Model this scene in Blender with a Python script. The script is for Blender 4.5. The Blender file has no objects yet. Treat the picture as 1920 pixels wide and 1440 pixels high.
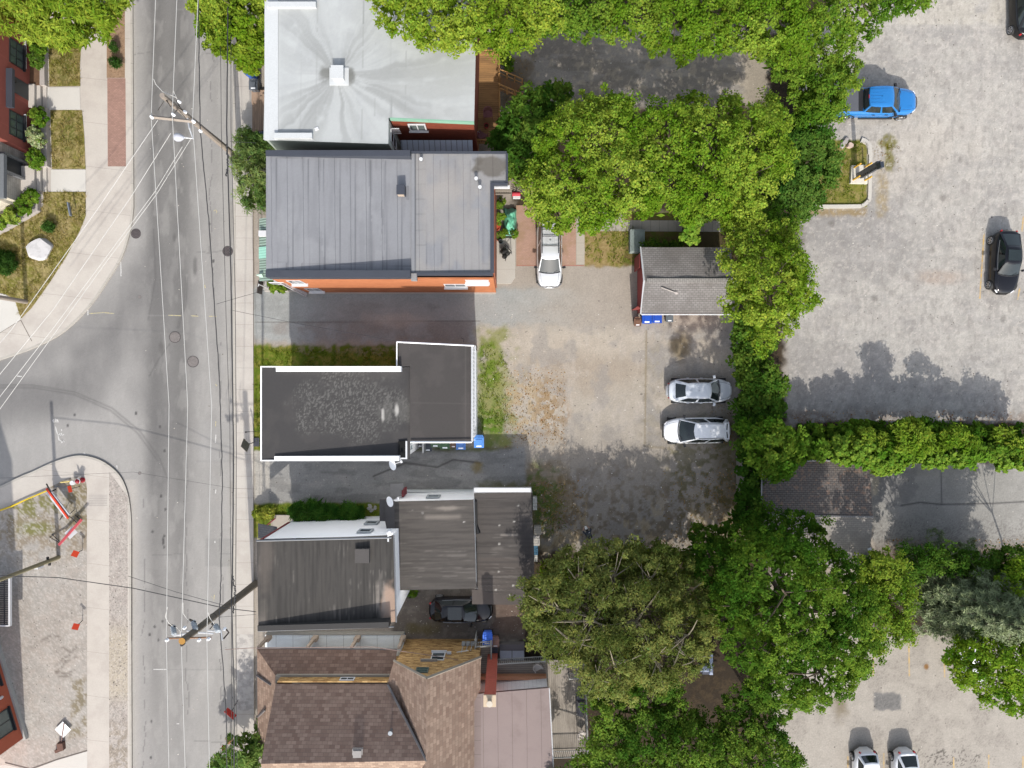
import bpy, bmesh, math, random
import numpy as np
from mathutils import Vector, Matrix
random.seed(7)
SC = bpy.context.scene
COL = SC.collection
H = 50.0          # drone height above ground (m)
S = 25.0          # photo pixels per metre at ground level
K = 1.72          # radiance of a sunlit white level surface (after exposure)
PI = math.pi

def W(px, py, h=0.0):
    k = (H - h) / (H * S)
    return ((px - 960) * k, (720 - py) * k, h)
def W2(px, py, h=0.0):
    return W(px, py, h)[:2]
def lin(c):
    c = c / 255.0
    return c / 12.92 if c <= 0.04045 else ((c + 0.055) / 1.055) ** 2.4
def C(r, g, b, k=None):
    k = k or K
    return tuple(min(0.86, lin(v) / k) for v in (r, g, b))
def CS(r, g, b):            # colour as read in open shade
    return C(r, g, b, K * 0.38)

# ---------------------------------------------------------------- noise (numpy)
_T = np.random.RandomState(5).rand(256, 256)
def vn(x, y, s=0):
    x = x + s * 17.31; y = y + s * 9.77
    xi = np.floor(x).astype(np.int64); yi = np.floor(y).astype(np.int64)
    fx = x - xi; fy = y - yi
    fx = fx * fx * (3 - 2 * fx); fy = fy * fy * (3 - 2 * fy)
    a = _T[xi & 255, yi & 255]; b = _T[(xi + 1) & 255, yi & 255]
    c = _T[xi & 255, (yi + 1) & 255]; d = _T[(xi + 1) & 255, (yi + 1) & 255]
    return a * (1 - fx) * (1 - fy) + b * fx * (1 - fy) + c * (1 - fx) * fy + d * fx * fy
def fbm(x, y, s=0, o=4):
    r = 0; a = 0.5; t = 0
    for i in range(o):
        r = r + a * vn(x * 2 ** i, y * 2 ** i, s + i * 3); t += a; a *= 0.55
    return r / t
def sstep(a, b, x):
    t = np.clip((x - a) / (b - a), 0, 1)
    return t * t * (3 - 2 * t)

# ---------------------------------------------------------------- mesh builder
class MB:
    def __init__(s):
        s.v = []; s.f = []; s.m = []
    def add(s, vs, fs, mi=0):
        o = len(s.v); s.v += [tuple(v) for v in vs]
        for f in fs:
            s.f.append(tuple(i + o for i in f)); s.m.append(mi)
    def box(s, x0, x1, y0, y1, z0, z1, mi=0):
        if x0 > x1: x0, x1 = x1, x0
        if y0 > y1: y0, y1 = y1, y0
        s.add([(x0,y0,z0),(x1,y0,z0),(x1,y1,z0),(x0,y1,z0),(x0,y0,z1),(x1,y0,z1),(x1,y1,z1),(x0,y1,z1)],
              [(3,2,1,0),(4,5,6,7),(0,1,5,4),(1,2,6,5),(2,3,7,6),(3,0,4,7)], mi)
    def obox(s, c, sz, rot=(0,0,0), mi=0):
        from mathutils import Euler
        M = Euler(rot).to_matrix(); c = Vector(c)
        a, b, d = sz[0]/2, sz[1]/2, sz[2]/2
        vs = [c + M @ Vector(p) for p in [(-a,-b,-d),(a,-b,-d),(a,b,-d),(-a,b,-d),(-a,-b,d),(a,-b,d),(a,b,d),(-a,b,d)]]
        s.add(vs, [(3,2,1,0),(4,5,6,7),(0,1,5,4),(1,2,6,5),(2,3,7,6),(3,0,4,7)], mi)
    def prism(s, poly, z0, z1, mi=0, mt=None):
        a = sum(poly[i][0]*poly[(i+1)%len(poly)][1]-poly[(i+1)%len(poly)][0]*poly[i][1] for i in range(len(poly)))
        if a < 0: poly = poly[::-1]
        n = len(poly)
        zt = z1 if isinstance(z1, (list, tuple)) else [z1]*n
        if a < 0 and isinstance(z1, (list, tuple)): zt = list(z1)[::-1]
        vs = [(p[0],p[1],z0) for p in poly] + [(p[0],p[1],zt[i]) for i, p in enumerate(poly)]
        s.add(vs, [(i,(i+1)%n,n+(i+1)%n,n+i) for i in range(n)], mi)
        s.add(vs, [tuple(range(n,2*n))], mi if mt is None else mt)
        s.add(vs, [tuple(range(n-1,-1,-1))], mi)
    def sheet(s, poly, z, mi=0):
        a = sum(poly[i][0]*poly[(i+1)%len(poly)][1]-poly[(i+1)%len(poly)][0]*poly[i][1] for i in range(len(poly)))
        if a < 0: poly = poly[::-1]
        s.add([(p[0],p[1],z) for p in poly], [tuple(range(len(poly)))], mi)
    def quad(s, a, b, c, d, mi=0):
        s.add([a,b,c,d], [(0,1,2,3)], mi)
    def tube(s, pts, r, n=6, mi=0, cap=True):
        pts = [Vector(p) for p in pts]; k = len(pts)
        rs = r if isinstance(r, (list, tuple)) else [r]*k
        rings = []; up = None
        for i, p in enumerate(pts):
            t = (pts[min(i+1,k-1)] - pts[max(i-1,0)])
            t = t.normalized() if t.length > 1e-9 else Vector((0,0,1))
            if up is None:
                up = Vector((0,0,1)) if abs(t.z) < 0.9 else Vector((1,0,0))
            b = t.cross(up)
            if b.length < 1e-6: b = t.cross(Vector((0.3,1,0.1)))
            b.normalize(); u = b.cross(t).normalized(); up = u
            rings.append([p + (b*math.cos(2*PI*j/n) + u*math.sin(2*PI*j/n))*rs[i] for j in range(n)])
        vs = [v for rg in rings for v in rg]; fs = []
        for i in range(k-1):
            for j in range(n):
                fs.append((i*n+j, i*n+(j+1)%n, (i+1)*n+(j+1)%n, (i+1)*n+j))
        if cap:
            fs.append(tuple(range(n))[::-1]); fs.append(tuple((k-1)*n+j for j in range(n)))
        s.add(vs, fs, mi)
    def cyl(s, p0, p1, r0, r1=None, n=12, mi=0):
        s.tube([p0, p1], [r0, r0 if r1 is None else r1], n, mi)
    def ell(s, c, r, nu=12, nv=8, mi=0, z0=-1.0):
        vs = []; fs = []
        for j in range(nv+1):
            ph = math.asin(z0) + (PI/2-math.asin(z0))*j/nv
            for i in range(nu):
                th = 2*PI*i/nu
                vs.append((c[0]+r[0]*math.cos(ph)*math.cos(th), c[1]+r[1]*math.cos(ph)*math.sin(th), c[2]+r[2]*math.sin(ph)))
        for j in range(nv):
            for i in range(nu):
                fs.append((j*nu+i, j*nu+(i+1)%nu, (j+1)*nu+(i+1)%nu, (j+1)*nu+i))
        s.add(vs, fs, mi)
    def lathe(s, c, prof, n=14, mi=0):
        vs = []; fs = []
        for r, z in prof:
            for i in range(n):
                vs.append((c[0]+r*math.cos(2*PI*i/n), c[1]+r*math.sin(2*PI*i/n), c[2]+z))
        for j in range(len(prof)-1):
            for i in range(n):
                fs.append((j*n+i, j*n+(i+1)%n, (j+1)*n+(i+1)%n, (j+1)*n+i))
        fs.append(tuple(range(n))[::-1]); fs.append(tuple((len(prof)-1)*n+i for i in range(n)))
        s.add(vs, fs, mi)
    def ribbon(s, pts, w, z, mi=0):
        ps = [Vector((p[0],p[1])) for p in pts]; L = []; R = []
        for i, p in enumerate(ps):
            t = (ps[min(i+1,len(ps)-1)]-ps[max(i-1,0)]).normalized(); nrm = Vector((-t.y,t.x))
            L.append(p+nrm*w/2); R.append(p-nrm*w/2)
        for i in range(len(ps)-1):
            s.quad((R[i].x,R[i].y,z),(R[i+1].x,R[i+1].y,z),(L[i+1].x,L[i+1].y,z),(L[i].x,L[i].y,z), mi)
    def build(s, name, mats, parent=None, smooth=False, angle=None):
        me = bpy.data.meshes.new(name)
        me.from_pydata([tuple(v) for v in s.v], [], s.f)
        if not isinstance(mats, (list, tuple)): mats = [mats]
        for m in mats: me.materials.append(m)
        if len(mats) > 1: me.polygons.foreach_set('material_index', s.m)
        if smooth or angle:
            me.polygons.foreach_set('use_smooth', [True]*len(me.polygons))
            if angle: me.set_sharp_from_angle(angle=math.radians(angle))
        me.update()
        o = bpy.data.objects.new(name, me); COL.objects.link(o)
        if parent: attach(o, parent)
        return o

def attach(o, parent):
    o.parent = parent
    o.matrix_parent_inverse = Matrix.Translation(-Vector(parent.location)) if parent.type == 'EMPTY' and parent.get('_w') else Matrix.Identity(4)
def tag(o, label, cat, group=None, kind=None):
    o['label'] = label; o['category'] = cat
    if group: o['group'] = group
    if kind: o['kind'] = kind
    return o
def thing(name, label, cat, loc, group=None, rz=None):
    """Empty at the thing's base.  rz=None: its parts are given in world coordinates; else in local ones."""
    o = bpy.data.objects.new(name, None); COL.objects.link(o)
    o.empty_display_size = 0.3
    o.location = loc
    if rz is None: o['_w'] = 1
    else: o.rotation_euler = (0, 0, rz)
    return tag(o, label, cat, group)
def struct(o):
    o['kind'] = 'structure'; return o
def dup(root, loc, rz, label, group=None):
    r = root.copy(); COL.objects.link(r); r.location = loc; r.rotation_euler = (0, 0, rz)
    r['label'] = label
    if group: r['group'] = group
    for ch in list(root.children):
        c = ch.copy(); COL.objects.link(c); c.parent = r
        for g in list(ch.children):
            d = g.copy(); COL.objects.link(d); d.parent = c
    return r

# ---------------------------------------------------------------- materials
def newmat(name):
    m = bpy.data.materials.new(name); m.use_nodes = True
    nt = m.node_tree; nt.nodes.clear()
    o = nt.nodes.new('ShaderNodeOutputMaterial'); b = nt.nodes.new('ShaderNodeBsdfPrincipled')
    nt.links.new(b.outputs[0], o.inputs[0])
    return m, nt, b
def pm(name, col, var=0.12, sc=0.8, fine=0.10, fsc=14.0, rough=0.85, metal=0.0, spec=0.35, bump=0.0, bsc=30.0,
       blotch=None, seams=(), brick=None, attr=False, coat=0.0, stretch=None, objc=False):
    """General weathered surface: base colour x two scales of noise, optional blotches, seams (straight joints) and bricks/shingles."""
    m, nt, b = newmat(name); N = nt.nodes.new; Lk = nt.links.new
    def math_(op, a, c=None):
        n = N('ShaderNodeMath'); n.operation = op
        for i, x in enumerate((a, c)):
            if x is None: continue
            if isinstance(x, (int, float)): n.inputs[i].default_value = x
            else: Lk(x, n.inputs[i])
        return n.outputs[0]
    def mul(ca, fac_out):
        n = N('ShaderNodeMix'); n.data_type = 'RGBA'; n.blend_type = 'MULTIPLY'; n.inputs[0].default_value = 1
        Lk(ca, n.inputs[6]); Lk(fac_out, n.inputs[7]); return n.outputs[2]
    if objc:
        pos = N('ShaderNodeTexCoord').outputs['Object']
    else:
        pos = N('ShaderNodeNewGeometry').outputs['Position']
    base_pos = pos
    if stretch:
        mp = N('ShaderNodeMapping'); mp.inputs['Scale'].default_value = stretch; Lk(pos, mp.inputs['Vector']); pos = mp.outputs[0]
    if attr:
        a = N('ShaderNodeAttribute'); a.attribute_name = 'Col'; colr = a.outputs['Color']
    else:
        a = N('ShaderNodeRGB'); a.outputs[0].default_value = (*col, 1); colr = a.outputs[0]
    def noise(scale, det=4, v=None, rgh=0.6):
        n = N('ShaderNodeTexNoise'); n.inputs['Scale'].default_value = scale; n.inputs['Detail'].default_value = det
        n.inputs['Roughness'].default_value = rgh
        Lk(v or pos, n.inputs['Vector']); return n.outputs['Fac']
    if brick:      # (axes 'xy','xz','yz','sz', width, height, mortar, mortar_dark, brick_var[, col2])
        ax, bw, bh, mo, md, bv = brick[:6]
        sx = N('ShaderNodeSeparateXYZ'); Lk(base_pos, sx.inputs[0]); cx = N('ShaderNodeCombineXYZ')
        o = {'x': sx.outputs[0], 'y': sx.outputs[1], 'z': sx.outputs[2]}
        u = math_('ADD', o['x'], o['y']) if ax[0] == 's' else o[ax[0]]
        Lk(u, cx.inputs[0]); Lk(o[ax[1]], cx.inputs[1])
        bt = N('ShaderNodeTexBrick'); bt.inputs['Scale'].default_value = 1.0
        bt.inputs['Brick Width'].default_value = bw; bt.inputs['Row Height'].default_value = bh
        bt.inputs['Mortar Size'].default_value = mo; bt.inputs['Mortar Smooth'].default_value = 0.3
        bt.inputs['Color1'].default_value = (1+bv,)*3+(1,); bt.inputs['Color2'].default_value = (1-bv,)*3+(1,)
        if len(brick) > 6: bt.inputs['Color2'].default_value = tuple(brick[6])+(1,)
        bt.inputs['Mortar'].default_value = (md,)*3+(1,)
        Lk(cx.outputs[0], bt.inputs['Vector']); colr = mul(colr, bt.outputs['Color'])
    if var:
        n1 = noise(sc, 5); colr = mul(colr, math_('ADD', math_('MULTIPLY', n1, 2*var*1.6), 1-var*1.6))
    if fine:
        n2 = noise(fsc, 3, rgh=0.7); colr = mul(colr, math_('ADD', math_('MULTIPLY', n2, 2*fine*1.8), 1-fine*1.8))
    if blotch:     # (colour, scale, threshold, softness, strength)
        bc, bs, th, so, st = blotch
        nb = noise(bs, 6, rgh=0.65); mr = N('ShaderNodeMapRange'); mr.interpolation_type = 'SMOOTHSTEP'
        mr.inputs[1].default_value = th-so; mr.inputs[2].default_value = th+so; mr.inputs[4].default_value = st
        Lk(nb, mr.inputs[0]); mx = N('ShaderNodeMix'); mx.data_type = 'RGBA'
        Lk(mr.outputs[0], mx.inputs[0]); Lk(colr, mx.inputs[6]); mx.inputs[7].default_value = (*bc, 1); colr = mx.outputs[2]
    for (dx, dy, dz, per, wd, dark, off) in seams:
        vm = N('ShaderNodeVectorMath'); vm.operation = 'DOT_PRODUCT'; Lk(base_pos, vm.inputs[0]); vm.inputs[1].default_value = (dx, dy, dz)
        nz = noise(1.3, 2, v=base_pos)
        q = math_('ADD', math_('ADD', vm.outputs['Value'], off), math_('MULTIPLY', nz, 0.06))
        fr = math_('FRACT', math_('DIVIDE', q, per))
        ln = math_('LESS_THAN', fr, wd/per)
        colr = mul(colr, math_('SUBTRACT', 1.0, math_('MULTIPLY', ln, dark)))
    Lk(colr, b.inputs['Base Color'])
    b.inputs['Roughness'].default_value = rough; b.inputs['Metallic'].default_value = metal
    b.inputs['Specular IOR Level'].default_value = spec
    if coat: b.inputs['Coat Weight'].default_value = coat; b.inputs['Coat Roughness'].default_value = 0.06
    if bump:
        bn = N('ShaderNodeBump'); bn.inputs['Strength'].default_value = bump; bn.inputs['Distance'].default_value = 0.03
        Lk(noise(bsc, 4, v=base_pos), bn.inputs['Height']); Lk(bn.outputs[0], b.inputs['Normal'])
    return m
def paint(name, col, rough=0.3, metal=0.0, coat=0.8, spec=0.5):
    return pm(name, col, var=0.03, fine=0.02, rough=rough, metal=metal, coat=coat, spec=spec, objc=True)
def glassy(name, col=(0.015,0.02,0.022), rough=0.06):
    return pm(name, col, var=0.25, sc=1.2, fine=0.05, rough=rough, spec=0.7, objc=True)
def leafmat(name, transl=0.32, gloss=0.05):
    m = bpy.data.materials.new(name); m.use_nodes = True; nt = m.node_tree; nt.nodes.clear()
    N = nt.nodes.new; L = nt.links.new
    o = N('ShaderNodeOutputMaterial'); a = N('ShaderNodeAttribute'); a.attribute_name = 'Col'
    d = N('ShaderNodeBsdfDiffuse'); t = N('ShaderNodeBsdfTranslucent'); g = N('ShaderNodeBsdfGlossy')
    g.inputs['Roughness'].default_value = 0.42
    tm = N('ShaderNodeMix'); tm.data_type = 'RGBA'; tm.blend_type = 'MULTIPLY'; tm.inputs[0].default_value = 1
    tm.inputs[7].default_value = (1.35, 1.25, 0.6, 1)
    L(a.outputs['Color'], tm.inputs[6]); L(a.outputs['Color'], d.inputs['Color']); L(tm.outputs[2], t.inputs['Color'])
    m1 = N('ShaderNodeMixShader'); m1.inputs[0].default_value = transl; L(d.outputs[0], m1.inputs[1]); L(t.outputs[0], m1.inputs[2])
    m2 = N('ShaderNodeMixShader'); m2.inputs[0].default_value = gloss; L(m1.outputs[0], m2.inputs[1]); L(g.outputs[0], m2.inputs[2])
    L(m2.outputs[0], o.inputs[0])
    return m

def colour_attr(me, arr):
    a = me.attributes.new('Col', 'FLOAT_COLOR', 'POINT')
    rgba = np.ones((len(arr), 4), np.float32); rgba[:, :3] = arr
    a.data.foreach_set('color', rgba.ravel())
def gridmesh(name, corners, res, colf, mat, parent=None, zf=None):
    """Bilinear grid over four 3D corners (bl, br, tr, tl) with a painted colour attribute colf(X, Y) -> (n,3)."""
    c = [np.array(p, float) for p in corners]
    lu = max(np.linalg.norm(c[1]-c[0]), np.linalg.norm(c[2]-c[3])); lv = max(np.linalg.norm(c[3]-c[0]), np.linalg.norm(c[2]-c[1]))
    nu = max(2, int(lu/res)+1); nv = max(2, int(lv/res)+1)
    u = np.linspace(0,1,nu)[None,:,None]; v = np.linspace(0,1,nv)[:,None,None]
    P = ((1-u)*(1-v)*c[0] + u*(1-v)*c[1] + u*v*c[2] + (1-u)*v*c[3]).reshape(-1,3)
    if zf is not None: P[:,2] += zf(P[:,0], P[:,1])
    idx = np.arange(nu*nv).reshape(nv, nu)
    q = np.stack([idx[:-1,:-1], idx[:-1,1:], idx[1:,1:], idx[1:,:-1]], -1).reshape(-1,4)
    o = rawmesh(name, P, q, mat, parent)
    colour_attr(o.data, np.clip(colf(P[:,0], P[:,1]), 0.003, 0.9))
    return o
def rawmesh(name, P, q, mat, parent=None):
    me = bpy.data.meshes.new(name); n = len(q); k = q.shape[1]
    me.vertices.add(len(P)); me.vertices.foreach_set('co', P.astype(np.float32).ravel())
    me.loops.add(n*k); me.loops.foreach_set('vertex_index', q.astype(np.int32).ravel())
    me.polygons.add(n); me.polygons.foreach_set('loop_start', np.arange(0, n*k, k, dtype=np.int32))
    me.materials.append(mat); me.update(calc_edges=True)
    o = bpy.data.objects.new(name, me); COL.objects.link(o)
    if parent: attach(o, parent)
    return o

# painters (pixel space of the photograph = plan coordinates at ground level, 25 px per metre)
def pxy(X, Y): return 960 + 25*X, 720 - 25*Y
def blob(PX, PY, cx, cy, rx, ry, soft=0.35, nz=0.5, s=1, f=0.03):
    d = np.sqrt(((PX-cx)/rx)**2 + ((PY-cy)/ry)**2) + (fbm(PX*f, PY*f, s)-0.5)*2*nz
    return 1 - sstep(1-soft, 1+soft, d)
def rect(PX, PY, x0, y0, x1, y1, soft=4, jit=6, s=1, f=0.08):
    j = (fbm(PX*f, PY*f, s)-0.5)*2*jit
    d = np.minimum(np.minimum(PX-x0, x1-PX), np.minimum(PY-y0, y1-PY)) + j
    return sstep(-soft, soft, d)
def pline(PX, PY, pts, w, soft=2):
    d = np.full(PX.shape, 1e9)
    for (ax, ay), (bx, by) in zip(pts[:-1], pts[1:]):
        dx, dy = bx-ax, by-ay; t = np.clip(((PX-ax)*dx+(PY-ay)*dy)/(dx*dx+dy*dy+1e-9), 0, 1)
        d = np.minimum(d, np.hypot(PX-ax-t*dx, PY-ay-t*dy))
    return 1 - sstep(w/2-soft/2, w/2+soft, d)
def lay(col, mask, rgb, st=1.0):
    m = (mask*st)[:, None]
    return col*(1-m) + np.array(rgb)[None, :]*m
def mulm(col, mask, f):
    return col*(1-mask[:, None]*(1-f))
# ================================================================ camera, light, sky
cam = bpy.data.cameras.new('camera'); camo = bpy.data.objects.new('camera', cam); COL.objects.link(camo)
cam.sensor_width = 36; cam.lens = 36*H*S/1920; cam.clip_end = 2000; cam.clip_start = 0.5
camo.location = (0, 0, H); SC.camera = camo
SUN_EL = math.radians(37.8); AZ = -0.055
sd = bpy.data.lights.new('sun', 'SUN'); sd.energy = 2.75; sd.angle = math.radians(0.55); sd.color = (1.0, 0.955, 0.88)
so = bpy.data.objects.new('sun', sd); COL.objects.link(so); so.location = (3, -60, 60)
dv = Vector((AZ*math.cos(SUN_EL), math.cos(SUN_EL), -math.sin(SUN_EL)))
so.rotation_euler = dv.to_track_quat('-Z', 'Y').to_euler()
wd = bpy.data.worlds.new('World'); SC.world = wd; wd.use_nodes = True
wn = wd.node_tree; bg = wn.nodes['Background']; sk = wn.nodes.new('ShaderNodeTexSky'); sk.sky_type = 'NISHITA'
sk.sun_disc = False; sk.sun_elevation = SUN_EL; sk.sun_rotation = PI - 0.055; sk.air_density = 1.0; sk.dust_density = 2.0; sk.ozone_density = 1.0
hs = wn.nodes.new('ShaderNodeHueSaturation'); hs.inputs['Saturation'].default_value = .55; wn.links.new(sk.outputs[0], hs.inputs['Color']); wn.links.new(hs.outputs[0], bg.inputs[0]); bg.inputs[1].default_value = 0.15
SC.view_settings.view_transform = 'Standard'; SC.view_settings.look = 'None'; SC.view_settings.exposure = 0.93; SC.view_settings.gamma = 1
SC.cycles.max_bounces = 6

# ================================================================ ground
M_ground = pm('ground_mat', (1,1,1), var=0.10, sc=0.9, fine=0.17, fsc=9.0, rough=0.95, spec=0.15, bump=0.35, bsc=14, attr=True)
M_road = pm('road_mat', (1,1,1), var=0.05, sc=0.5, fine=0.10, fsc=16.0, rough=0.9, spec=0.2, bump=0.15, bsc=40, attr=True)

YARD=C(182,172,160); LOT=C(192,187,179); LOTD=C(150,147,146); GREY=C(160,157,153); DIRT=C(150,136,116)
GRASS=C(122,132,52); GRASS2=C(156,146,82); DRY=C(168,148,100); SOIL=C(96,80,62); RUST=C(150,108,72); DGREY=C(120,117,116)

def ground_col(X, Y):
    px, py = pxy(X, Y)
    n1 = fbm(px*.012, py*.012, 1); n2 = fbm(px*.035, py*.035, 2); n3 = fbm(px*.12, py*.12, 3, 3); n4 = fbm(px*.45, py*.45, 4, 2)
    col = np.tile(np.array(YARD), (len(X),1))
    # ---- east parking lots
    lot = sstep(1465,1485,px)*(py<870)
    c = np.tile(np.array(LOT), (len(X),1))
    c = lay(c, sstep(.45,.75,n2), C(178,172,166), .6)
    c = lay(c, sstep(.50,.74,fbm(px*.02+7,py*.05,9)), C(166,162,158), .5)
    c = lay(c, sstep(.62,.72,n3), C(202,196,187), .4)
    c = lay(c, blob(px,py,1600,440,130,70,.5,.8,21), C(158,154,151), .65)
    c = lay(c, blob(px,py,1560,700,110,70,.5,.8,22), C(165,160,156), .6)
    c = lay(c, blob(px,py,1700,280,120,60,.6,.9,23), C(205,196,184), .5)
    c = lay(c, blob(px,py,1760,520,40,12,.6,.5,24), C(176,150,130), .45)
    c = lay(c, blob(px,py,1665,265,16,12,.4,.6,25,.08)+blob(px,py,1667,300,9,22,.4,.6,26,.08), C(128,122,62), .85)
    c = lay(c, blob(px,py,1655,360,12,46,.5,.6,27,.08), C(170,150,110), .7)
    c = lay(c, rect(px,py,1480,393,1625,404,5,6,28), C(165,140,92), .75)
    c = lay(c, sstep(765,800,py+20*n2)*sstep(.45,.6,n3), C(120,92,72), .55)
    c = lay(c, sstep(-8,8,px-1685)*sstep(-3,3,46-py)*sstep(.3,.5,n2), C(214,206,190), .5)
    c = c*(.86+.28*fbm(px*.07,py*.07,95,4))[:,None]*(.93+.14*fbm(px*.30,py*.05,96,3))[:,None]
    c = lay(c, sstep(.60,.68,fbm(px*.22,py*.22,97,3)), C(214,206,196), .45); c = lay(c, sstep(.60,.70,fbm(px*.16+30,py*.09,98,3)), C(160,154,148), .5)
    for pts in ([(1500,470),(1620,480),(1740,440),(1800,330),(1830,120),(1835,-40)],[(1500,620),(1640,600),(1760,540),(1815,400),(1850,150),(1855,-40)],[(1700,190),(1800,195),(1900,215),(1990,230)],[(1480,700),(1700,660),(1990,640)]):
        for o_ in (-9,9): c = lay(c, pline(px,py,[(x,y+o_) for x,y in pts],7,7)*np.clip(n3*1.6-.3,0,1), C(206,199,190), .35)
    for x,y in ((1750,470),(1768,372),(1701,520),(1800,300),(1640,560),(1880,600),(1886,470),(1560,420)): c = lay(c, blob(px,py,x,y,5,6,.6,.8,99,.1), C(120,114,108), .5)
    col = lay(col, lot, (0,0,0)); col = col + c*lot[:,None]
    # lower right lot
    ll = sstep(1185,1195,py)*sstep(1440,1450,px)
    c = np.tile(np.array(C(190,182,171)), (len(X),1))
    c = lay(c, sstep(.5,.7,n2), C(178,170,160), .6)
    c = lay(c, sstep(.60,.68,n4)*sstep(.5,.6,n2), C(140,132,124), .5)
    c = lay(c, rect(px,py,1639,1299,1690,1331,2,5,31,.1), C(134,132,130), .9)
    c = lay(c, rect(px,py,1642,1303,1686,1327,2,5,33,.1)*sstep(.5,.6,n4), C(112,110,109), .6)
    c = lay(c, blob(px,py,1737,1250,5,6,.3,.3,32), C(150,108,58), .9)
    c = lay(c, blob(px,py,1575,1325,14,22,.6,.6,34,.08), C(132,118,92), .7)
    c = lay(c, blob(px,py,1765,1420,70,14,.5,1.2,35,.09)*sstep(.58,.64,n4), C(100,94,88), .8)
    col = col*(1-ll[:,None]) + c*ll[:,None]
    # ---- north yard behind the grey roof
    ny = rect(px,py,930,40,1425,235,6,10,40)
    c = np.tile(np.array(C(150,142,132)), (len(X),1))
    c = lay(c, sstep(.48,.65,fbm(px*.02,py*.06,41)), C(176,168,158), .8)
    c = lay(c, sstep(.56,.66,n3), C(205,190,165), .4)
    c = lay(c, rect(px,py,1395,100,1440,190,8,14,42), C(190,178,160), .9)
    c = lay(c, rect(px,py,940,110,1000,200,8,14,43), C(120,104,80), .7)
    col = col*(1-ny[:,None]) + c*ny[:,None]
    # ---- driveway between the orange brick wall and the white house
    dw = rect(px,py,470,540,1200,640,7,8,50)*sstep(1130,900,px+90*n2-45)
    c = np.tile(np.array(C(176,178,175)), (len(X),1))
    c = lay(c, sstep(.5,.66,fbm(px*.015,py*.05,51)), C(162,163,160), .7)
    c = lay(c, rect(px,py,430,603,905,652,1.5,2,52)*sstep(.40,.6,n2), C(160,154,148), .7)
    c = lay(c, pline(px,py,[(480,604),(700,603),(900,602)],1.5,1), C(110,106,100), .6)
    c = lay(c, blob(px,py,740,600,60,14,.5,.7,53), C(200,192,182), .6)
    col = col*(1-dw[:,None]) + c*dw[:,None]
    # ---- yard
    yd = rect(px,py,893,612,1395,1040,10,12,55)
    c = np.tile(np.array(C(190,180,166)), (len(X),1))
    c = lay(c, blob(px,py,1090,690,95,50,.6,.8,56), C(176,160,142), .6)
    c = lay(c, blob(px,py,1060,640,160,26,.7,.8,57), C(204,193,178), .6)
    c = lay(c, sstep(.48,.66,n2), C(166,160,154), .6)
    c = lay(c, sstep(.55,.70,fbm(px*.06,py*.025,58)), C(200,190,178), .45)
    c = lay(c, rect(px,py,1212,612,1385,838,3,4,59)*sstep(.38,.58,n2+.04), C(162,157,151), .6)
    c = lay(c, rect(px,py,1212,612,1385,838,3,4,59)*sstep(.60,.66,n3), C(196,190,180), .5)
    c = lay(c, pline(px,py,[(1212,620),(1211,700),(1209,836),(1260,842)],2.2,2), C(150,136,108), .7)
    c = lay(c, pline(px,py,[(960,592),(1100,596),(1200,600)],3,3)*sstep(.45,.6,n3), C(140,118,86), .8)
    c = lay(c, blob(px,py,1275,650,16,26,.5,.7,60,.06), C(136,118,82), .7)
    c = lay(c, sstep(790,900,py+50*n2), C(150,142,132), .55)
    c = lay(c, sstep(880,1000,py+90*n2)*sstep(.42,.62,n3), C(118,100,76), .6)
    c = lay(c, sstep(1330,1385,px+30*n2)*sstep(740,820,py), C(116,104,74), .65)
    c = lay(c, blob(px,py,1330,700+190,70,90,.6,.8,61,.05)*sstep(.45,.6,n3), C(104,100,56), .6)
    c = lay(c, sstep(.60,.68,fbm(px*.07,py*.04,62))*sstep(900,980,py), C(196,176,140), .5)
    # grass + fallen blossom east of the white house
    c = lay(c, blob(px,py,925,745,34,120,.45,.9,63,.05), C(136,142,64), .8)
    c = lay(c, blob(px,py,918,690,22,48,.5,.8,64,.06)*sstep(.40,.55,n3), C(112,136,44), .9)
    c = lay(c, blob(px,py,925,790,26,32,.5,.9,65,.06)*sstep(.36,.5,n3), C(96,128,36), .95)
    c = lay(c, blob(px,py,990,755,50,55,.6,.9,66,.05)*sstep(.44,.58,n3), C(186,162,122), .6)
    c = lay(c, blob(px,py,1035,770,26,60,.6,.9,67,.05)*sstep(.42,.56,n3), C(160,132,98), .6)
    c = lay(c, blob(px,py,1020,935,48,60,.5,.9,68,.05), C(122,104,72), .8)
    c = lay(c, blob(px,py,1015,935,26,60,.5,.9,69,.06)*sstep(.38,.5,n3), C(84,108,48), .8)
    c = lay(c, rect(px,py,1200,640,1245,850,10,10,70)*sstep(.55,.65,n3), C(150,138,116), .4)
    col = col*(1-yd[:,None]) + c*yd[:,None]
    # ---- lane between the white houses
    ln = rect(px,py,476,838,985,950,4,4,71)
    c = np.tile(np.array(C(162,160,156)), (len(X),1))
    c = lay(c, sstep(.48,.64,fbm(px*.02,py*.06,72)), C(176,172,166), .7)
    c = lay(c, sstep(.50,.62,fbm(px*.03,py*.09,73)), C(134,132,129), .6)
    c = lay(c, pline(px,py,[(700,893),(760,868),(820,876),(850,862),(900,868)],2,2), C(84,80,78), .8)
    c = lay(c, rect(px,py,470,838,505,950,2,3,74), C(196,190,180), .9)
    c = lay(c, rect(px,py,775,828,935,846,4,5,75), C(108,110,54), .75)
    c = lay(c, rect(px,py,900,832,960,842,3,4,76), C(120,110,70), .7)
    c = lay(c, blob(px,py,895,877,10,10,.5,.6,77,.1), C(150,128,70), .7)
    c = lay(c, rect(px,py,895,905,1010,925,6,8,78), C(106,104,62), .75)
    col = col*(1-ln[:,None]) + c*ln[:,None]
    # grass beside the white house, verge strips, plant beds
    g = rect(px,py,470,648,750,700,4,7,80)
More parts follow.
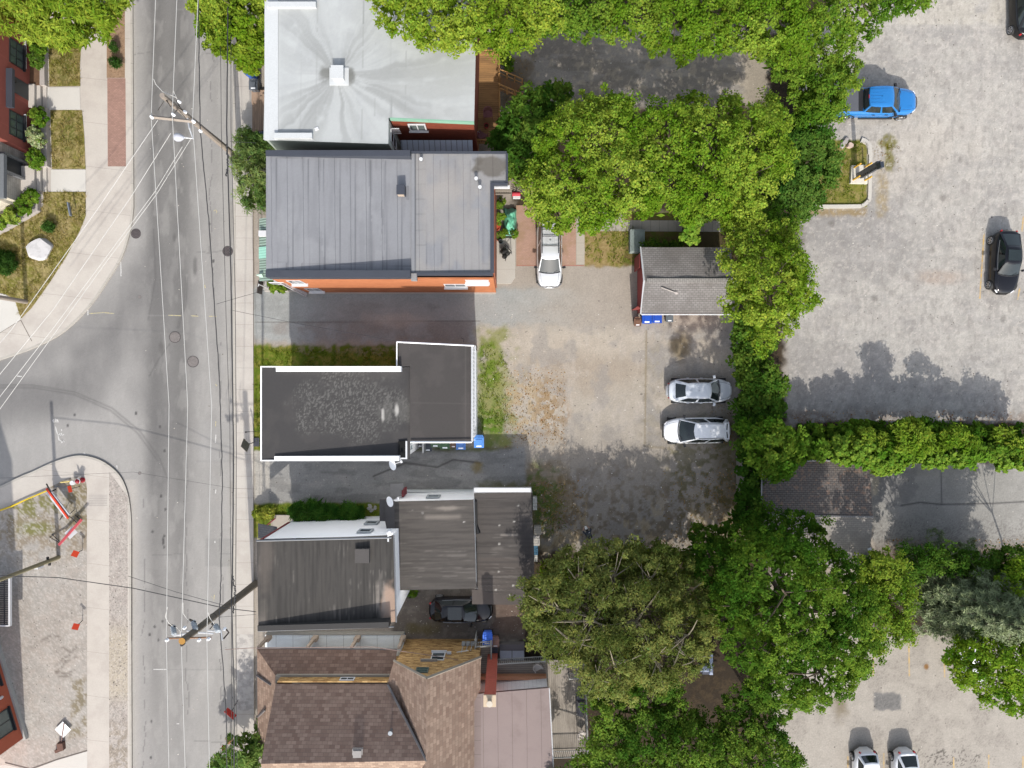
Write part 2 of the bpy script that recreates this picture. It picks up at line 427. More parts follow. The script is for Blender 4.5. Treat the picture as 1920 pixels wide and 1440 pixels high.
    gc = lay(np.tile(np.array(C(112,128,40)), (len(X),1)), sstep(.42,.62,n3), C(150,142,70), .8)
    gc = lay(gc, sstep(.5,.62,n4), C(80,104,28), .5)
    gc = lay(gc, rect(px,py,560,646,760,664,5,8,81)*sstep(.4,.55,n3), C(158,148,120), .6)
    col = col*(1-g[:,None]) + gc*g[:,None]
    g = rect(px,py,474,690,545,846,2,3,82)+rect(px,py,470,944,730,1010,3,4,83)
    g = np.clip(g,0,1)*(1-rect(px,py,508,968,566,1000,1,1,84))
    col = col*(1-g[:,None]) + gc*g[:,None]
    # ---- east courtyard
    ey = rect(px,py,1636,868,1990,1062,4,8,90)
    c = np.tile(np.array(C(170,167,161)), (len(X),1))
    c = lay(c, sstep(.5,.66,n2), C(180,177,171), .6)
    c = lay(c, rect(px,py,1640,880,1715,945,6,16,91), C(146,144,142), .8)
    c = lay(c, pline(px,py,[(1690,948),(1725,942),(1765,946),(1860,944),(1930,940)],2,2), C(84,82,84), .8)
    c = lay(c, pline(px,py,[(1764,880),(1766,946)],1.6,1.5), C(100,98,100), .8)
    c = lay(c, sstep(1000,1050,py+26*n2-13), C(112,88,66), .8)
    c = lay(c, sstep(.56,.63,n4)*sstep(940,1000,py), C(112,106,102), .5)
    c = lay(c, rect(px,py,1634,872,1648,930,3,4,92), C(190,180,160), .8)
    col = col*(1-ey[:,None]) + c*ey[:,None]
    # ---- under the trees and hedges: soil, its colour darkened to stand for their shade
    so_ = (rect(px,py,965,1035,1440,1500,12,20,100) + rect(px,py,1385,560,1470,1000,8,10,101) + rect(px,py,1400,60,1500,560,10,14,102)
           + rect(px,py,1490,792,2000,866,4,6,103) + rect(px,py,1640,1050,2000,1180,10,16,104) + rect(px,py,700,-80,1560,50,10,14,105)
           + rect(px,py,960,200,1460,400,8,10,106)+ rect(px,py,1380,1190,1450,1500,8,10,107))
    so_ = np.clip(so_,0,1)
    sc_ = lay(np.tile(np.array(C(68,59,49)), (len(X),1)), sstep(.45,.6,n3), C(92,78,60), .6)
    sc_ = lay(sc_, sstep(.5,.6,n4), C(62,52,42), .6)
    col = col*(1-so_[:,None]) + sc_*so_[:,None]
    col = lay(col, rect(px,py,1395,95,1440,195,8,14,42), C(190,178,160), .8)
    # ---- alley with the black car
    al = rect(px,py,735,1100,985,1200,4,6,110)
    c = lay(np.tile(np.array(C(124,116,108)), (len(X),1)), sstep(.5,.62,n3), C(150,142,132), .5)
    c = lay(c, blob(px,py,970,1160,60,40,.5,.8,111,.05), C(104,82,72), .7)
    c = lay(c, blob(px,py,790,1180,30,10,.6,.8,112,.06), C(110,100,56), .6)
    col = col*(1-al[:,None]) + c*al[:,None]
    # ---- parched lawn beside the pavers, shaded lawn behind
    g = rect(px,py,1095,424,1200,500,3,5,120)
    gc2 = lay(np.tile(np.array(C(160,138,92)), (len(X),1)), sstep(.42,.6,n3+.12*(px-1140)/60), C(128,126,52), .85)
    gc2 = lay(gc2, sstep(.52,.62,n4), C(178,158,112), .5)
    col = col*(1-g[:,None]) + gc2*g[:,None]
    g = rect(px,py,1170,395,1400,500,4,6,121)
    gc2 = lay(np.tile(np.array(C(110,114,52)), (len(X),1)), sstep(.45,.6,n3), C(128,102,72), .7)
    gc2 = lay(gc2, rect(px,py,1300,420,1400,500,8,10,122), C(90,78,56), .9)
    col = col*(1-g[:,None]) + gc2*g[:,None]
    # ---- kerbed grass island in the lot
    g = rect(px,py,1490,262,1626,388,2,3,130)
    gc2 = lay(np.tile(np.array(C(138,134,66)), (len(X),1)), sstep(.45,.6,n3), C(168,150,100), .7)
    gc2 = lay(gc2, sstep(.52,.62,n4), C(104,118,44), .6)
    col = col*(1-g[:,None]) + gc2*g[:,None]
    # fine grit everywhere
    col = col*(0.90+0.20*n4)[:,None]
    return col
ground = gridmesh('ground', [(-41,-31,0),(43,-31,0),(43,31,0),(-41,31,0)], 0.085, ground_col, M_ground)
struct(ground)
M_far = pm('ground_far_mat', C(150,145,128), var=0.2, sc=0.05, fine=0.15, fsc=1.0)
mb = MB(); B = 600
mb.box(-B,-41,-B,B,-0.6,-0.001); mb.box(43,B,-B,B,-0.6,-0.001); mb.box(-41,43,31,B,-0.6,-0.001); mb.box(-41,43,-B,-31,-0.6,-0.001)
struct(mb.build('outlying_ground', M_far))

# ---------------------------------------------------------------- road
def road_col(X, Y):
    px, py = pxy(X, Y)
    n2 = fbm(px*.03, py*.012, 2); n3 = fbm(px*.1, py*.03, 3, 3); n4 = fbm(px*.5, py*.5, 4, 2); n1 = fbm(px*.01,py*.01,6)
    col = np.tile(np.array(C(176,173,169)), (len(X),1))
    col = lay(col, np.exp(-((px-325)/52)**4)*np.where(py<450,1,sstep(1150,500,py)*.8+.2), C(142,140,137), .8)
    for cx, w, st in ((292,14,.8),(338,16,.72),(312,36,.45),(405,16,.22)):
        b = np.exp(-((px-cx)/w)**2)*np.clip(.45+1.1*n2,0,1)*np.where(py<430, 1, sstep(1500,700,py)*.8+.2)
        col = lay(col, b, C(122,120,118), st)
    col = lay(col, sstep(262,246,px)*(py<420)+sstep(268,248,px)*(py>900), C(198,192,184), .7)
    col = lay(col, sstep(395,440,px)*np.clip(.3+n2,0,1), C(190,186,180), .6)
    col = lay(col, sstep(.5,.7,n3)*.5, C(190,187,182), .5)
    # the side-street mouth with sweeping wheel paths
    for pts, w, st in (([(-40,735),(90,738),(190,690),(262,600),(292,500)],50,.75), ([(-40,690),(80,668),(180,600),(250,520)],28,.5), ([(150,660),(210,620),(255,560)],22,.6),
                       ([(-40,790),(60,770),(170,745)],40,.45), ([(300,900),(310,780),(285,640)],36,.5), ([(250,720),(300,800),(300,900)],26,.4)):
        col = lay(col, pline(px,py,pts,w,w*.9)*np.clip(.35+n2*.9,0,1), C(124,122,121), st)
    for pts in ([(-30,722),(60,722),(140,735),(210,765),(262,808),(300,860),(315,900)], [(-30,727),(62,727),(140,740),(208,770),(258,812),(296,864)],
                [(288,430),(292,520),(285,560),(278,600)],[(348,520),(345,570),(332,615)],[(352,520),(349,570),(335,615)],[(318,645),(296,676),(280,705)]):
        col = lay(col, pline(px,py,pts,1.6,2), C(108,106,105), .55)
    col = lay(col, blob(px,py,366,500,4,16,.5,.4,7,.1)+blob(px,py,327,445,3,8,.5,.4,8,.1), C(112,110,108), .7)
    col = lay(col, blob(px,py,302,650,5,12,.5,.4,9,.1), C(110,108,106), .7)
    for x, y in ((300,800),(306,1012),(306,1018),(308,1026),(302,930),(255,775),(140,778),(127,798),(309,845),(290,1175),(281,1190),(297,1200),(284,1352),(283,1420),(393,420),(400,490),(308,1005),(286,997),(305,1165),(310,955)):
        col = lay(col, blob(px,py,x,y,2.2,3,.4,.5,10,.2), C(84,82,82), .85)
    for y, x0, x1 in ((865,368,440),(935,300,330),(1255,285,420),(592,165,340),(18,330,350)):
        col = lay(col, rect(px,py,x0,y-.9,x1,y+.9,.8,.6,11,.05), C(150,148,146), .6)
    col = lay(col, rect(px,py,375,790,440,865,3,5,12), C(172,170,167), .5)
    col = lay(col, pline(px,py,[(420,1180),(380,1290),(360,1330)],14,14)*n3, C(200,196,190), .5)
    for cx, y0_, y1_, sd in ((396,-40,560,1),(268,930,1460,2),(350,700,1460,3),(415,640,1460,4)):
        j = (fbm(py*.02,py*0+sd,30+sd,4)-.5)*16
        col = lay(col, (np.abs(px-cx-j)<.9)*(py>y0_)*(py<y1_)*(fbm(py*.03,py*0+sd*7,40+sd,2)>.46), C(120,118,116), .6)
    for cy, x0_, x1_, sd in ((1040,250,440,5),(470,255,440,6),(1390,250,440,7),(100,250,440,8)):
        j = (fbm(px*.02,px*0+sd,50+sd,4)-.5)*14
        col = lay(col, (np.abs(py-cy-j)<.9)*(px>x0_)*(px<x1_)*(fbm(px*.03,px*0+sd*7,60+sd,2)>.46), C(126,124,122), .55)
    col = lay(col, rect(px,py,385,1010,436,1062,1.5,1,13), C(158,156,153), .55)
    col = lay(col, sstep(441,432,px)*sstep(425,438,px)*sstep(.45,.6,n3), C(150,142,130), .5)
    return col*(0.93+0.14*n4)[:,None]
x0, y0 = W2(-66,1500); x1, y1 = W2(446,-70)
road = gridmesh('road', [(x0,y0,.004),(x1,y0,.004),(x1,y1,.004),(x0,y1,.004)], 0.085, road_col, M_road); struct(road)
# paint on the road: surveyor's scribbles and dashes
M_wpaint = pm('road_white_paint', C(232,230,226), var=.1, blotch=(C(180,177,173), 9, .55, .1, .8)); M_ypaint = pm('road_yellow_paint', C(222,208,150), blotch=(C(180,176,166), 7, .5, .1, .9))
def strokes(mb, lst, w, z=.009):
    for pts in lst: mb.ribbon([W2(*p) for p in pts], w, z)
mb = MB()
strokes(mb, [[(101,786),(99,789),(102,792)],[(104,785),(104,792)],[(104,788),(107,786),(106,792)],[(108,786),(109,792)],
             [(104,800),(106,808),(109,817),(112,829)],[(115,805),(116,808)],[(108,816),(113,814)],[(112,812),(114,817)],[(115,812),(117,817),(120,814)],
             [(111,828),(114,826),(116,830),(119,827),(117,824),(121,829)],[(226,489),(227,503),(227,518)],[(165,579),(165,591)],[(32,705),(41,706)],
             [(219,872),(220,879)],[(157,849),(160,851)],[(405,815),(404,830)],[(405,918),(404,925)],[(403,1014),(403,1018)],[(432,983),(432,988)]], .075)
strokes(mb, [[(331,1357),(336,1357)],[(288,1255),(312,1255)]], .07)
struct(mb.build('paint_mark', M_wpaint, road)); 
mb = MB()
strokes(mb, [[(401,396),(404,393),(407,397),(405,400)],[(168,588),(195,586),(214,588)],[(316,591),(340,592)],[(358,592),(372,593)],[(392,593),(406,593)],
             [(402,1115),(401,1127)],[(396,1118),(399,1121)],[(404,720),(407,724)],[(405,790),(404,800)],[(384,534),(385,540)]], .06)
mb.build('paint_mark', M_ypaint, road)
# ---------------------------------------------------------------- manholes and grates
M_iron = pm('cast_iron', C(168,160,156), var=.2, sc=3, fine=.2, fsc=30, rough=.7, metal=.2, brick=('xy',.09,.09,.016,.45,.05))
M_irond = pm('cast_iron_dark', C(134,124,124), var=.2, sc=3, rough=.7, metal=.2, brick=('xy',.1,.1,.03,.35,.05))
def manhole(px, py, r, label, dark=False, mark=False):
    x, y, _ = W(px, py); o = thing('manhole_cover', label, 'manhole cover', (x, y, 0), 'manhole covers and drains in the street')
    mb = MB(); mb.lathe((x,y,.0), [(r,.004),(r,.012),(r*.88,.014),(r*.88,.010)], 24); mb.build('rim', pm('rim_iron', C(98,92,92), var=.1), o)
    mb = MB(); mb.cyl((x,y,.0),(x,y,.013), r*.87, n=24); mb.build('lid', M_irond if dark else M_iron, o)
manhole(255,438,.38,'dark round drain grate beside the kerb of the bare corner pavement', True)
manhole(427,471,.40,'dark round drain grate beside the long straight pavement, under the dark cables', True)
manhole(328,632,.44,'larger pale round manhole cover at the mouth of the side street')
manhole(362,678,.44,'pinkish round manhole cover in the middle of the street, south-east of a paler one')
manhole(262,557,.12,'tiny round valve cover in the road opposite the curving grass corner')
manhole(262,887,.12,'tiny round valve cover in the road off the tip of the gravel corner')

# ---------------------------------------------------------------- pavements (raised 12 cm) and kerbs
M_conc = pm('pavement_concrete', C(214,207,198), var=.07, sc=.7, fine=.06, fsc=10, blotch=(C(196,187,178), .5, .55, .12, .6), seams=((0,1,0,1.62,.022,.38,.4),))
M_concW = pm('pavement_concrete_west', C(216,208,198), var=.06, sc=.6, fine=.07, fsc=9, blotch=(C(198,189,180), .5, .55, .12, .7), seams=((.12,1,0,3.3,.02,.38,.7),))
M_kerb = pm('kerb_concrete', C(200,194,184), var=.1, sc=1.5, fine=.1, seams=((0,1,0,3.0,.03,.4,0),))
Z = .12
def pp(pts): return [W2(*p) for p in pts]
def arc(pts, k=6):     # Catmull-Rom through pixel points
    out = []
    for i in range(len(pts)-1):
        p0 = pts[max(i-1,0)]; p1 = pts[i]; p2 = pts[i+1]; p3 = pts[min(i+2,len(pts)-1)]
        for t in np.linspace(0,1,k,endpoint=False):
            out.append(tuple(.5*((2*p1[j])+(-p0[j]+p2[j])*t+(2*p0[j]-5*p1[j]+4*p2[j]-p3[j])*t*t+(-p0[j]+3*p1[j]-3*p2[j]+p3[j])*t**3) for j in (0,1)))
    return out+[pts[-1]]
mb = MB(); mb.prism(pp([(443,-70),(474,-70),(475,400),(476,700),(476,1000),(478,1500),(443,1500)]), 0, Z); struct(mb.build('pavement', M_conc))
mb = MB(); mb.prism(pp([(438.5,-70),(442.8,-70),(442.8,1500),(438.5,1500)]), 0, Z+.003); struct(mb.build('kerb', M_kerb))
# patched bay in the east pavement
mb = MB(); mb.sheet(pp([(445,1188),(476,1188),(477,1330),(445,1332)]), Z+.004); struct(mb.build('pavement_patch', pm('patched_concrete', C(186,181,176), var=.15, sc=1.2, blotch=(C(222,216,208),2.2,.5,.1,.8))))
EDGE1 = [(246,-70),(247,200),(248,380)] + arc([(248,390),(243,428),(228,478),(202,522),(165,575),(118,620),(66,648),(0,672),(-60,694)])
mb = MB(); mb.prism(pp(EDGE1+[(-66,694),(-66,-70)]), 0, Z); struct(mb.build('pavement', M_concW))
def band(mb, edge, w, z0, z1, side=1):
    ps = [Vector(W2(*p)) for p in edge]; off = []
    for i, p in enumerate(ps):
        t = (ps[min(i+1,len(ps)-1)]-ps[max(i-1,0)]).normalized(); off.append(p+Vector((-t.y,t.x))*w*side)
    for i in range(len(ps)-1):
        mb.prism([tuple(ps[i]),tuple(ps[i+1]),tuple(off[i+1]),tuple(off[i])], z0, z1)
mb = MB(); band(mb, EDGE1, .16, 0, Z+.003, 1 if True else -1); struct(mb.build('kerb', M_kerb))
EDGE2 = [(-66,940)] + arc([(-10,917),(40,893),(62,884),(104,865),(145,854),(178,858),(206,872),(228,894),(241,925),(247,965),(248,1010)]) + [(248,1200),(249,1500)]
mb = MB(); mb.prism(pp(EDGE2+[(-66,1500)]), 0, Z); struct(mb.build('pavement', M_concW))
mb = MB(); band(mb, EDGE2, .16, 0, Z+.003, -1); struct(mb.build('kerb', M_kerb))
# gutter dirt line along the west kerb
M_gut = pm('gutter_dirt', C(140,122,96), var=.3, sc=2)
mb = MB(); band(mb, [(248.5,-70),(249.5,200),(250.5,380),(244,432),(229.5,480)], .07, .002, .012, 1 if False else -1); struct(mb.build('gutter_dirt', M_gut))
# brick strip, planting strip, gravel strip, dirt plot
M_pav = pm('red_pavers', C(178,142,128), var=.1, sc=1, brick=('xy',.2,.1,.012,.75,.12))
mb = MB(); mb.sheet(pp([(203,148),(237,148),(238,313),(204,313)]), Z+.004); struct(mb.build('paver_strip', M_pav))
M_mulch = pm('mulch', C(176,146,118), var=.25, sc=3, fine=.3, fsc=18, blotch=(C(120,92,70),6,.55,.1,.7))
mb = MB(); mb.sheet(pp([(202,-60),(236,-60),(236,147.5),(202,147.5)]), Z+.004); struct(mb.build('planting_strip', M_mulch))
def gstrip(X, Y):
    px, py = pxy(X, Y); n3 = fbm(px*.12,py*.12,3,3); n4 = fbm(px*.5,py*.5,4,2); n2=fbm(px*.03,py*.03,8)
    col = lay(np.tile(np.array(C(196,188,180)), (len(X),1)), sstep(.45,.6,n3), C(184,174,167), .7)
    col = lay(col, sstep(1150,1200,py)*sstep(1330,1290,py), C(206,194,172), .7)
    col = lay(col, sstep(1330,1380,py)*sstep(.4,.55,n3), C(160,148,128), .6)
    col = lay(col, sstep(.56,.64,n4), C(206,196,186), .6)
    col = lay(col, sstep(.60,.68,fbm(px*.5+50,py*.5,5,2)), C(146,138,130), .5)
    return col*(.9+.2*n4)[:,None]
x0,y0 = W2(206.5,1500); x1,y1 = W2(241,885)
gs = gridmesh('gravel_strip', [(x0,y0,Z+.004),(x1,y0,Z+.004),(x1,W2(0,930)[1],Z+.004),(x0,W2(0,884)[1],Z+.004)], .07, gstrip, M_ground); struct(gs)
def dirtplot(X, Y):
    px, py = pxy(X, Y); n2 = fbm(px*.03,py*.03,2); n3 = fbm(px*.1,py*.1,3,3); n4 = fbm(px*.45,py*.45,4,2)
    col = lay(np.tile(np.array(C(188,182,174)), (len(X),1)), sstep(.45,.62,n2), C(178,170,161), .7)
    col = lay(col, sstep(.5,.64,n3), C(194,184,174), .6)
    col = lay(col, sstep(1080,1000,py)*sstep(.38,.58,n3), C(150,134,108), .75)
    col = lay(col, blob(px,py,60,945,60,22,.6,.8,5,.05)*sstep(.42,.54,n3)+blob(px,py,65,990,24,14,.6,.8,6,.06), C(126,128,62), .75)
    col = lay(col, rect(px,py,128,900,166,985,6,10,7), C(140,128,96), .7)
    col = lay(col, rect(px,py,134,1270,165,1380,6,10,8)*sstep(.4,.6,n3), C(134,122,92), .75)
    for pts in ([(105,1258),(125,1262),(142,1256)],[(110,1245),(122,1232),(140,1225)],[(118,1212),(135,1222),(145,1212)],[(80,1200),(100,1190),(112,1192)],[(107,1262),(125,1240),(146,1230)],[(112,1268),(136,1265)]):
        col = lay(col, pline(px,py,pts,2.2,2.5), C(116,106,98), .6)
    col = lay(col, sstep(.58,.64,n4), C(206,200,192), .5)
    return col*(.88+.24*n4)[:,None]
PLOT = arc([(-20,962),(30,944),(80,921),(118,902),(136,895),(150,893),(162,901),(165,915)],5)+[(165.5,1404),(108,1421),(60,1438),(12,1426),(-20,1400)]
def clipgrid(name, poly, z, res, colf, mat):
    P = np.array(pp(poly)); a = sum(P[i][0]*P[(i+1)%len(P)][1]-P[(i+1)%len(P)][0]*P[i][1] for i in range(len(P)))
    bm = bmesh.new(); vs = [bm.verts.new((p[0],p[1],z)) for p in (P if a > 0 else P[::-1])]; bm.faces.new(vs)
    lo = P.min(0); hi = P.max(0)
    for ax in (0,1):
        for t in np.arange(lo[ax]+res, hi[ax], res):
            g = bm.verts[:]+bm.edges[:]+bm.faces[:]; co = (t,0,0) if ax==0 else (0,t,0); no = (1,0,0) if ax==0 else (0,1,0)
            bmesh.ops.bisect_plane(bm, geom=g, plane_co=co, plane_no=no)
    me = bpy.data.meshes.new(name); bm.to_mesh(me); bm.free(); me.materials.append(mat)
    o = bpy.data.objects.new(name, me); COL.objects.link(o)
    co = np.empty(len(me.vertices)*3, np.float32); me.vertices.foreach_get('co', co); co = co.reshape(-1,3)
    colour_attr(me, np.clip(colf(co[:,0].astype(float), co[:,1].astype(float)), .003, .9)); return o
struct(clipgrid('dirt_plot', PLOT, Z+.005, .12, dirtplot, M_ground))
# concrete apron in the bottom corner
M_lightconc = pm('light_concrete', C(226,222,214), var=.05, sc=.8, fine=.05)
mb = MB(); mb.sheet(pp([(-66,1440),(12,1432),(60,1442),(108,1424),(165.5,1407),(165.5,1500),(-66,1500)]), Z+.008); struct(mb.build('concrete_apron', M_lightconc))
mb = MB(); mb.ribbon(pp([(12,1428),(60,1440),(108,1422.5),(165.5,1405.5)]), .1, Z+.012); struct(mb.build('apron_edge', pm('dark_edge', C(120,112,106))))
# ribbed crossing texture on the lower pavement
mb = MB()
for k in range(7): mb.ribbon(pp([(168,928+3.2*k),(203,928+3.2*k)]), .035, Z+.006)
struct(mb.build('pavement_grooves', pm('groove', C(186,180,174))))
# lawns west
def lawn(X, Y):
    px, py = pxy(X, Y); n2 = fbm(px*.05,py*.05,2); n3 = fbm(px*.16,py*.16,3,3); n4 = fbm(px*.5,py*.5,4,2)
    col = lay(np.tile(np.array(C(150,138,84)), (len(X),1)), sstep(.42,.6,n3), C(124,124,50), .75)
    col = lay(col, sstep(.50,.64,n2), C(172,154,110), .6)
    col = lay(col, blob(px,py,125,115,16,46,.7,.6,3,.05)+blob(px,py,130,245,14,30,.7,.6,4,.05), C(92,104,36), .6)
    col = lay(col, sstep(.55,.64,n4), C(186,168,122), .5)
    return col*(.78+.44*n4)[:,None]
M_lawn = pm('lawn_mat', (1,1,1), var=.15, sc=3, fine=.3, fsc=16, rough=.95, spec=.1, bump=.6, bsc=18, attr=True)
for poly in ([(93,66),(156,66),(152,128),(153,163),(95,164)], [(97,208),(156,208),(160,250),(163,318),(100,318)],
             [(84,361),(163,361),(163,406),(152,434),(128,480),(96,530),(62,578),(42,598),(30,562),(12,552),(-20,545),(-60,540),(-60,460),(20,424),(78,394),(84,385)]):
    struct(clipgrid('lawn', poly, Z+.03, .11, lawn, M_lawn))
mb = MB(); mb.sheet(pp([(-60,545),(10,552),(32,565),(44,598),(8,622),(-60,640)]), Z+.02); struct(mb.build('concrete_path', M_lightconc))
mb = MB(); mb.ribbon(pp([(41,600),(62,640)]), .05, Z+.006); mb.ribbon(pp([(42,600),(0,626),(-30,640)]), .03, Z+.026); struct(mb.build('pavement_joint', pm('joint', C(120,112,104))))
mb = MB(); mb.prism(pp([(88,165),(152,165),(153,207),(88,207)]), Z, Z+.03); mb.prism(pp([(98,319),(163,319),(163,360),(98,360)]), Z, Z+.03)
struct(mb.build('concrete_path', M_lightconc))
# hard surfaces in the yard behind the orange brick building
M_pink = pm('pink_pavers', C(196,160,142), var=.10, sc=.8, brick=('xy',.2,.1,.010,.82,.06), blotch=(C(170,140,108), .7, .56, .12, .7))
mb = MB(); mb.sheet(pp([(968,385),(1080,385),(1080,497),(968,497)]), .006); struct(mb.build('brick_paving', M_pink))
mb = MB(); mb.ribbon(pp([(968,498),(1095,498)]), .07, .012); struct(mb.build('paving_edge', pm('edge_brick', C(188,134,118))))
M_slab = pm('concrete_slab', C(198,188,174), var=.08, sc=1, fine=.08, seams=((0,1,0,.9,.02,.4,.2),))
mb = MB(); mb.sheet(pp([(1081,410),(1096,410),(1096,496),(1081,496)]), .008); struct(mb.build('slab_path', M_slab))
M_slab2 = pm('concrete_slab_b', C(186,178,166), var=.1, sc=1.2, fine=.1, seams=((1,0,0,.66,.022,.55,.15),))
mb = MB(); mb.sheet(pp([(1080,412.5),(1400,414),(1400,435),(1080,433)]), .009); struct(mb.build('slab_path', M_slab2))
mb = MB(); mb.prism(pp([(928,447),(966,447),(966,521),(958,532),(928,532)]), 0, .14); struct(mb.build('concrete_pad', pm('pad_concrete', C(206,200,190), var=.06, seams=((0,1,0,1.3,.02,.3,.5),))))
# yellow bay lines
M_yl = pm('bay_line_paint', C(228,190,120), var=.2, sc=2, blotch=(C(190,180,165), 3.5, .5, .12, .8))
mb = MB()
for a, b in (((1638,1223),(1637,1268)),((1704,1205),(1705,1268)),((1771,1222),(1771,1270)),((1590,1418),(1588,1500)),((1657,1412),(1657,1500)),((1788,1420),(1789,1500)),((1854,1415),(1853,1500)),((1918,1418),(1918,1500)),
             ((1845,438),(1837,560)),((1919,405),(1916,434)),((1912,540),(1908,562))):
    mb.ribbon(pp([a,b]), .11, .006)
struct(mb.build('parking_line', M_yl))
# ================================================================ buildings
M_glass = glassy('window_glass', (.03,.04,.042), .08)
M_white = pm('white_paint', C(240,241,243), var=.04, sc=1, fine=.04, rough=.6)
M_whitewall = pm('white_siding', (.84,.85,.86), var=.03, sc=.6, fine=.02, rough=.6, seams=((0,0,1,.11,.012,.16,0),))
M_dark = pm('dark_metal', C(74,78,88), var=.1, sc=1.2, fine=.06, rough=.55)
M_black = pm('black_metal', (.015,.015,.016), var=.1, rough=.5)
M_grey = pm('grey_metal', C(150,152,156), var=.1, rough=.5, metal=.3)
def window(parent, p, u, n, w, z0, z1, fm=None, gm=None, vb=1, hb=0, sill=None, d=.06, fw=.07):
    """Window centred at plan point p on a wall running along u with outward normal n."""
    fm = fm or M_white; gm = gm or M_glass
    u = Vector((u[0],u[1],0)).normalized(); n = Vector((n[0],n[1],0)).normalized(); p = Vector((p[0],p[1],0))
    ang = math.atan2(u.y, u.x); mb = MB()
    def bx(a0,a1,b0,b1,t0,t1): mb.obox(p+u*(a0+a1)/2+n*(t0+t1)/2+Vector((0,0,(b0+b1)/2)), (abs(a1-a0),abs(t1-t0),abs(b1-b0)), (0,0,ang))
    bx(-w/2,-w/2+fw,z0,z1,-.02,d); bx(w/2-fw,w/2,z0,z1,-.02,d); bx(-w/2+fw,w/2-fw,z0,z0+fw,-.02,d); bx(-w/2+fw,w/2-fw,z1-fw,z1,-.02,d)
    for k in range(vb):
        a = -w/2+w*(k+1)/(vb+1); bx(a-fw*.35,a+fw*.35,z0+fw,z1-fw,.0,d*.8)
    for k in range(hb):
        z = z0+(z1-z0)*(k+1)/(hb+1); bx(-w/2+fw,w/2-fw,z-fw*.4,z+fw*.4,.0,d*.85)
    f = mb.build('window', fm, parent); mb = MB()
    def b2(a0,a1,b0,b1,t0,t1): mb.obox(p+u*(a0+a1)/2+n*(t0+t1)/2+Vector((0,0,(b0+b1)/2)), (abs(a1-a0),abs(t1-t0),abs(b1-b0)), (0,0,ang))
    b2(-w/2+fw,w/2-fw,z0+fw,z1-fw,.004,.02); mb.build('pane', gm, f)
    if sill:
        mb = MB(); mb.obox(p+n*(sill/2)+Vector((0,0,z0-.05)), (w+.16,sill,.09), (0,0,ang)); mb.build('sill', fm, f)
    return f
def wallmesh(poly, z0, z1, edges=None):
    mb = MB(); n = len(poly)
    a = sum(poly[i][0]*poly[(i+1)%n][1]-poly[(i+1)%n][0]*poly[i][1] for i in range(n))
    for i in range(n):
        if edges is not None and i not in edges: continue
        p, q = poly[i], poly[(i+1)%n]
        if a < 0: p, q = q, p
        mb.quad((*p,z0),(*q,z0),(*q,z1),(*p,z1))
    return mb
def shrink(poly, d):
    cx = sum(p[0] for p in poly)/len(poly); cy = sum(p[1] for p in poly)/len(poly)
    return [(p[0]+(d if p[0]<cx else -d), p[1]+(d if p[1]<cy else -d)) for p in poly]

# ---------------------------------------------------------------- A: pale flat-roofed building at the top
hA = 7.0; c = W(560,100,hA)
A = thing('flat_roof_building', 'building with a pale grey flat roof stained in rays around a central hatch', 'building', (c[0],c[1],0))
def roofA(X, Y):
    px = 960+X*25*50/(50-hA); py = 720-Y*25*50/(50-hA)
    n2 = fbm(px*.03,py*.03,2); n4 = fbm(px*.5,py*.5,4,2)
    col = lay(np.tile(np.array(C(206,209,208)), (len(X),1)), sstep(.5,.7,n2), C(198,201,201), .7)
    dx, dy = px-633, py-140; r = np.hypot(dx,dy)+1e-3; th = np.arctan2(dy,dx)
    warp = th*1.0 + .25*(fbm(px*.02,py*.02,12)-.5)
    st = fbm(np.cos(warp)*9+20, np.sin(warp)*9+20, 13, 4)
    st2 = fbm(np.cos(warp)*26+20, np.sin(warp)*26+20, 15, 3)
    def dirm(a, w): return np.exp(-(np.angle(np.exp(1j*(th-a)))/w)**2)
    fall = np.exp(-r/105)
    m = np.clip(dirm(-2.35,.55)*1.1+dirm(-.95,.38)*1.0+dirm(.12,.42)*1.25*np.clip(r/60,.3,2.4)+dirm(1.5,.9)*.8+dirm(2.4,.4)*.9, 0, 1.7)
    m = np.clip(m*(.25+.75*sstep(.28,.72,st))*sstep(.2,.6,fbm(px*.04,py*.04,22)+.14)*np.exp(-r/130)*1.9, 0, .95)
    col = lay(col, m, C(160,162,160), .8)
    col = lay(col, np.clip(sstep(.5,.68,st2)*fall*1.1,0,1), C(190,192,190), .4)
    col = lay(col, dirm(.1,.30)*sstep(60,130,r)*sstep(330,200,r)*sstep(.38,.6,fbm(px*.015,py*.05,16)), C(184,186,184), .75)
    col = lay(col, blob(px,py,614,140,14,13,.5,.7,17,.08)+blob(px,py,658,142,8,12,.5,.7,18,.08), C(112,112,106), .75)
    col = lay(col, sstep(530,515,px), C(217,220,221), .7)
    for x in (519,523): col = lay(col, pline(px,py,[(x,18),(x-8,240)],1.4,1.5), C(190,193,192), .6)
    for k, x in enumerate((537,566,596,682,706,735,763,790)):
        sk_ = (y0k := 60+30*(k%3))
        col = lay(col, pline(px,py,[(x,0),(x-4,262)],.7,.8)*(fbm(px*.0+k,py*.03,19)>.5), C(168,170,168), .6)
    col = lay(col, pline(px,py,[(736,170),(733,222)],1,1)+pline(px,py,[(681,0),(681,45)],1,1), C(150,153,152), .7)
    return col*(.97+.06*n4)[:,None]
M_roofA = pm('membrane_pale', (1,1,1), var=.03, sc=.6, fine=.03, rough=.8, attr=True)
p = [W(*q) for q in ((494,262,hA),(728,270,hA),(732,-40,hA),(500,-40,hA))]
gridmesh('roof', p, .09, roofA, M_roofA, A)
p = [W(*q) for q in ((728.6,221,hA),(889,228,hA),(895,-40,hA),(732,-40,hA))]
gridmesh('roof', [(a,b,z-.004) for a,b,z in p], .09, roofA, M_roofA, A)
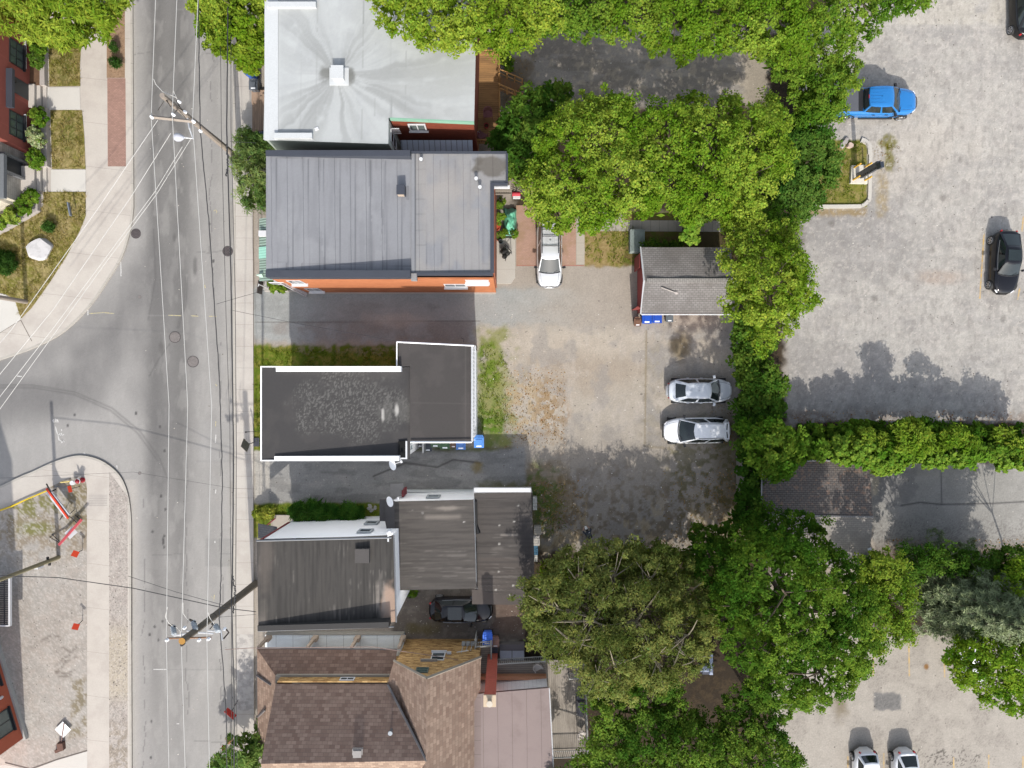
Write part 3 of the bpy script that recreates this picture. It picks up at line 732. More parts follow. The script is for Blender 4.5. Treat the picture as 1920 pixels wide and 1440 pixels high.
M_greenwall = pm('green_grey_siding', CS(112,120,112), var=.08, rough=.8)
M_redbrick = pm('red_brick', C(150,74,52), var=.15, sc=.8, fine=.12, brick=('sz',.22,.075,.008,.75,.15))
fa = [W2(*q) for q in ((496,260,hA),(727,268,hA),(731,-40,hA),(502,-40,hA))]
wallmesh(fa, 0, hA-.02, (0,2,3)).build('wall', M_greenwall, A)
fr = [W2(*q) for q in ((730,220,hA),(887,226,hA),(893,-40,hA),(732,-40,hA))]
wallmesh(fr, 0, hA-.35, (0,1)).build('wall', M_redbrick, A)
wx = W2(728,245,hA)[0]; mb = MB(); mb.box(wx-.02,wx,W2(0,268,hA)[1],W2(0,221,hA)[1],0,hA-.02); mb.build('wall', pm('grey_siding', CS(150,156,152), var=.06, seams=((0,0,1,.12,.015,.25,0),)), A)
ys = W2(0,224,hA)[1]
mb = MB(); a = W(731,221,hA); b = W(889,228,hA); mb.obox(((a[0]+b[0])/2,(a[1]+b[1])/2-.02,hA-.17), (b[0]-a[0],.10,.34), (0,0,math.atan2(b[1]-a[1],b[0]-a[0]))); mb.build('fascia', pm('mint_trim', C(150,196,170), var=.1), A)
def onA(px, z): return W2(px, 720-ys*25*50/(50-z), z)
for px_, z0, z1, w in ((783,5.1,6.25,1.15),(793,1.9,3.2,1.1)):
    xx = (px_-960)*(50-(z0+z1)/2)/1250; window(A, (xx, ys+.0), (1,0), (0,-1), w, z0, z1, M_white if z0>4 else pm('grey_frame', C(150,156,156)), glassy('pane_grey', (.10,.12,.115), .15), vb=1, hb=0, sill=.12, fw=.09)
for z in (6.2,5.9,5.5,5.2): pass
mb = MB()
for k in range(4):
    x = wx+.28; z = 6.1-.28*k; mb.obox((x,ys-.25,z),(.55,.05,.04))
mb.build('vent_louvre', M_white, A)
window(A, (wx, ys-.7), (0,1), (1,0), .8, 4.2, 6.2, M_white, M_glass, vb=0, hb=1)
# curb ridges along the roof's front edge and the hatch
M_pale = pm('membrane_trim', C(222,225,226), var=.04)
mb = MB()
for x0_,x1_,y_ in ((500,592,8),(513,585,254)):
    a = W(x0_,y_,hA+.25); b = W(x1_,y_,hA+.25); mb.box(a[0],b[0],a[1]-.17,a[1]+.17,hA+.003,hA+.26)
a = W(496,255,hA+.1); mb.box(a[0]-.02,a[0]+.85,a[1]-.25,W(0,-40,hA)[1],hA+.003,hA+.05)
mb.build('roof_curb', M_pale, A)
hc = W(634,138,hA+.3)
h = MB(); h.prism([(hc[0]-.62,hc[1]-.62),(hc[0]+.62,hc[1]-.62),(hc[0]+.62,hc[1]+.5),(hc[0]-.62,hc[1]+.5)], hA-.01, hA+.07); h.obox((hc[0],hc[1],hA+.28),(.72,.76,.44)); hm = h.build('roof_hatch', M_pale, A)
h = MB(); h.obox((hc[0],hc[1],hA+.53),(.80,.84,.06)); h.build('hatch_lid', M_pale, hm)
h = MB(); a = W(594,242,hA); h.obox((a[0],a[1],hA+.03),(.25,.2,.05),(0,0,.4)); h.build('flashing_scrap', M_white, A)
# lean-to in the gap
L_ = MB(); a = W(752,266,4.0); b = W(886,276,4.0); L_.quad((a[0],b[1]-.25,3.7),(b[0],b[1]-.25,3.7),(b[0],a[1]+.05,4.2),(a[0],a[1]+.05,4.2)); L_.quad((a[0],b[1]-.25,3.66),(a[0],a[1]+.05,4.16),(b[0],a[1]+.05,4.16),(b[0],b[1]-.25,3.66))
L_.build('lean_to_roof', pm('seamed_metal', CS(150,160,170), var=.1, rough=.4, metal=.3, seams=((1,0,0,.38,.05,.55,0),)), A)
# neighbour beyond
c = W(600,-30,6.6); N_ = thing('maroon_roof_building', 'building with a dark maroon roof edge beyond the pale grey roof', 'building', (c[0],c[1],0))
a = W(506,9,6.6); b = W(702,9,6.6); mb = MB(); mb.box(a[0],b[0],a[1]+.25,a[1]+9,6.45,6.75); mb.build('roof', pm('maroon_metal', CS(120,48,44), var=.15), N_)
mb = MB(); mb.box(a[0]+.1,b[0]-.1,a[1]+.35,a[1]+8.9,0,6.45); mb.build('wall', M_redbrick, N_)
# timber deck behind it
M_deck = pm('deck_timber', C(190,146,96), var=.16, sc=1.2, fine=.12, stretch=(.5,2,1), seams=((0,1,0,.14,.018,.6,0),), blotch=(C(120,92,66),.9,.55,.12,.5))
M_deckr = pm('rail_timber', C(196,148,92), var=.15, fine=.1)
zD = 1.6; c = W(914,170,0); D_ = thing('timber_deck', 'honey coloured timber deck with stairs behind the pale grey roof', 'deck', (c[0],c[1],0))
a = W(880,94,zD); b = W(936,268,zD); mb = MB(); mb.box(a[0],b[0],b[1],a[1],zD-.15,zD); mb.build('deck_floor', M_deck, D_)
for (q0,q1) in (((893,94),(936,94)),((936,94),(936,140)),((936,170),(936,208)),((893,262),(936,262))):
    mb = MB(); p0 = W(*q0,zD+.95); p1 = W(*q1,zD+.95)
    mb.tube([p0,p1],.055,4); mb.tube([(p0[0],p0[1],zD+.3),(p1[0],p1[1],zD+.3)],.035,4)
    L = (Vector(p1)-Vector(p0)).length; k = max(2,int(L/.13))
    for i in range(k+1):
        t = i/k; x = p0[0]+(p1[0]-p0[0])*t; y = p0[1]+(p1[1]-p0[1])*t; mb.box(x-.018,x+.018,y-.018,y+.018,zD+.3,zD+.95)
    for q in (p0,p1): mb.box(q[0]-.06,q[0]+.06,q[1]-.06,q[1]+.06,0,zD+1.05)
    mb.build('railing', M_deckr, D_)
x0_,_,_ = W(936,0,zD); ya = W(0,140,zD)[1]; yb = W(0,168,zD)[1]
mb = MB()
for k in range(6): mb.box(x0_+.27*k+.03,x0_+.27*k+.27,yb,ya,zD-.26*(k+1)-.05,zD-.26*(k+1))
st_ = mb.build('stairs', pm('stair_timber', C(160,120,86), var=.15), D_)
for y in (ya,yb):
    mb = MB(); mb.tube([(x0_,y,zD+.9),(x0_+1.7,y,.9)],.055,4); mb.tube([(x0_,y,zD+.3),(x0_+1.7,y,.25)],.04,4)
    for k in range(4): t=k/3; mb.box(x0_+1.7*t-.05,x0_+1.7*t+.05,y-.05,y+.05,max(0,zD*(1-t)-.1),zD+.95-zD*t)
    mb.build('stair_rail', M_deckr, D_)
# garden chair, pots on the deck
def pot(px,py,z,r,hh,col,label,inner=C(90,60,44),grp='plant pots on the timber deck'):
    x,y,_ = W(px,py,z+hh); t = thing('plant_pot', label, 'pot', (x,y,z), grp)
    mb = MB(); mb.lathe((x,y,z),[(r*.75,0),(r,hh),(r*1.08,hh),(r*1.08,hh+.04),(r*.92,hh+.04),(r*.9,hh-.06)],14); mb.build('pot', pm('pot_glaze', col, var=.08, rough=.5), t)
    mb = MB(); mb.cyl((x,y,z+hh-.08),(x,y,z+hh-.05),r*.9,n=14); mb.build('soil', pm('pot_soil', inner, var=.3), t)
pot(895,252,zD,.2,.35,C(226,214,206),'white pot with a red filling at the end of the timber deck',C(196,36,44))
pot(912,235,zD,.17,.3,C(190,52,60),'small red pot beside the dark garden chair on the timber deck')
M_wicker = pm('plum_wicker', CS(96,62,66), var=.25, sc=8)
def gchair(x,y,z,rz,label,mat,name='garden_chair',grp='garden chairs on the decks'):
    t = thing(name,label,'chair',(x,y,z),grp,rz)
    mb = MB(); mb.prism([(-.26,-.24),(.26,-.24),(.28,.1),(.2,.27),(-.2,.27),(-.28,.1)],.40,.45); mb.build('seat',mat,t)
    mb = MB()
    for k in range(9):
        a = PI*(.08+.84*k/8); mb.tube([(.27*math.cos(a),.05+.24*math.sin(a),.45),(.30*math.cos(a),.07+.28*math.sin(a),.86)],.028,4)
    mb.tube([(.30*math.cos(PI*q/10),.07+.28*math.sin(PI*q/10),.88) for q in range(11)],.035,5); mb.build('backrest',mat,t)
    for s in (-1,1):
        mb = MB(); mb.box(s*.30-.03,s*.30+.03,-.26,.12,.62,.66); mb.box(s*.30-.02,s*.30+.02,-.25,-.21,.0,.62); mb.build('armrest',mat,t)
        mb = MB(); mb.box(s*.24-.02,s*.24+.02,.18,.22,0,.45); mb.build('leg',mat,t)
    return t
a = W(915,214,zD+.4); gchair(a[0],a[1],zD,0.05,'plum coloured wicker chair in the middle of the timber deck',M_wicker)
a = W(904,255,zD+.4); gchair(a[0],a[1],zD,2.6,'plum coloured wicker chair beside the white pot at the deck end',M_wicker)

# ---------------------------------------------------------------- B: slate grey roof, orange brick
zB = 7.45; c = W(700,400,0)
Bd = thing('orange_brick_building', 'long building with a slate grey seamed roof and an orange brick side wall', 'building', (c[0],c[1],0))
xw = W(498,0,zB)[0]; xm = W(771,0,7.0)[0]; xe = W(924,0,6.9)[0]
yn = W(0,282,zB)[1]; ysB = W(0,519,zB)[1]; ysE = W(0,515,6.95)[1]; ynE = W(0,284,6.95)[1]
def roofB(h):
    def f(X, Y):
        px = 960+X*25*50/(50-h); py = 720-Y*25*50/(50-h); n2=fbm(px*.03,py*.02,2); n4=fbm(px*.5,py*.5,4,2); ns=fbm(px*.14,py*.012,7)
        col = lay(np.tile(np.array(C(152,153,157)), (len(X),1)), sstep(.45,.65,ns), C(142,143,147), .7)
        col = lay(col, sstep(.5,.66,n2), C(162,163,166), .5)
        for k,x in enumerate((520.5,549.5,579,607.5,636.5,664.5,693.5,722,750.5,798,826,854,882)):
            w = 1.1 if x<760 else .9; col = lay(col, pline(px,py,[(x,300),(x+1.5,505)],w,.9), C(92,93,97), .85 if k in (3,6) else .62)
        for x in (599,605,692,695,714,717): col = lay(col, pline(px,py,[(x,300),(x+1,500)],3,4)*(ns>.45), C(126,127,131), .5)
        col = lay(col, pline(px,py,[(778.5,284),(779.5,513)],1.6,1), C(78,80,84), .85)
        col = lay(col, (px>779)*(px<799), C(160,158,156), .5)
        for y in (318,346,374,402,431,459): col = lay(col, pline(px,py,[(780,y),(798,y)],.9,.8), C(112,112,114), .7)
        for y in (315,386,414,442,470,495): col = lay(col, pline(px,py,[(903,y),(918,y)],.8,.8), C(120,120,124), .6)
        col = lay(col, pline(px,py,[(904,345),(905,512)],.9,.8), C(112,113,117), .6)
        col = lay(col, pline(px,py,[(520,298),(765,290)],.8,.8)+pline(px,py,[(522,493),(770,497)],.8,.8), C(104,105,109), .6)
        for x in (539,567,601,629,657): col = lay(col, pline(px,py,[(x,494),(x,506)],.8,.8)+pline(px,py,[(x,289),(x,297)],.8,.8), C(104,105,109), .6)
        col = lay(col, (px>779)*sstep(.4,.6,n2), C(166,162,158), .55)
        col = lay(col, blob(px,py,922,312,30,20,.15,.35,21,.06), C(112,106,98), .85)
        col = lay(col, blob(px,py,897,300,10,8,.4,.6,22,.1)+blob(px,py,893,318,8,5,.4,.6,23,.1), C(104,98,90), .75)
        col = lay(col, blob(px,py,840,345,40,40,.7,.6,24,.04), C(174,168,162), .6)
        return col*(.96+.08*n4)[:,None]
    return f
M_roofB = pm('membrane_slate', (1,1,1), var=.05, sc=.7, fine=.06, fsc=12, rough=.75, attr=True, seams=((1,.01,0,.995,.034,.42,.33),))
M_roofBe = pm('membrane_slate_rear', (1,1,1), var=.05, sc=.7, fine=.06, fsc=12, rough=.75, attr=True, seams=((1,.01,0,.963,.03,.38,.12),))
gridmesh('roof', [(xw,ysB,zB-.08),(xm,ysB,6.75),(xm,yn,6.75),(xw,yn,zB-.08)], .08, roofB(7.1), M_roofB, Bd)
gridmesh('roof', [(xm,ysE,6.86),(xe,ysE,6.80),(xe,ynE,6.80),(xm,ynE,6.86)], .08, roofB(6.85), M_roofBe, Bd)
e0 = W(920,288,6.8); e1 = W(949,344,6.8)
gridmesh('roof', [(xe,e1[1],6.79),(e1[0],e1[1],6.79),(e1[0],ynE-.05,6.79),(xe,ynE-.05,6.79)], .08, roofB(6.8), M_roofBe, Bd)
mb = MB()
mb.box(xw,xm,ysB-.02,ysB+.42,6.6,zB); mb.box(xw,xm,yn-.35,yn+.02,6.6,zB)
mb.box(xm+.001,xe,ysE-.02,ysE+.16,6.5,6.95); mb.box(xe-.16,xe+.08,ysE+.161,e1[1],6.5,6.95); mb.box(xm+.001,xe+.9,ynE-.12,ynE+.02,6.5,6.95)
mb.box(xe+.081,e1[0]+.1,e1[1]-.14,e1[1],6.5,6.95); mb.box(e1[0]-.02,e1[0]+.12,e1[1]+.001,ynE-.1,6.5,6.9)
mb.build('parapet', M_dark, Bd)
mb = MB(); a = W(770,500,6.9); mb.box(xm-.02,xm+.35,ysB-.15,ysB+.3,6.55,6.98); mb.build('parapet_end', pm('grey_flashing', C(160,158,158)), Bd)
M_orange = pm('orange_brick', C(206,130,86), var=.06, sc=.9, fine=.07, fsc=20, rough=.9, brick=('sz',.24,.07,.009,.88,.10), blotch=(C(170,96,60),.7,.6,.1,.5))
mb = MB(); mb.box(xw+.05,xe+.05,ysB+.0,ysB+.10,0,6.6) ; mb.build('wall', M_orange, Bd)
mb = MB(); mb.box(xe-.1,xe+.1,ysE+.15,ynE-.2,0,6.5); mb.build('wall', pm('rust_brick', C(186,112,84), var=.12, brick=('yz',.24,.07,.009,.8,.12)), Bd)
mb = MB(); mb.box(xw+.05,xw+.15,ysB+.11,yn-.05,0,7.2); mb.box(xw+.16,xe,yn-.2,yn-.05,0,6.5); mb.build('wall', pm('back_brick', C(150,90,70), var=.15), Bd)
yw = ysB
for px_, z0, z1, w in ((895,5.2,6.3,1.5),(855,3.2,4.4,1.5),(562,4.6,6.0,.95),(594,1.0,2.4,1.0)):
    window(Bd, ((px_-960)*(50-z0)/1250, yw), (1,0), (0,-1), w, z0, z1, M_white, M_glass, vb=1, sill=.20, d=.04)
mb = MB(); a = W(895,522,6.2); mb.box(a[0]-.75,a[0]+.75,yw-.42,yw-.02,6.25,6.32); mb.build('window_hood', M_white, Bd)
mb = MB(); mb.box(xw+.4,xe+.02,yw-.10,yw-.003,0,.25); mb.build('plinth', pm('plinth_stone', C(196,186,176)), Bd)
# roof vent with its stub shadow
a = W(752,357,7.2); mb = MB(); mb.box(a[0]-.26,a[0]+.26,a[1]-.30,a[1]+.3,6.7,7.42); cv = mb.build('roof_vent', M_dark, Bd)
mb = MB(); mb.box(a[0]-.2,a[0]+.2,a[1]-.34,a[1]-.301,7.0,7.35); mb.build('vent_louvre', pm('tan_louvre', C(196,178,160)), cv)
mb = MB(); mb.box(a[0]-.44,a[0]+.44,a[1]-.5,a[1]+.42,6.74,6.775); mb.build('vent_flashing', pm('vent_flash', C(140,141,145)), cv)
for px_,py_ in ((790,300),(893,336),(900,352)):
    a = W(px_,py_,7.0); mb = MB(); mb.cyl((a[0],a[1],6.8),(a[0],a[1],7.15),.09,n=10); v = mb.build('vent_pipe', M_grey, Bd)
    mb = MB(); mb.cyl((a[0],a[1],7.15),(a[0],a[1],7.2),.12,n=10); mb.build('vent_cap', M_white, v)
# front awning of pleated mint metal
M_mint = pm('mint_awning', C(172,196,180), var=.12, sc=1, rough=.5, seams=((0,1,0,.17,.07,.55,0),))
mb = MB(); zc = 6.0; xo = W(483,0,zc)[0]; y0_ = W(0,526,zc)[1]; y1_ = W(0,408,zc)[1]
mb.quad((xo,y0_,zc-.3),(xw+.06,y0_,zc+.2),(xw+.06,y1_,zc+.2),(xo,y1_,zc-.3)); mb.quad((xo,y1_,zc-.33),(xw+.06,y1_,zc+.17),(xw+.06,y0_,zc+.17),(xo,y0_,zc-.33)); mb.build('awning', M_mint, Bd)
mb = MB(); ya = W(0,484,zc)[1]; yb = W(0,462,zc)[1]; mb.quad((xo-.02,ya,zc-.26),(xw+.05,ya,zc+.24),(xw+.05,yb,zc+.24),(xo-.02,yb,zc-.26)); mb.build('awning', pm('bright_mint', C(176,236,214), var=.06, seams=((0,1,0,.17,.05,.25,0),)), Bd)
mb = MB(); ya = W(0,440,zc)[1]; mb.box(xo+.1,xw-.1,ya-.12,ya+.25,zc-.12,zc+.12); mb.build('awning_gap', M_white, Bd)
mb = MB(); a = W(482,514,zc); mb.add([(a[0]-.2,a[1],zc-.3),(a[0]+.35,a[1]-.3,zc-.28),(a[0]+.35,a[1]+.2,zc-.28),(a[0]+.35,a[1],zc+.1)],[(0,1,3),(0,3,2),(1,2,3),(0,2,1)]); mb.build('awning_tip', pm('mint_tip', C(196,222,206)), Bd)
# white outside stair at the front corner
mb = MB(); P0 = Vector(W(534,525,4.2)); P1 = Vector(W(573,545.5,.2))
for dy in (.28,-.28):
    mb.tube([(P0.x,P0.y+dy-.1,4.2),(P1.x,P1.y+dy-.1,.1)],.06,4); mb.tube([(P0.x,P0.y+dy-.1,5.1),(P1.x,P1.y+dy-.1,1.0)],.035,4)
for k in range(15):
    t = (k+.5)/15; q = P0.lerp(P1,t); mb.box(q.x-.12,q.x+.12,q.y-.1-.26,q.y-.1+.26,q.z-.02,q.z+.02)
for k in range(5):
    t = k/4; q = P0.lerp(P1,t)
    for dy in (.28,-.28): mb.box(q.x-.02,q.x+.02,q.y+dy-.12,q.y+dy-.08,q.z,q.z+.9)
mb.build('outside_stair', M_white, Bd)
mb = MB(); a = W(513,531,4.2); b = W(540,522,4.2); mb.prism([(a[0],b[1]),(a[0],a[1]+.1),(a[0]+.3,a[1]-.1),(b[0]-.3,a[1]-.1),(b[0],a[1]+.1),(b[0],b[1])],4.1,4.2)
for k in range(9): x=a[0]+(b[0]-a[0])*k/8; mb.box(x-.015,x+.015,a[1]-.1,a[1]-.07,4.2,5.1)
mb.tube([(a[0],a[1]-.08,5.1),(b[0],a[1]-.08,5.1)],.035,4); mb.build('balcony', M_white, Bd)
pl = thing('front_planter', 'concrete planter box of greenery at the foot of the white outside stair', 'planter', W(518,538,0)); 
mb = MB(); a = W(495,546,.4); b = W(552,527,.4); mb.box(a[0],b[0],a[1],a[1]+.1,0,.4); mb.box(a[0],a[0]+.35,a[1]+.101,b[1],0,.4); mb.build('planter_wall', pm('planter_conc', C(200,194,186), var=.1), pl)
# rear gallery of B: balcony and canopy trim
mb = MB(); a = W(919,346,6.6); b = W(956,351,6.6); mb.box(a[0],b[0],a[1]-.24,a[1]-.05,6.42,6.6); mb.build('white_beam', M_white, Bd)
mb = MB(); a = W(921,365,3.4); b = W(956,352,3.4)
for k in range(9): x=a[0]+(b[0]-a[0])*k/8; mb.box(x-.10,x+.10,a[1]+.1,b[1]+.9,3.3,3.4)
mb.box(a[0]-.1,b[0]+.1,a[1]-.02,a[1]+.06,4.2,4.28); mb.box(a[0]-.1,b[0]+.1,a[1]-.02,a[1]+.06,3.4,3.46)
mb.build('rear_balcony', pm('grey_boards', C(168,158,146), var=.15), Bd)

# ---------------------------------------------------------------- C: white house, black roofs
zC = 7.0; Cd = thing('white_house', 'white rendered house with two dark flat roofs and bright white roof edges', 'house', W(690,760,0))
def px_of(X,Y,h): return 960+X*1250/(50-h), 720-Y*1250/(50-h)
def roofC(X, Y):
    px, py = px_of(X,Y,6.8); n2=fbm(px*.03,py*.03,2); n4=fbm(px*.5,py*.5,4,2); n5=fbm(px*.75,py*.36,5,3); ns=fbm(px*.10,py*.014,7)
    col = lay(np.tile(np.array(C(72,70,70)), (len(X),1)), sstep(.5,.66,n2), C(80,77,76), .7)
    reg = blob(px,py,655,762,105,62,.25,.5,3,.03)
    col = lay(col, reg, C(80,78,76), .6)
    col = lay(col, reg*sstep(.54,.68,n5), C(96,94,92), .5)
    col = lay(col, reg*sstep(.52,.40,n5), C(62,60,60), .5)
    col = lay(col, reg*sstep(.60,.67,fbm(px*.55,py*.3,41,2)), C(138,136,132), .45)
    col = lay(col, blob(px,py,735,770,30,24,.5,.7,8,.05)*sstep(.42,.62,ns), C(112,110,106), .5)
    col = lay(col, blob(px,py,716,778,3,12,.4,.5,9,.1)+blob(px,py,742,768,4,10,.4,.5,10,.1), C(206,202,196), .8)
    return col*(.94+.12*n4)[:,None]
def roofC2(X, Y):
    px, py = px_of(X,Y,6.9); n2=fbm(px*.03,py*.03,2); n4=fbm(px*.5,py*.5,4,2)
    col = lay(np.tile(np.array(C(78,74,72)), (len(X),1)), sstep(.5,.66,n2), C(86,81,79), .7)
    col = lay(col, pline(px,py,[(770,755),(884,757)],.7,.8)+pline(px,py,[(872,650),(872,826)],.6,.8), C(100,95,92), .5)
    return col*(.95+.10*n4)[:,None]
M_roofC = pm('membrane_black', (1,1,1), var=.04, sc=.6, fine=.06, fsc=15, rough=.85, attr=True, bump=.2, bsc=20)
x0_ = W(490,0,zC)[0]; x1_ = W(768,0,6.6)[0]; yN = W(0,688,zC)[1]; yS = W(0,863,zC)[1]
gridmesh('roof', [(x0_,yS,zC-.02),(x1_,yS,6.35),(x1_,yN,6.35),(x0_,yN,zC-.02)], .065, roofC, M_roofC, Cd)
a = W(745,641,6.9); b = W(886,828,6.9)
gridmesh('roof', [(x1_+.02,b[1],6.55),(b[0],b[1],6.5),(b[0],W(0,648,6.9)[1],6.5),(x1_+.02,W(0,643,6.9)[1],6.55)], .08, roofC2, M_roofC, Cd)
gridmesh('roof', [(a[0],yN+.05,6.53),(x1_+.02,yN+.05,6.53),(x1_+.02,W(0,643,6.9)[1],6.56),(a[0],a[1],6.56)], .08, roofC2, M_roofC, Cd)
M_bright = pm('bright_white_cap', (.86,.86,.87), var=.02, rough=.5)
xa = W(518,0,zC)[0]; xb = W(751,0,zC)[0]
mb = MB(); mb.box(xa,xb,yN-.30,yN+.04,6.2,zC+.06); mb.build('parapet', pm('cap_stained', (.86,.86,.87), var=.02, blotch=(C(200,198,190),.5,.63,.03,.7)), Cd)
mb = MB(); mb.box(W(515,0,zC)[0],W(748,0,zC)[0],yS-.04,yS+.26,6.2,zC+.06); mb.build('parapet', M_bright, Cd)
mb = MB(); mb.box(x0_-.05,xa,yN-.02,yN+.05,6.5,zC+.02); mb.box(x0_-.05,x0_+.03,yS,yN-.021,6.5,zC+.02); mb.box(x0_-.05,W(514,0,zC)[0],yS-.05,yS+.02,6.5,zC+.02); mb.build('edge_trim', M_bright, Cd)
mb = MB(); p0 = W(744,641,6.7); p1 = W(889,648,6.7); mb.tube([p0,p1],.05,4); mb.tube([p0,(p0[0],yN+.02,6.7)],.04,4)
p2 = W(884,829,6.7); mb.tube([W(770,829,6.7),p2],.055,4); mb.build('edge_trim', M_bright, Cd)
mb = MB()
mb.tube([(W(885,0,6.7)[0],p1[1],6.66),(W(885,0,6.7)[0],p2[1],6.66)],.06,4); mb.tube([(W(891,0,6.6)[0],p1[1],6.6),(W(891,0,6.6)[0],p2[1]+1,6.6)],.05,4)
for k in range(24): y = p1[1]+(p2[1]-p1[1])*(k+.5)/24; mb.box(W(884,0,6.6)[0],W(891,0,6.6)[0],y-.02,y+.02,6.57,6.63)
mb.build('gutter', M_white, Cd)
fp = [(x0_+.03,yS+.02),(x1_-.5,yS+.02),(x1_-.5,W(0,829,6.9)[1]+.05),(b[0]-.05,W(0,829,6.9)[1]+.05),(b[0]-.05,W(0,649,6.9)[1]),(a[0]+.05,W(0,643,6.9)[1]),(a[0]+.05,yN-.05),(x0_+.03,yN-.05)]
wallmesh(fp,0,6.34).build('wall', M_whitewall, Cd)
# inset corner: white return wall with window
xr = W(761,0,6.5)[0]; mb = MB(); q0 = W(760,859,6.5); q1 = W(762,827,6.5)
mb.box(W(748,0,6.3)[0],xr,q0[1],q1[1],6.36,6.5); mb.build('roof_corner', M_roofC, Cd)
mb = MB(); mb.box(xr-.25,xr-.02,q0[1]+.05,q1[1]+.4,0,6.36); mb.box(xr-.35,xr+.08,q0[1]-.06,q0[1]+.03,6.2,6.52); mb.box(xr-.02,xr+.08,q0[1]+.031,q1[1],6.2,6.52); mb.build('return_wall', M_white, Cd)
window(Cd, (xr-.02,(q0[1]+q1[1])/2+.1), (0,1), (1,0), .8, 3.6, 5.4, M_white, glassy('pane_sky',(.18,.24,.25),.12), vb=1, hb=1)
mb = MB(); mb.obox((xr+.55,q0[1]+.35,1.2),(.1,.9,2.2)); mb.build('porch_screen', M_grey, Cd)
mb = MB(); q = W(869,640,6.7); mb.tube([(q[0],q[1]-.05,6.7),(q[0]+.05,q[1]+.12,6.95),(q[0]-.12,q[1]+.2,7.0)],.02,5); mb.build('vent_hook', M_black, Cd)

# ---------------------------------------------------------------- D: white terrace with striped dark roofs (three volumes)
Dd = thing('white_sided_house', 'white sided house with three stepped dark roofs streaked by rain', 'house', W(730,1060,0))
def roofD(h, vert, seed, base=(69,66,63)):
    def f(X, Y):
        px, py = px_of(X,Y,h); n2=fbm(px*.03,py*.03,seed); n4=fbm(px*.5,py*.5,4,2)
        ns = fbm(px*.34,py*.010,seed+1,4) if vert else fbm(px*.012,py*.30,seed+1,4)
        ns2 = fbm(px*.5,py*.014,seed+5,3) if vert else fbm(px*.016,py*.5,seed+5,3)
        col = lay(np.tile(np.array(C(*base)), (len(X),1)), sstep(.45,.66,ns), C(base[0]+9,base[1]+8,base[2]+7), .8)
        col = lay(col, sstep(.5,.36,ns), C(base[0]-10,base[1]-10,base[2]-10), .8)
        col = lay(col, sstep(.56,.68,ns2)*.8, C(base[0]+16,base[1]+15,base[2]+14), .5)
        col = lay(col, sstep(.62,.72,ns2)*sstep(.52,.66,n2), C(126,120,114), .5)
        if seed == 3:
            col = lay(col, blob(px,py,500,1060,14,40,.6,.7,31), C(122,112,104), .5)
            col = lay(col, blob(px,py,497,1160,10,30,.6,.7,33), C(150,140,130), .5)
            col = lay(col, blob(px,py,730,1140,18,38,.25,.4,32,.05), C(190,162,142), .9)
            col = lay(col, blob(px,py,712,1128,12,30,.6,.6,35,.05)*sstep(.4,.6,ns), C(170,160,150), .6)
        if seed == 6: col = lay(col, pline(px,py,[(800,970),(840,970),(860,969)],4,6)*ns+blob(px,py,835,953,26,4,.6,.6,36,.05), C(162,152,142), .7)
        if seed == 9:
            col = lay(col, blob(px,py,984,1030,12,60,.6,.9,37,.04), C(62,58,58), .75)
            for y in (947,974,1000,1054): col = lay(col, pline(px,py,[(893,y),(996,y)],1.2,2), C(70,66,64), .7)
            col = lay(col, pline(px,py,[(968,925),(968,975)],1,1), C(72,68,66), .6)
            col = lay(col, pline(px,py,[(940,1003),(970,1003)],2,2), C(164,156,148), .7)
            for x,y in ((972,948),(964,978),(936,985),(936,1020),(935,1072),(930,1106),(962,1098),(956,1116),(924,1124)):
                col = lay(col, blob(px,py,x,y,1.8,1.6,.4,.3,38,.2), C(200,196,188), .9)
        for x,y in ((774,958),(870,979),(792,962),(741,1022)): col = lay(col, blob(px,py,x,y,1.4,1.2,.4,.3,39,.2), C(214,210,204), .9)
        return col*(.95+.10*n4)[:,None]
    return f
M_roofD = pm('membrane_streaked', (1,1,1), var=.03, sc=.6, fine=.05, fsc=15, rough=.8, attr=True)
zD1 = 7.5
q = [W(*t) for t in ((484,1181,zD1),(738,1174,zD1),(734,1008,zD1),(481,1014,zD1))]
def sink(pts, z): return [(p[0],p[1],z if not isinstance(z,(list,tuple)) else z[i]) for i,p in enumerate(pts)]
gridmesh('roof', sink(q,[7.45,6.75,6.75,7.45]), .08, roofD(7.1,True,3), M_roofD, Dd)
fD = [(p[0],p[1]) for p in q]; fDi = shrink(fD,.06)
wallmesh(fDi,0,6.74,(2,)).build('wall', M_whitewall, Dd)
wallmesh(fDi,0,6.74,(0,1,3)).build('wall', M_whitewall, Dd)
mb = MB(); mb.tube([q[3],q[2]],.06,4); mb.build('eaves_gutter', M_grey, Dd)
mb = MB(); a,b = Vector(q[0]),Vector(q[1]); mb.obox(((a.x+b.x)/2-.15,(a.y+b.y)/2+.12,7.15),((b-a).length-.3,.35,.9),(0,0,math.atan2(b.y-a.y,b.x-a.x))); mb.build('parapet', pm('parapet_dark', C(70,68,67), var=.1), Dd)
mb = MB(); mb.tube([(a.x,a.y-.08,7.5),(b.x,b.y-.08,7.4)],.04,4); mb.tube([(b.x+.05,b.y,6.85),(q[2][0]+.05,q[2][1],6.85)],.05,4); mb.build('edge_trim', M_grey, Dd)
mb = MB(); t = W(733,1002,6.9); mb.lathe((t[0]-.1,t[1]+.1,6.5),[(.18,0),(.25,.25),(.12,.4)],8); mb.obox((t[0]-.2,t[1]-.25,6.75),(.1,.5,.1)); mb.build('downpipe_head', M_white, Dd)
hx,hy,_ = W(678,1042,7.3); mb = MB(); mb.box(hx-.46,hx+.46,hy-.5,hy+.4,6.8,7.22); mb.build('roof_hatch', pm('hatch_dark', C(92,88,86)), Dd)
yNw = fDi[2][1]
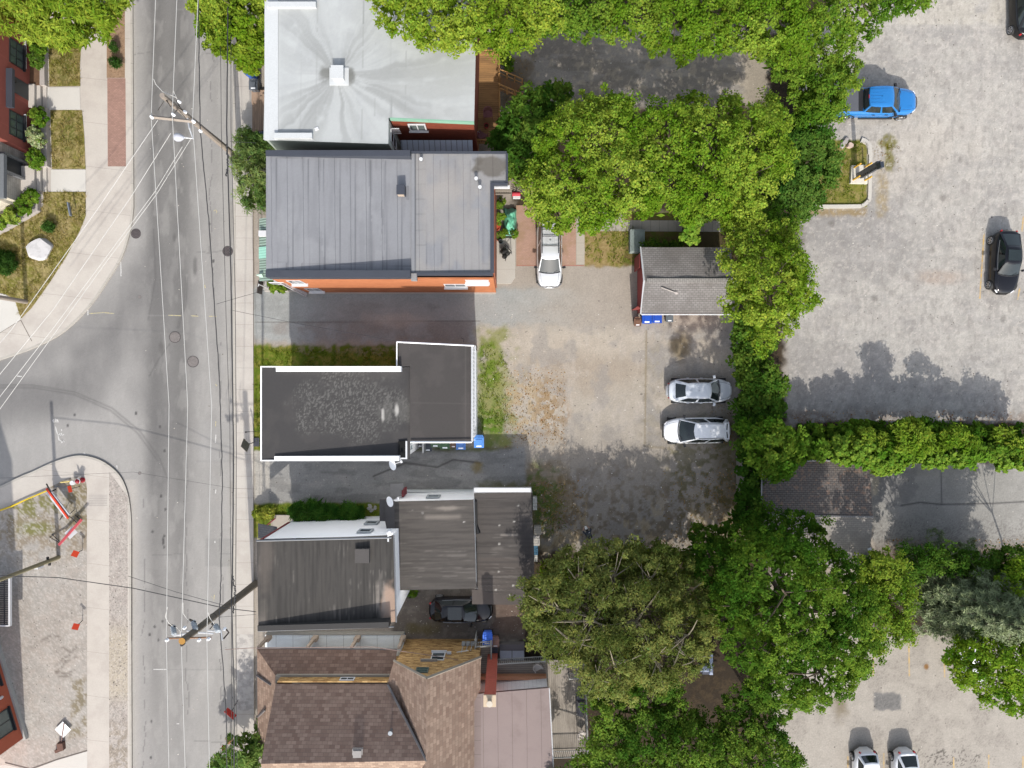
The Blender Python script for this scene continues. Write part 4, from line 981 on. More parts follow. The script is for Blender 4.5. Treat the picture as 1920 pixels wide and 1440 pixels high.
for px_, z0, z1 in ((688,4.9,5.9),(700,2.3,3.3)):
    window(Dd, ((px_-960)*(50-z0)/1250, yNw+.0), (1,0), (0,1), .95, z0, z1, pm('grey_white_frame', C(190,196,198)), M_glass, vb=0, d=.08, fw=.14)
M_maroon = pm('maroon_trim', C(140,62,66), var=.1)
cx_, cy_ = fDi[3]; mb = MB(); mb.box(cx_-.02,cx_+.14,cy_-.02,cy_+.05,1.6,7.3); mb.build('corner_trim', M_maroon, Dd)
M_shg = pm('charcoal_shingle', C(84,86,92), var=.1, fine=.1, brick=('xy',.33,.16,.02,.6,.1))
mb = MB(); a = W(482,1013,3.6); b = W(541,980,2.6); mb.quad((a[0]-.2,a[1],2.9),(cx_+.0,a[1],4.0),(cx_+.0,b[1],4.0),(a[0]-.2,b[1],2.9)); mb.quad((a[0]-.2,b[1],2.85),(cx_,b[1],3.95),(cx_,a[1],3.95),(a[0]-.2,a[1],2.85)); mb.build('porch_roof', M_shg, Dd)
mb = MB(); mb.tube([W(500,985,1.0),W(516,972,1.0)],.05,4); mb.tube([W(516,972,1.0),W(516,972,0)],.04,4); mb.build('porch_rail', M_maroon, Dd)
mb = MB(); a=W(512,1000,.2); b=W(566,966,.2); mb.box(a[0],b[0],a[1],b[1],0,.2); mb.build('porch_slab', pm('porch_conc', C(196,186,174)), Dd)
zD2 = 4.5
def P4(pts,z): return [W(x_,y_,z) for x_,y_ in pts]
gridmesh('roof', sink(P4([(744,1107),(893,1104),(888,937),(739,940)],zD2), [zD2,zD2-.1,zD2-.1,zD2]), .08, roofD(4.5,False,6,(84,79,75)), M_roofD, Dd)
mb = MB(); mb.prism([t[:2] for t in P4([(722,940),(739.5,940),(744,1040),(735,1040),(722,978)],zD2)], zD2-.2, zD2-.005); mb.prism([t[:2] for t in P4([(711,937),(721.8,937),(721.8,978),(711,978)],zD2)], zD2-.4, zD2-.12); mb.build('roof_strip', pm('strip_roof', C(98,94,92), var=.1), Dd)
f2 = shrink([t[:2] for t in P4([(733,1106),(893,1103),(888,938),(733,941)],zD2)],.05); wallmesh(f2,0,zD2-.12).build('wall', M_whitewall, Dd)
window(Dd, ((812-960)*(50-3.0)/1250, f2[2][1]+.0), (1,0), (0,1), .95, 2.3, 3.3, pm('grey_white_frame2', C(190,196,198)), M_glass, vb=0, d=.08, fw=.14)
mb = MB(); a=W(752,925,3.0); mb.obox((a[0]-.3,f2[2][1]+.5,3.0),(.9,.9,.1),(0,0.25,0)); mb.build('stoop_roof', pm('stoop', CS(96,94,92)), Dd)
mb = MB(); mb.obox((a[0]+.1,f2[2][1]+.25,2.2),(.12,.5,1.6)); mb.build('stoop_post', M_maroon, Dd)
zD3 = 2.7
gridmesh('roof', P4([(896,1106),(1000,1131),(1002,1046),(894,1046)],zD3), .08, roofD(2.7,False,9,(86,79,75)), M_roofD, Dd)
gridmesh('roof', P4([(894,1046),(1002,1046),(996,922),(889,925)],zD3), .08, roofD(2.7,False,9,(80,75,72)), M_roofD, Dd)
mb = MB(); mb.prism([t[:2] for t in P4([(897,1106),(998,1131),(960,1134),(885,1133),(885,1106)],zD3)], zD3-.25, zD3-.01); mb.build('roof_lip', pm('lip_roof', C(92,84,80), var=.15), Dd)
f3 = [t[:2] for t in P4([(891,1104),(998,1128),(998,924),(889,926)],zD3)]; wallmesh(f3,0,zD3-.05).build('wall', M_whitewall, Dd)
mb = MB(); a=W(888,919,zD3+.1); b=W(995,918,zD3+.1); mb.box(a[0],b[0],a[1]-.15,a[1]+.15,zD3-.3,zD3+.1); mb.build('parapet', M_white, Dd)
mb = MB(); a=W(752,921,.5); b=W(888,917,.5); mb.box(a[0],b[0],a[1]-.06,a[1]+.06,0,.5); mb.build('plinth', pm('plinth_grey', CS(150,152,150)), Dd)
mb = MB(); mb.tube([W(892,940,zD3+.05),W(893,985,zD3+.05),W(897,1000,zD3+.05)],[.1,.1,.16],6); mb.tube([W(893,1012,zD3+.1),W(895,1100,zD3+.1)],.03,4); mb.build('roof_pipe', M_black, Dd)
# leaning panels and boxes behind it
for (px_,py_,w,d,hh,colr,lab) in ((1003,944,.28,1.0,.5,C(206,204,196),'narrow pale timber box against the dark roofed rear wall'),
        (1008,995,.5,.62,.6,C(196,188,176),'square pale box beside the white chest behind the dark roofed house'),
        (1006,1014,.45,.75,.6,C(206,200,192),'white chest with a slatted lid behind the dark roofed house'),
        (1004,1032,.32,.7,.5,C(74,118,146),'blue crate at the back of the dark roofed house'),
        (1004,1047,.26,.5,.4,C(212,210,204),'small white crate nearest the olive green tree')):
    x,y,_ = W(px_,py_,hh); t = thing('storage_box', lab, 'box', (x,y,0), 'boxes behind the dark roofed house')
    mb = MB(); mb.box(x-w/2,x+w/2,y-d/2,y+d/2,0,hh-.05); mt_ = pm('box_mat', tuple(min(.8,v*1.0) for v in colr), var=.15, sc=3); mb.build('box', mt_, t)
    mb = MB()
    for k in range(4): mb.box(x-w/2-.02,x+w/2+.02,y-d/2+d*k/4+.01,y-d/2+d*(k+1)/4-.01,hh-.049,hh)
    mb.build('lid', mt_, t)
# satellite dishes
def dish(px,py,z,label,rz):
    x,y,_ = W(px,py,z); t = thing('satellite_dish', label, 'satellite dish', (x,y,z-.6), 'satellite dishes')
    M = Matrix.Rotation(rz,4,'Z') @ Matrix.Rotation(math.radians(62),4,'Y')
    def T(v): q = M @ Vector(v); return (q.x+x,q.y+y,q.z+z)
    mb = MB(); vs=[]; fs=[]; n=20
    for j in range(5):
        r=.36*j/4
        for i in range(n): vs.append(T((r*math.cos(2*PI*i/n)*.85,r*math.sin(2*PI*i/n),.35*(r)**2*1.2)))
    for j in range(4):
        for i in range(n): fs.append((j*n+i,j*n+(i+1)%n,(j+1)*n+(i+1)%n,(j+1)*n+i))
    o=len(vs); mb.add(vs,fs); mb.add([tuple(Vector(v)-Vector(T((0,0,.02)))+Vector(T((0,0,0)))) for v in vs],[f[::-1] for f in fs]); mb.build('reflector', pm('dish_paint', (.80,.80,.81), rough=.4), t)
    mb = MB(); mb.tube([T((.3,0,.02)),T((.36,0,.5))],.022,5); mb.obox(T((.36,0,.52)),(.12,.18,.12),(0,0,rz)); mb.build('feed_arm', M_white, t)
    mb = MB(); mb.tube([T((0,0,-.02)),(x-.1,y+.1,z-.2),(x-.1,y+.1,z-.6)],.03,5); mb.build('mast', M_grey, t)
dish(735,872,7.1,'white satellite dish over the lane on the speckled roof corner',.35)
dish(730,941,5.1,'white satellite dish beside the streaked middle roof',.35)
# ---------------------------------------------------------------- E: brown shingled house at the bottom
Ed = thing('brown_shingle_house', 'house with brown shingled hip and cross gable roofs and a yellow brick gable', 'house', W(700,1360,0))
def shingle(name, ax, col, v=.25):
    return pm(name, col, var=.07, sc=.5, fine=.08, fsc=14, rough=.92, brick=(ax,.34,.19,.012,.62,v,(1-v,1-v*1.25,1-v*1.3)), blotch=(tuple(x*.80 for x in col),1.6,.56,.1,.5))
BR = C(152,130,117)
M_shN = shingle('brown_shingle', 'xy', BR); M_shE = shingle('brown_shingle_cross', 'yx', C(160,138,122))  # one shingle toned per slope: sun and shade are put into the colours
ex0 = -16.1; ey = -20.45; ez = 4.6; rz_ = 7.0; ry = -24.5; gx = -5.5
# main roof: north plane, valley to the cross gable
mb = MB(); mb.add([(ex0,ey,ez),(-8.5,ey,ez),(gx,ry+.2,rz_),(ex0-.1,ry,rz_)],[(3,2,1,0)]); mb.add([(ex0,ey,ez-.12),(-8.5,ey,ez-.12),(gx,ry+.2,rz_-.12),(ex0-.1,ry,rz_-.12)],[(0,1,2,3)]); mb.build('roof', M_shN, Ed)
mb = MB(); mb.add([(ex0-.1,ry,rz_),(gx,ry+.2,rz_),(gx,-30.5,3.6),(ex0-.1,-30.5,3.6)],[(3,2,1,0)]); mb.build('roof', shingle('brown_shingle_sun','xy',C(174,150,131)), Ed)  # lighter copy for the south slope, sunlight painted into its colour
mb = MB(); mb.add([(ex0,ey,ez),(ex0-.1,ry,rz_),(ex0-.1,-30.5,3.6),(ex0+.1,-28,1.5),(ex0+.1,ey-.1,1.5)],[(0,1,2,3,4)]); mb.build('gable_end', pm('yellow_brick_w', C(196,158,92), brick=('yz',.22,.075,.008,.8,.15)), Ed)
# cross gable
gy = -19.0; xl = -8.1; xr_ = -2.15; zl = 4.3; zr = 3.7
mb = MB()
mb.add([(xl,gy,zl),(gx,gy,rz_),(gx,-31,rz_),(-8.5,ey,ez-.02)],[(0,1,2,3)]); 
mb.build('roof', M_shE, Ed)
mb = MB(); mb.add([(gx,gy,rz_),(xr_,gy,zr),(xr_-.05,-21.2,zr),(-2.6,-21.9,zr+.35),(-2.6,-31,zr+.35),(gx,-31,rz_)],[(0,1,2,3,4,5)]); mb.build('roof', M_shE, Ed)
mb = MB(); mb.tube([(gx,gy,rz_+.01),(gx,-31,rz_+.01)],.07,5); mb.build('ridge_cap', M_shE, Ed)
mb = MB(); mb.tube([(-8.45,ey,ez+.02),(gx,ry+.2,rz_+.02)],.09,5); mb.build('valley_flashing', pm('valley_grey', C(120,118,120)), Ed)
M_ybrick = pm('yellow_brick', CS(136,112,74), var=.15, fine=.12, fsc=10, brick=('xz',.34,.11,.006,.85,.18,(.45,.36,.28)))
mb = MB(); mb.add([(xl+.15,gy-.12,0),(xr_-.15,gy-.12,0),(xr_-.15,gy-.12,zr),(gx,gy-.12,rz_-.12),(xl+.15,gy-.12,zl)],[(4,3,2,1,0)]); mb.build('wall', M_ybrick, Ed)
mb = MB()
for a,b in (((xl,gy+.02,zl-.05),(gx,gy+.02,rz_-.03)),((gx,gy+.02,rz_-.03),(xr_,gy+.02,zr-.05))):
    mb.tube([a,b],.10,4)
mb.build('barge_board', pm('barge_grey', C(176,166,150)), Ed)
mb = MB(); mb.box(ex0+.1,xl,-20.35,-20.25,0,4.55); mb.box(xl+.15,xl+.25,gy-.13,-20.4,0,4.2); mb.box(xr_-.25,xr_-.15,-21.1,gy-.13,0,3.55); mb.build('wall', M_ybrick, Ed)
window(Ed, (-140*46.3/1250*1.0+.0, gy-.12), (1,0), (0,1), .95, 2.6, 3.9, M_white, M_glass, vb=0, hb=1, sill=.16)
mb = MB(); mb.box(-5.75-.55,-5.75+.6,gy-.12,gy+.05,4.0,4.1); mb.build('lintel', pm('lintel_grey', C(176,170,160)), Ed)
window(Ed, (-6.0, gy-.12), (1,0), (0,1), .85, 5.1, 5.9, pm('olive_frame', C(110,120,112)), glassy('olive_pane',(.05,.08,.07),.1), vb=0, hb=1)
window(Ed, (-11.3, -20.25), (1,0), (0,1), 1.0, 4.05, 4.5, M_white, M_glass, vb=1)
mb = MB()
for k in range(3):
    x = -2.9-.32*k; mb.box(x-.13,x+.13,gy-.11,gy+.10,1.0,1.35); mb.tube([(x,gy+.0,1.35),(x-.05,gy,2.5+.2*k)],.03,5)
mb.build('electric_meter', pm('meter_grey', C(190,194,194)), Ed)
mb = MB(); mb.tube([(-3.1,gy+.05,2.6),(-3.9,gy+.05,2.9)],.03,5); mb.box(-4.6,-4.3,gy-.1,gy+.05,2.75,2.9); mb.build('conduit', M_white, Ed)
# lower porch roof with hip
M_shP = shingle('porch_shingle','xy',C(146,122,108)); M_shPW = shingle('porch_shingle_w','yx',C(166,142,124))  # same porch shingle twice, the north slope's copy painted darker as shade
mb = MB(); mb.add([(-18.05,-18.75,2.8),(-8.15,-18.85,2.8),(-8.15,-20.2,3.8),(-16.4,-20.2,3.8)],[(3,2,1,0)]); mb.add([(-18.05,-18.75,2.7),(-8.15,-18.85,2.7),(-8.15,-20.2,3.7),(-16.4,-20.2,3.7)],[(0,1,2,3)]); mb.build('porch_roof', M_shP, Ed)
mb = MB(); mb.add([(-18.05,-18.75,2.8),(-16.4,-20.2,3.8),(-16.3,-25.6,3.8),(-18.0,-25.6,2.8)],[(3,2,1,0)]); mb.build('porch_roof', M_shPW, Ed)
mb = MB(); mb.tube([(-18.08,-18.72,2.74),(-8.15,-18.82,2.74)],.06,5); mb.tube([W(481,1266,2.9),W(508,1284,3.6)],.09,4); mb.tube([W(484,1344,2.8),W(497,1331,3.4)],.08,4); mb.build('gutter', pm('gutter_brown', C(130,124,122)), Ed)
mb = MB(); mb.box(-16.3,-8.3,-20.24,-20.1,3.75,3.95); mb.build('flashing', pm('flash_grey', C(170,164,152)), Ed)
# porch floor with posts
mb = MB(); a = W(497,1190,.5); b = W(757,1190,.5); mb.box(a[0],b[0],-20.2,a[1],0,.5); mb.build('porch_floor', pm('porch_floor_mat', CS(172,178,180), var=.08, seams=((1,0,0,1.25,.03,.5,0),)), Ed)
mb = MB(); mb.box(a[0],b[0],a[1]-.02,a[1]+.06,0,.54); mb.build('porch_edge', pm('porch_edge_mat', CS(120,118,112)), Ed)
for px_ in (505,593,672,757):
    x,_,_ = W(px_,0,.5); mb = MB(); mb.box(x-.1,x+.1,a[1]-.2,a[1]-.02,.5,2.68); mb.box(x-.2,x+.2,a[1]-.3,a[1]-.021,.5,1.2); mb.build('porch_post', pm('post_brown', CS(132,120,108)), Ed)
# flat roofed annex, chimney, vents
M_flatE = pm('membrane_brown', C(158,142,138), var=.06, sc=.5, fine=.06, rough=.85, seams=((1,.012,0,1.02,.03,.45,.25),), blotch=(C(140,124,120),.6,.6,.1,.6))
an = [W(*t)[:2] for t in ((886,1302,3.2),(1029,1290,3.2),(1040,1500,3.2),(880,1500,3.2))]
mb = MB(); mb.prism(an,3.0,3.2); mb.build('roof', M_flatE, Ed)
mb = MB(); mb.sheet([W(*t)[:2] for t in ((886,1303,3.2),(902,1301.5,3.2),(902,1490,3.2),(881,1490,3.2))],3.206); mb.build('roof_strip', pm('strip_brown', C(150,134,130), seams=((0,1,0,1.0,.03,.4,0),)), Ed)
mb = MB(); mb.tube([W(1030,1290,3.25),W(1041,1500,3.25)],.04,4); mb.build('gutter', M_white, Ed)
wi = shrink(an,.08); wallmesh(wi,0,3.0).build('wall', pm('blue_grey_siding', CS(200,210,218), var=.04, seams=((1,0,0,.3,.02,.2,0),)), Ed)
mb = MB(); yy = W(0,1271,1.35)[1]; mb.box(wi[0][0],wi[1][0],yy-.1,yy+.16,1.0,1.5); mb.build('plinth', pm('plinth_brown', CS(150,110,84)), Ed)
cx_, cy_ = -1.42, -19.85
mb = MB(); mb.box(cx_-.36,cx_+.36,cy_-.7,cy_,0,7.45); ch = mb.build('chimney', pm('chimney_brick', CS(132,66,54), var=.12, brick=('xz',.22,.075,.01,1.2,.15)), Ed)
mb = MB(); mb.box(cx_-.40,cx_+.40,cy_-.72,cy_+.03,7.45,7.56); mb.build('chimney_cap', pm('cap_stone', C(222,200,172)), ch)
mb = MB(); mb.cyl((cx_,cy_-.38,7.56),(cx_,cy_-.38,7.85),.14,n=12); mb.cyl((cx_,cy_-.38,7.85),(cx_,cy_-.38,7.9),.2,n=12); mb.build('flue', pm('flue_clay', C(226,214,196)), ch)
for px_,py_,zz,r in ((670,1415,6.8,.34),):
    x,y,_ = W(px_,py_,zz); mb = MB(); mb.box(x-r,x+r,y-r,y+r,zz-.6,zz+.0); mb.box(x-r*.8,x+r*.8,y-r*.8,y+r*.8,zz,zz+.08); mb.build('roof_vent', pm('vent_grey', C(176,170,166)), Ed)
x,y,_ = W(732,1374,6.4); mb = MB(); mb.cyl((x,y,5.4),(x,y,6.35),.09,n=10); mb.cyl((x,y,6.35),(x,y,6.5),.15,n=10); mb.box(x-.22,x+.22,y-.25,y+.25,5.7,5.85); mb.build('vent_pipe', pm('zinc', C(170,176,182), metal=.5, rough=.4), Ed)
# grey decks
M_gdeck = pm('weathered_deck', C(176,166,154), var=.16, sc=1.5, fine=.15, stretch=(2,.5,1), seams=((1,0,0,.145,.02,.6,0),), blotch=(C(120,110,100),.9,.55,.12,.6))
M_gdeckx = pm('weathered_deck_x', C(172,162,150), var=.16, sc=1.5, fine=.15, stretch=(.5,2,1), seams=((0,1,0,.145,.02,.6,0),), blotch=(C(120,110,100),.9,.55,.12,.6))
M_rail = pm('rail_grey', C(188,188,184), var=.1)
GD = thing('weathered_deck', 'grey weathered timber deck wrapping the flat brown roof of the shingle house', 'deck', W(1065,1330,0))
mb = MB(); a=W(893,1271,1.0); b=W(1023,1202,1.0); mb.box(a[0],b[0],a[1],W(0,1240,1.0)[1],.85,1.0); mb.box(a[0],W(922,0,1)[0],W(0,1239.9,1.0)[1],W(0,1212,1.0)[1],.85,1.0); mb.build('deck_floor', M_gdeckx, GD)
mb = MB(); mb.box(W(1023,0,1)[0]+.005,W(1098,0,1.0)[0],W(0,1420,1)[1],W(0,1238,1)[1],.84,.995); mb.build('deck_floor', M_gdeck, GD)
def rail(parent,q0,q1,z,mat,hh=.95,step=.14,name='railing'):
    p0=W(*q0,z+hh); p1=W(*q1,z+hh); mb=MB(); mb.tube([p0,p1],.05,4); mb.tube([(p0[0],p0[1],z+.1),(p1[0],p1[1],z+.1)],.035,4)
    L=math.hypot(p1[0]-p0[0],p1[1]-p0[1]); k=max(2,int(L/step))
    for i in range(k+1):
        t=i/k; x=p0[0]+(p1[0]-p0[0])*t; y=p0[1]+(p1[1]-p0[1])*t; mb.box(x-.018,x+.018,y-.018,y+.018,z+.1,z+hh)
    for q in (p0,p1): mb.box(q[0]-.05,q[0]+.05,q[1]-.05,q[1]+.05,0,z+hh+.05)
    return mb.build(name,mat,parent)
for q0,q1 in (((892,1213),(920,1211)),((921,1212),(921,1246)),((922,1246),(1022,1240)),((1068,1273),(1097,1271)),((1098,1272),(1103,1420)),((1036,1421),(1103,1419)),((891,1202),(891,1228))):
    rail(GD,q0,q1,1.0,M_rail)
mb = MB()
for k in range(5): mb.box(W(1100,0,0)[0]+.3*k,W(1100,0,0)[0]+.3*k+.28,W(0,1268,0)[1]-1.2,W(0,1268,0)[1],.0,.8-.18*k)
mb.build('deck_steps', M_gdeckx, GD)
rail(GD,(1121,1258),(1122,1330),.2,M_rail)
M_cream = pm('cream_plastic', C(214,204,196), var=.04, rough=.5)
a=W(1008,1250,1.4); gchair(a[0],a[1],1.0,.5,'cream plastic chair on the grey deck at the edge of the olive green tree',M_cream)
a=W(1091,1376,1.4); gchair(a[0],a[1],1.0,1.0,'cream plastic chair in the far corner of the grey deck',M_cream)
x,y,_=W(1088,1326,1.6); t=thing('barbecue','black covered barbecue against the grey deck railing','barbecue',(x,y,1.0))
mb=MB(); mb.box(x-.28,x+.28,y-.5,y+.5,1.0,1.75); mb.tube([(x,y-.5,1.8),(x,y+.5,1.8)],.22,8); mb.build('body',pm('cover_black',CS(70,68,70),rough=.6),t); mb=MB(); mb.box(x-.24,x+.24,y+.5,y+.8,1.6,1.65); mb.build('side_shelf',pm('shelf_grey',CS(90,88,90)),t)
x,y,_=W(960,1222,.7); t=thing('storage_chest','grey double lidded storage chest between the yellow gable and the olive tree','chest',(x,y,0))
M_ch=pm('chest_grey',CS(120,122,130),var=.08); mb=MB(); mb.box(x-.92,x+.92,y-.75,y+.5,0,.62); mb.build('body',pm('chest_side',CS(80,78,78)),t)
for s in (-1,1): mb=MB(); mb.box(x+s*.46-.43,x+s*.46+.43,y-.77,y+.05,.62,.68); mb.build('lid',M_ch,t)
mb=MB(); mb.box(x-.85,x+.85,y+.08,y+.52,.62,.66); mb.build('tray',pm('tray_dark',CS(72,68,70)),t)

# ---------------------------------------------------------------- F and G: red houses at the left edge
Fd = thing('red_townhouse', 'red rendered townhouse with dark framed windows above a shrub border', 'house', W(20,180,0))
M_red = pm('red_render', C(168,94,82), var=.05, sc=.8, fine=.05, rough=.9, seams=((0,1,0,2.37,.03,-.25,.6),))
M_red2 = pm('red_render_sun', C(214,112,78), var=.05, fine=.05)  # brighter copy of the red render, sunlight put into its colour
xF = W(64,0,0)[0]; yF0 = W(0,289,0)[1]; yF1 = W(0,58,0)[1]
mb = MB(); mb.box(xF-12,xF,yF0,yF1,0,8.2); mb.build('wall', M_red, Fd)
mb = MB(); mb.box(xF-12,xF+.75,yF1+.0,yF1+9,0,8.2); mb.build('wall', M_red2, Fd)
M_dkf = pm('charcoal_frame', (.02,.021,.024), rough=.4); M_pane = glassy('pane_green', (.07,.09,.085), .12)
for py_ in (100,234):
    window(Fd, (xF, W(0,py_,0)[1]*.962), (0,1), (1,0), 1.75, 1.15, 2.5, M_dkf, M_pane, vb=2, hb=1, sill=.16, fw=.06)
mb = MB(); mb.box(xF,xF+.16,W(0,141,0)[1],W(0,88,0)[1]+.1,1.0,1.08); mb.box(xF,xF+.16,W(0,273,0)[1],W(0,220,0)[1]-.2,1.0,1.08); mb.build('sill', M_white, Fd)
mb = MB(); mb.box(xF-.01,xF+.03,W(0,195,0)[1],W(0,166,0)[1],.45,2.7); dr = mb.build('door', pm('charcoal_door', (.035,.038,.042), rough=.5), Fd)
mb = MB(); mb.box(xF,xF+.45,W(0,198,0)[1]*.94,W(0,125,0)[1]*.94,2.55,2.8); mb.build('canopy', M_dark, Fd)
M_stone = pm('grey_stone', C(196,190,180), var=.16, sc=1.6, fine=.12, brick=('yz',.6,.2,.012,.7,.14))
xs = W(50,0,0)[0]
mb = MB(); mb.box(xs-9,xs,W(0,384,0)[1],yF0-.002,0,7.5); mb.build('wall', M_stone, Fd)
mb = MB(); p0=W2(50,384); p1=W2(-60,445); mb.add([(*p0,0),(*p1,0),(*p1,7.5),(*p0,7.5)],[(0,1,2,3)]); mb.build('wall', pm('pale_stone', C(226,216,196), var=.14, sc=1.4, brick=('sz',.6,.2,.012,.75,.12)), Fd)
mb = MB(); mb.box(xs,xs+.03,W(0,342,0)[1],W(0,308,0)[1],.45,3.0); mb.build('door', pm('charcoal_door2', (.03,.033,.037), rough=.5), Fd)
mb = MB(); mb.box(xs-.1,xs+.35,W(0,342,0)[1],W(0,338,0)[1],.45,2.6); mb.box(xs-.1,xs+.35,W(0,310,0)[1],W(0,307,0)[1],.45,2.6); mb.build('door_frame', M_grey, Fd)
mb = MB(); a=W(11,372,3.3); mb.box(a[0]-6,a[0],a[1],W(0,290,3.3)[1],3.2,3.5); mb.build('canopy', pm('slate_canopy', C(124,128,132), var=.05), Fd)
x,y,_=W(38,306,2.2); mb=MB(); mb.box(xs,xs+.12,y-.1,y+.1,2.0,2.35); mb.build('wall_lamp', M_black, Fd)
mb=MB(); mb.box(xF,xF+.1,W(0,152,0)[1]*.96-.08,W(0,152,0)[1]*.96+.08,1.9,2.2); mb.build('wall_lamp', M_black, Fd)
# raised beds, landings and steps in front of it
PB = thing('planter_bed', 'raised concrete bed of rounded shrubs under the red townhouse windows', 'planter', W(85,240,0))
M_bed = pm('bed_concrete', C(196,188,182), var=.06, sc=1, fine=.06); M_bsoil = pm('bed_soil', C(120,92,70), var=.3, sc=3, fine=.2)
for poly in ([(84,76),(92,76),(93,165),(84,165)],[(64,76),(83.9,76),(83.9,165),(64,165)],[(84,206),(95,206),(98,316),(84,316)],[(62,206),(83.9,206),(83.9,316),(60,316)],[(52,362),(80,362),(80,398),(20,433),(-40,462),(-40,430),(40,392)]):
    mb = MB(); m_ = M_bsoil if poly[0][0] in (64,62) else M_bed; mb.prism(pp(poly), Z, .55 if m_ is M_bed else .45); mb.build('bed_soil' if m_ is M_bsoil else 'bed_wall', m_, PB)
mb = MB(); mb.sheet(pp([(48,366),(70,366),(68,388),(20,416),(-40,440),(-40,430),(40,392)]), .556); mb.build('bed_soil', M_bsoil, PB)
for (y0_,y1_) in ((164,207),(316,361)):
    s_ = thing('entrance_steps', ('three concrete steps up to the red wall' if y0_<200 else 'three concrete steps up to the grey stone wall')+' door', 'steps', W(70,(y0_+y1_)/2,0), 'entrance steps at the townhouse')
    M_st = pm('step_concrete', C(222,214,204), var=.04)
    mb = MB(); mb.box(W(50,0,0)[0],W(75,0,0)[0],W(0,y1_,0)[1],W(0,y0_,0)[1],Z,.6); mb.build('landing', M_st, s_)
    for k in range(2):
        mb = MB(); x=W(76.5+8.5*k,0,0)[0]; mb.box(x,x+.27,W(0,y1_,0)[1],W(0,y0_,0)[1],Z,.44-.16*k); mb.build('step', M_st, s_)
mb = MB(); mb.prism(pp([(62,59),(72,59),(95,76),(66,76)]), Z, .8); mb.build('ledge', pm('cream_ledge', C(230,218,196), var=.05), Fd)
Gd = thing('red_corner_house', 'red rendered house with a grey plinth at the bottom corner', 'house', W(10,1330,0))
g0 = Vector((*W2(-30,1112),0)); g1 = Vector((*W2(51,1379),0)); gu = (g1-g0).normalized(); gn = Vector((-gu.y,gu.x,0))
if gn.x < 0: gn = -gn
M_red3 = pm('red_render_b', C(196,104,76), var=.06, sc=.8, fine=.06)
gq = Vector((*W2(-60,1432),0)); mb = MB(); g9 = g0-gn*9
mb.add([(*g0[:2],.3),(*g1[:2],.3),(*g1[:2],16),(*g0[:2],16)],[(0,1,2,3)]); mb.build('wall', M_red3, Gd)
mb = MB(); mb.add([(*g1[:2],.3),(*gq[:2],.3),(*gq[:2],16),(*g1[:2],16)],[(0,1,2,3)]); mb.build('wall', pm('red_render_c', C(206,108,74), var=.06), Gd)
mb = MB(); mb.add([(*g0[:2],16),(*g1[:2],16),(*gq[:2],16),(*g9[:2],16)],[(0,1,2,3)]); mb.build('roof', M_dark, Gd)
ang = math.atan2(gu.y,gu.x); L=(g1-g0).length; mb = MB(); mb.obox((g0+g1)/2+gn*.06+Vector((0,0,.2)), (L+.3,.22,.45), (0,0,ang)); mb.build('plinth', pm('plinth_pale', C(196,194,188)), Gd)
for py_ in (1262,1345):
    s = ((720-py_)/25*.985-g0.y)/gu.y; q = g0+gu*s
    window(Gd, (q.x,q.y), (gu.x,gu.y), (gn.x,gn.y), 1.7, .95, 2.4, M_dkf, M_pane, vb=1, hb=0, sill=.16, fw=.07)
s = ((720-1302)/25*.985-g0.y)/gu.y; q = g0+gu*s+gn*.08; mb=MB(); mb.cyl((q.x,q.y,1.2),(q.x+.06,q.y,1.45),.1,n=10); mb.build('wall_lamp', M_white, Gd)
mb = MB(); a=W(20,1171,1.4); b=W(-60,1084,1.4); n=26
for k in range(n): y=a[1]+(b[1]-a[1])*k/(n-1); mb.box(b[0],a[0]-.1,y-.03,y+.03,1.35,1.4)
mb.box(W(8,0,1.4)[0],W(9.5,0,1.4)[0],a[1],b[1],1.4,1.46)
mb.build('balcony_grating', pm('grate_dark', (.03,.03,.035)), Gd)
mb = MB(); mb.box(a[0]-.1,a[0]+.02,a[1]-.1,b[1],1.3,1.5); mb.box(b[0],a[0]-.101,a[1]-.12,a[1]-.02,1.3,1.5); mb.build('balcony_edge', M_white, Gd)

# ---------------------------------------------------------------- sheds
M_shg2 = pm('grey_shingle', C(158,153,150), var=.10, sc=.8, fine=.10, fsc=14, rough=.95, brick=('xy',.30,.15,.016,.48,.10), blotch=(C(122,116,112),.7,.52,.12,.6))
M_shg3 = pm('grey_shingle_ridge', C(168,163,158), var=.1, brick=('yx',.30,.15,.016,.6,.08))
Sh = thing('red_shed', 'small shed with red walls and a curling grey shingled gable roof', 'shed', W(1285,535,0))
sx0=W(1203,0,2.6)[0]; sx1=W(1372,0,2.6)[0]; sy0=W(0,588,2.5)[1]; sy1=W(0,463,2.5)[1]; syr=W(0,526,3.0)[1]
def sag(X,Y): return -.10*np.exp(-((X-sx0)/.9)**2)*np.sin((Y-sy0)/(sy1-sy0)*PI)*0 + .03*np.sin(X*2.1+Y*1.3)
gridmesh('roof', [(sx0,sy0,2.45),(sx1,sy0,2.45),(sx1,syr,3.0),(sx0+.12,syr,3.0)], .2, lambda X,Y: np.tile(np.array((.3,.3,.3)),(len(X),1)), M_shg2, Sh, sag)
gridmesh('roof', [(sx0+.12,syr,3.0),(sx1,syr,3.0),(sx1,sy1,2.4),(sx0-.05,sy1,2.4)], .2, lambda X,Y: np.tile(np.array((.3,.3,.3)),(len(X),1)), M_shg2, Sh, sag)
mb = MB(); mb.box(sx0+.3,sx1,syr-.14,syr+.14,2.97,3.07); mb.build('ridge_cap', M_shg3, Sh)
mb = MB(); mb.box(sx0+.3,sx1,sy0+.25,sy0+.35,0,2.36); mb.box(sx0+.3,sx1,sy1-.35,sy1-.25,0,2.3); mb.build('wall', pm('rust_boards', C(176,116,98), var=.2, sc=2, seams=((1,0,0,.3,.02,.5,0),)), Sh)
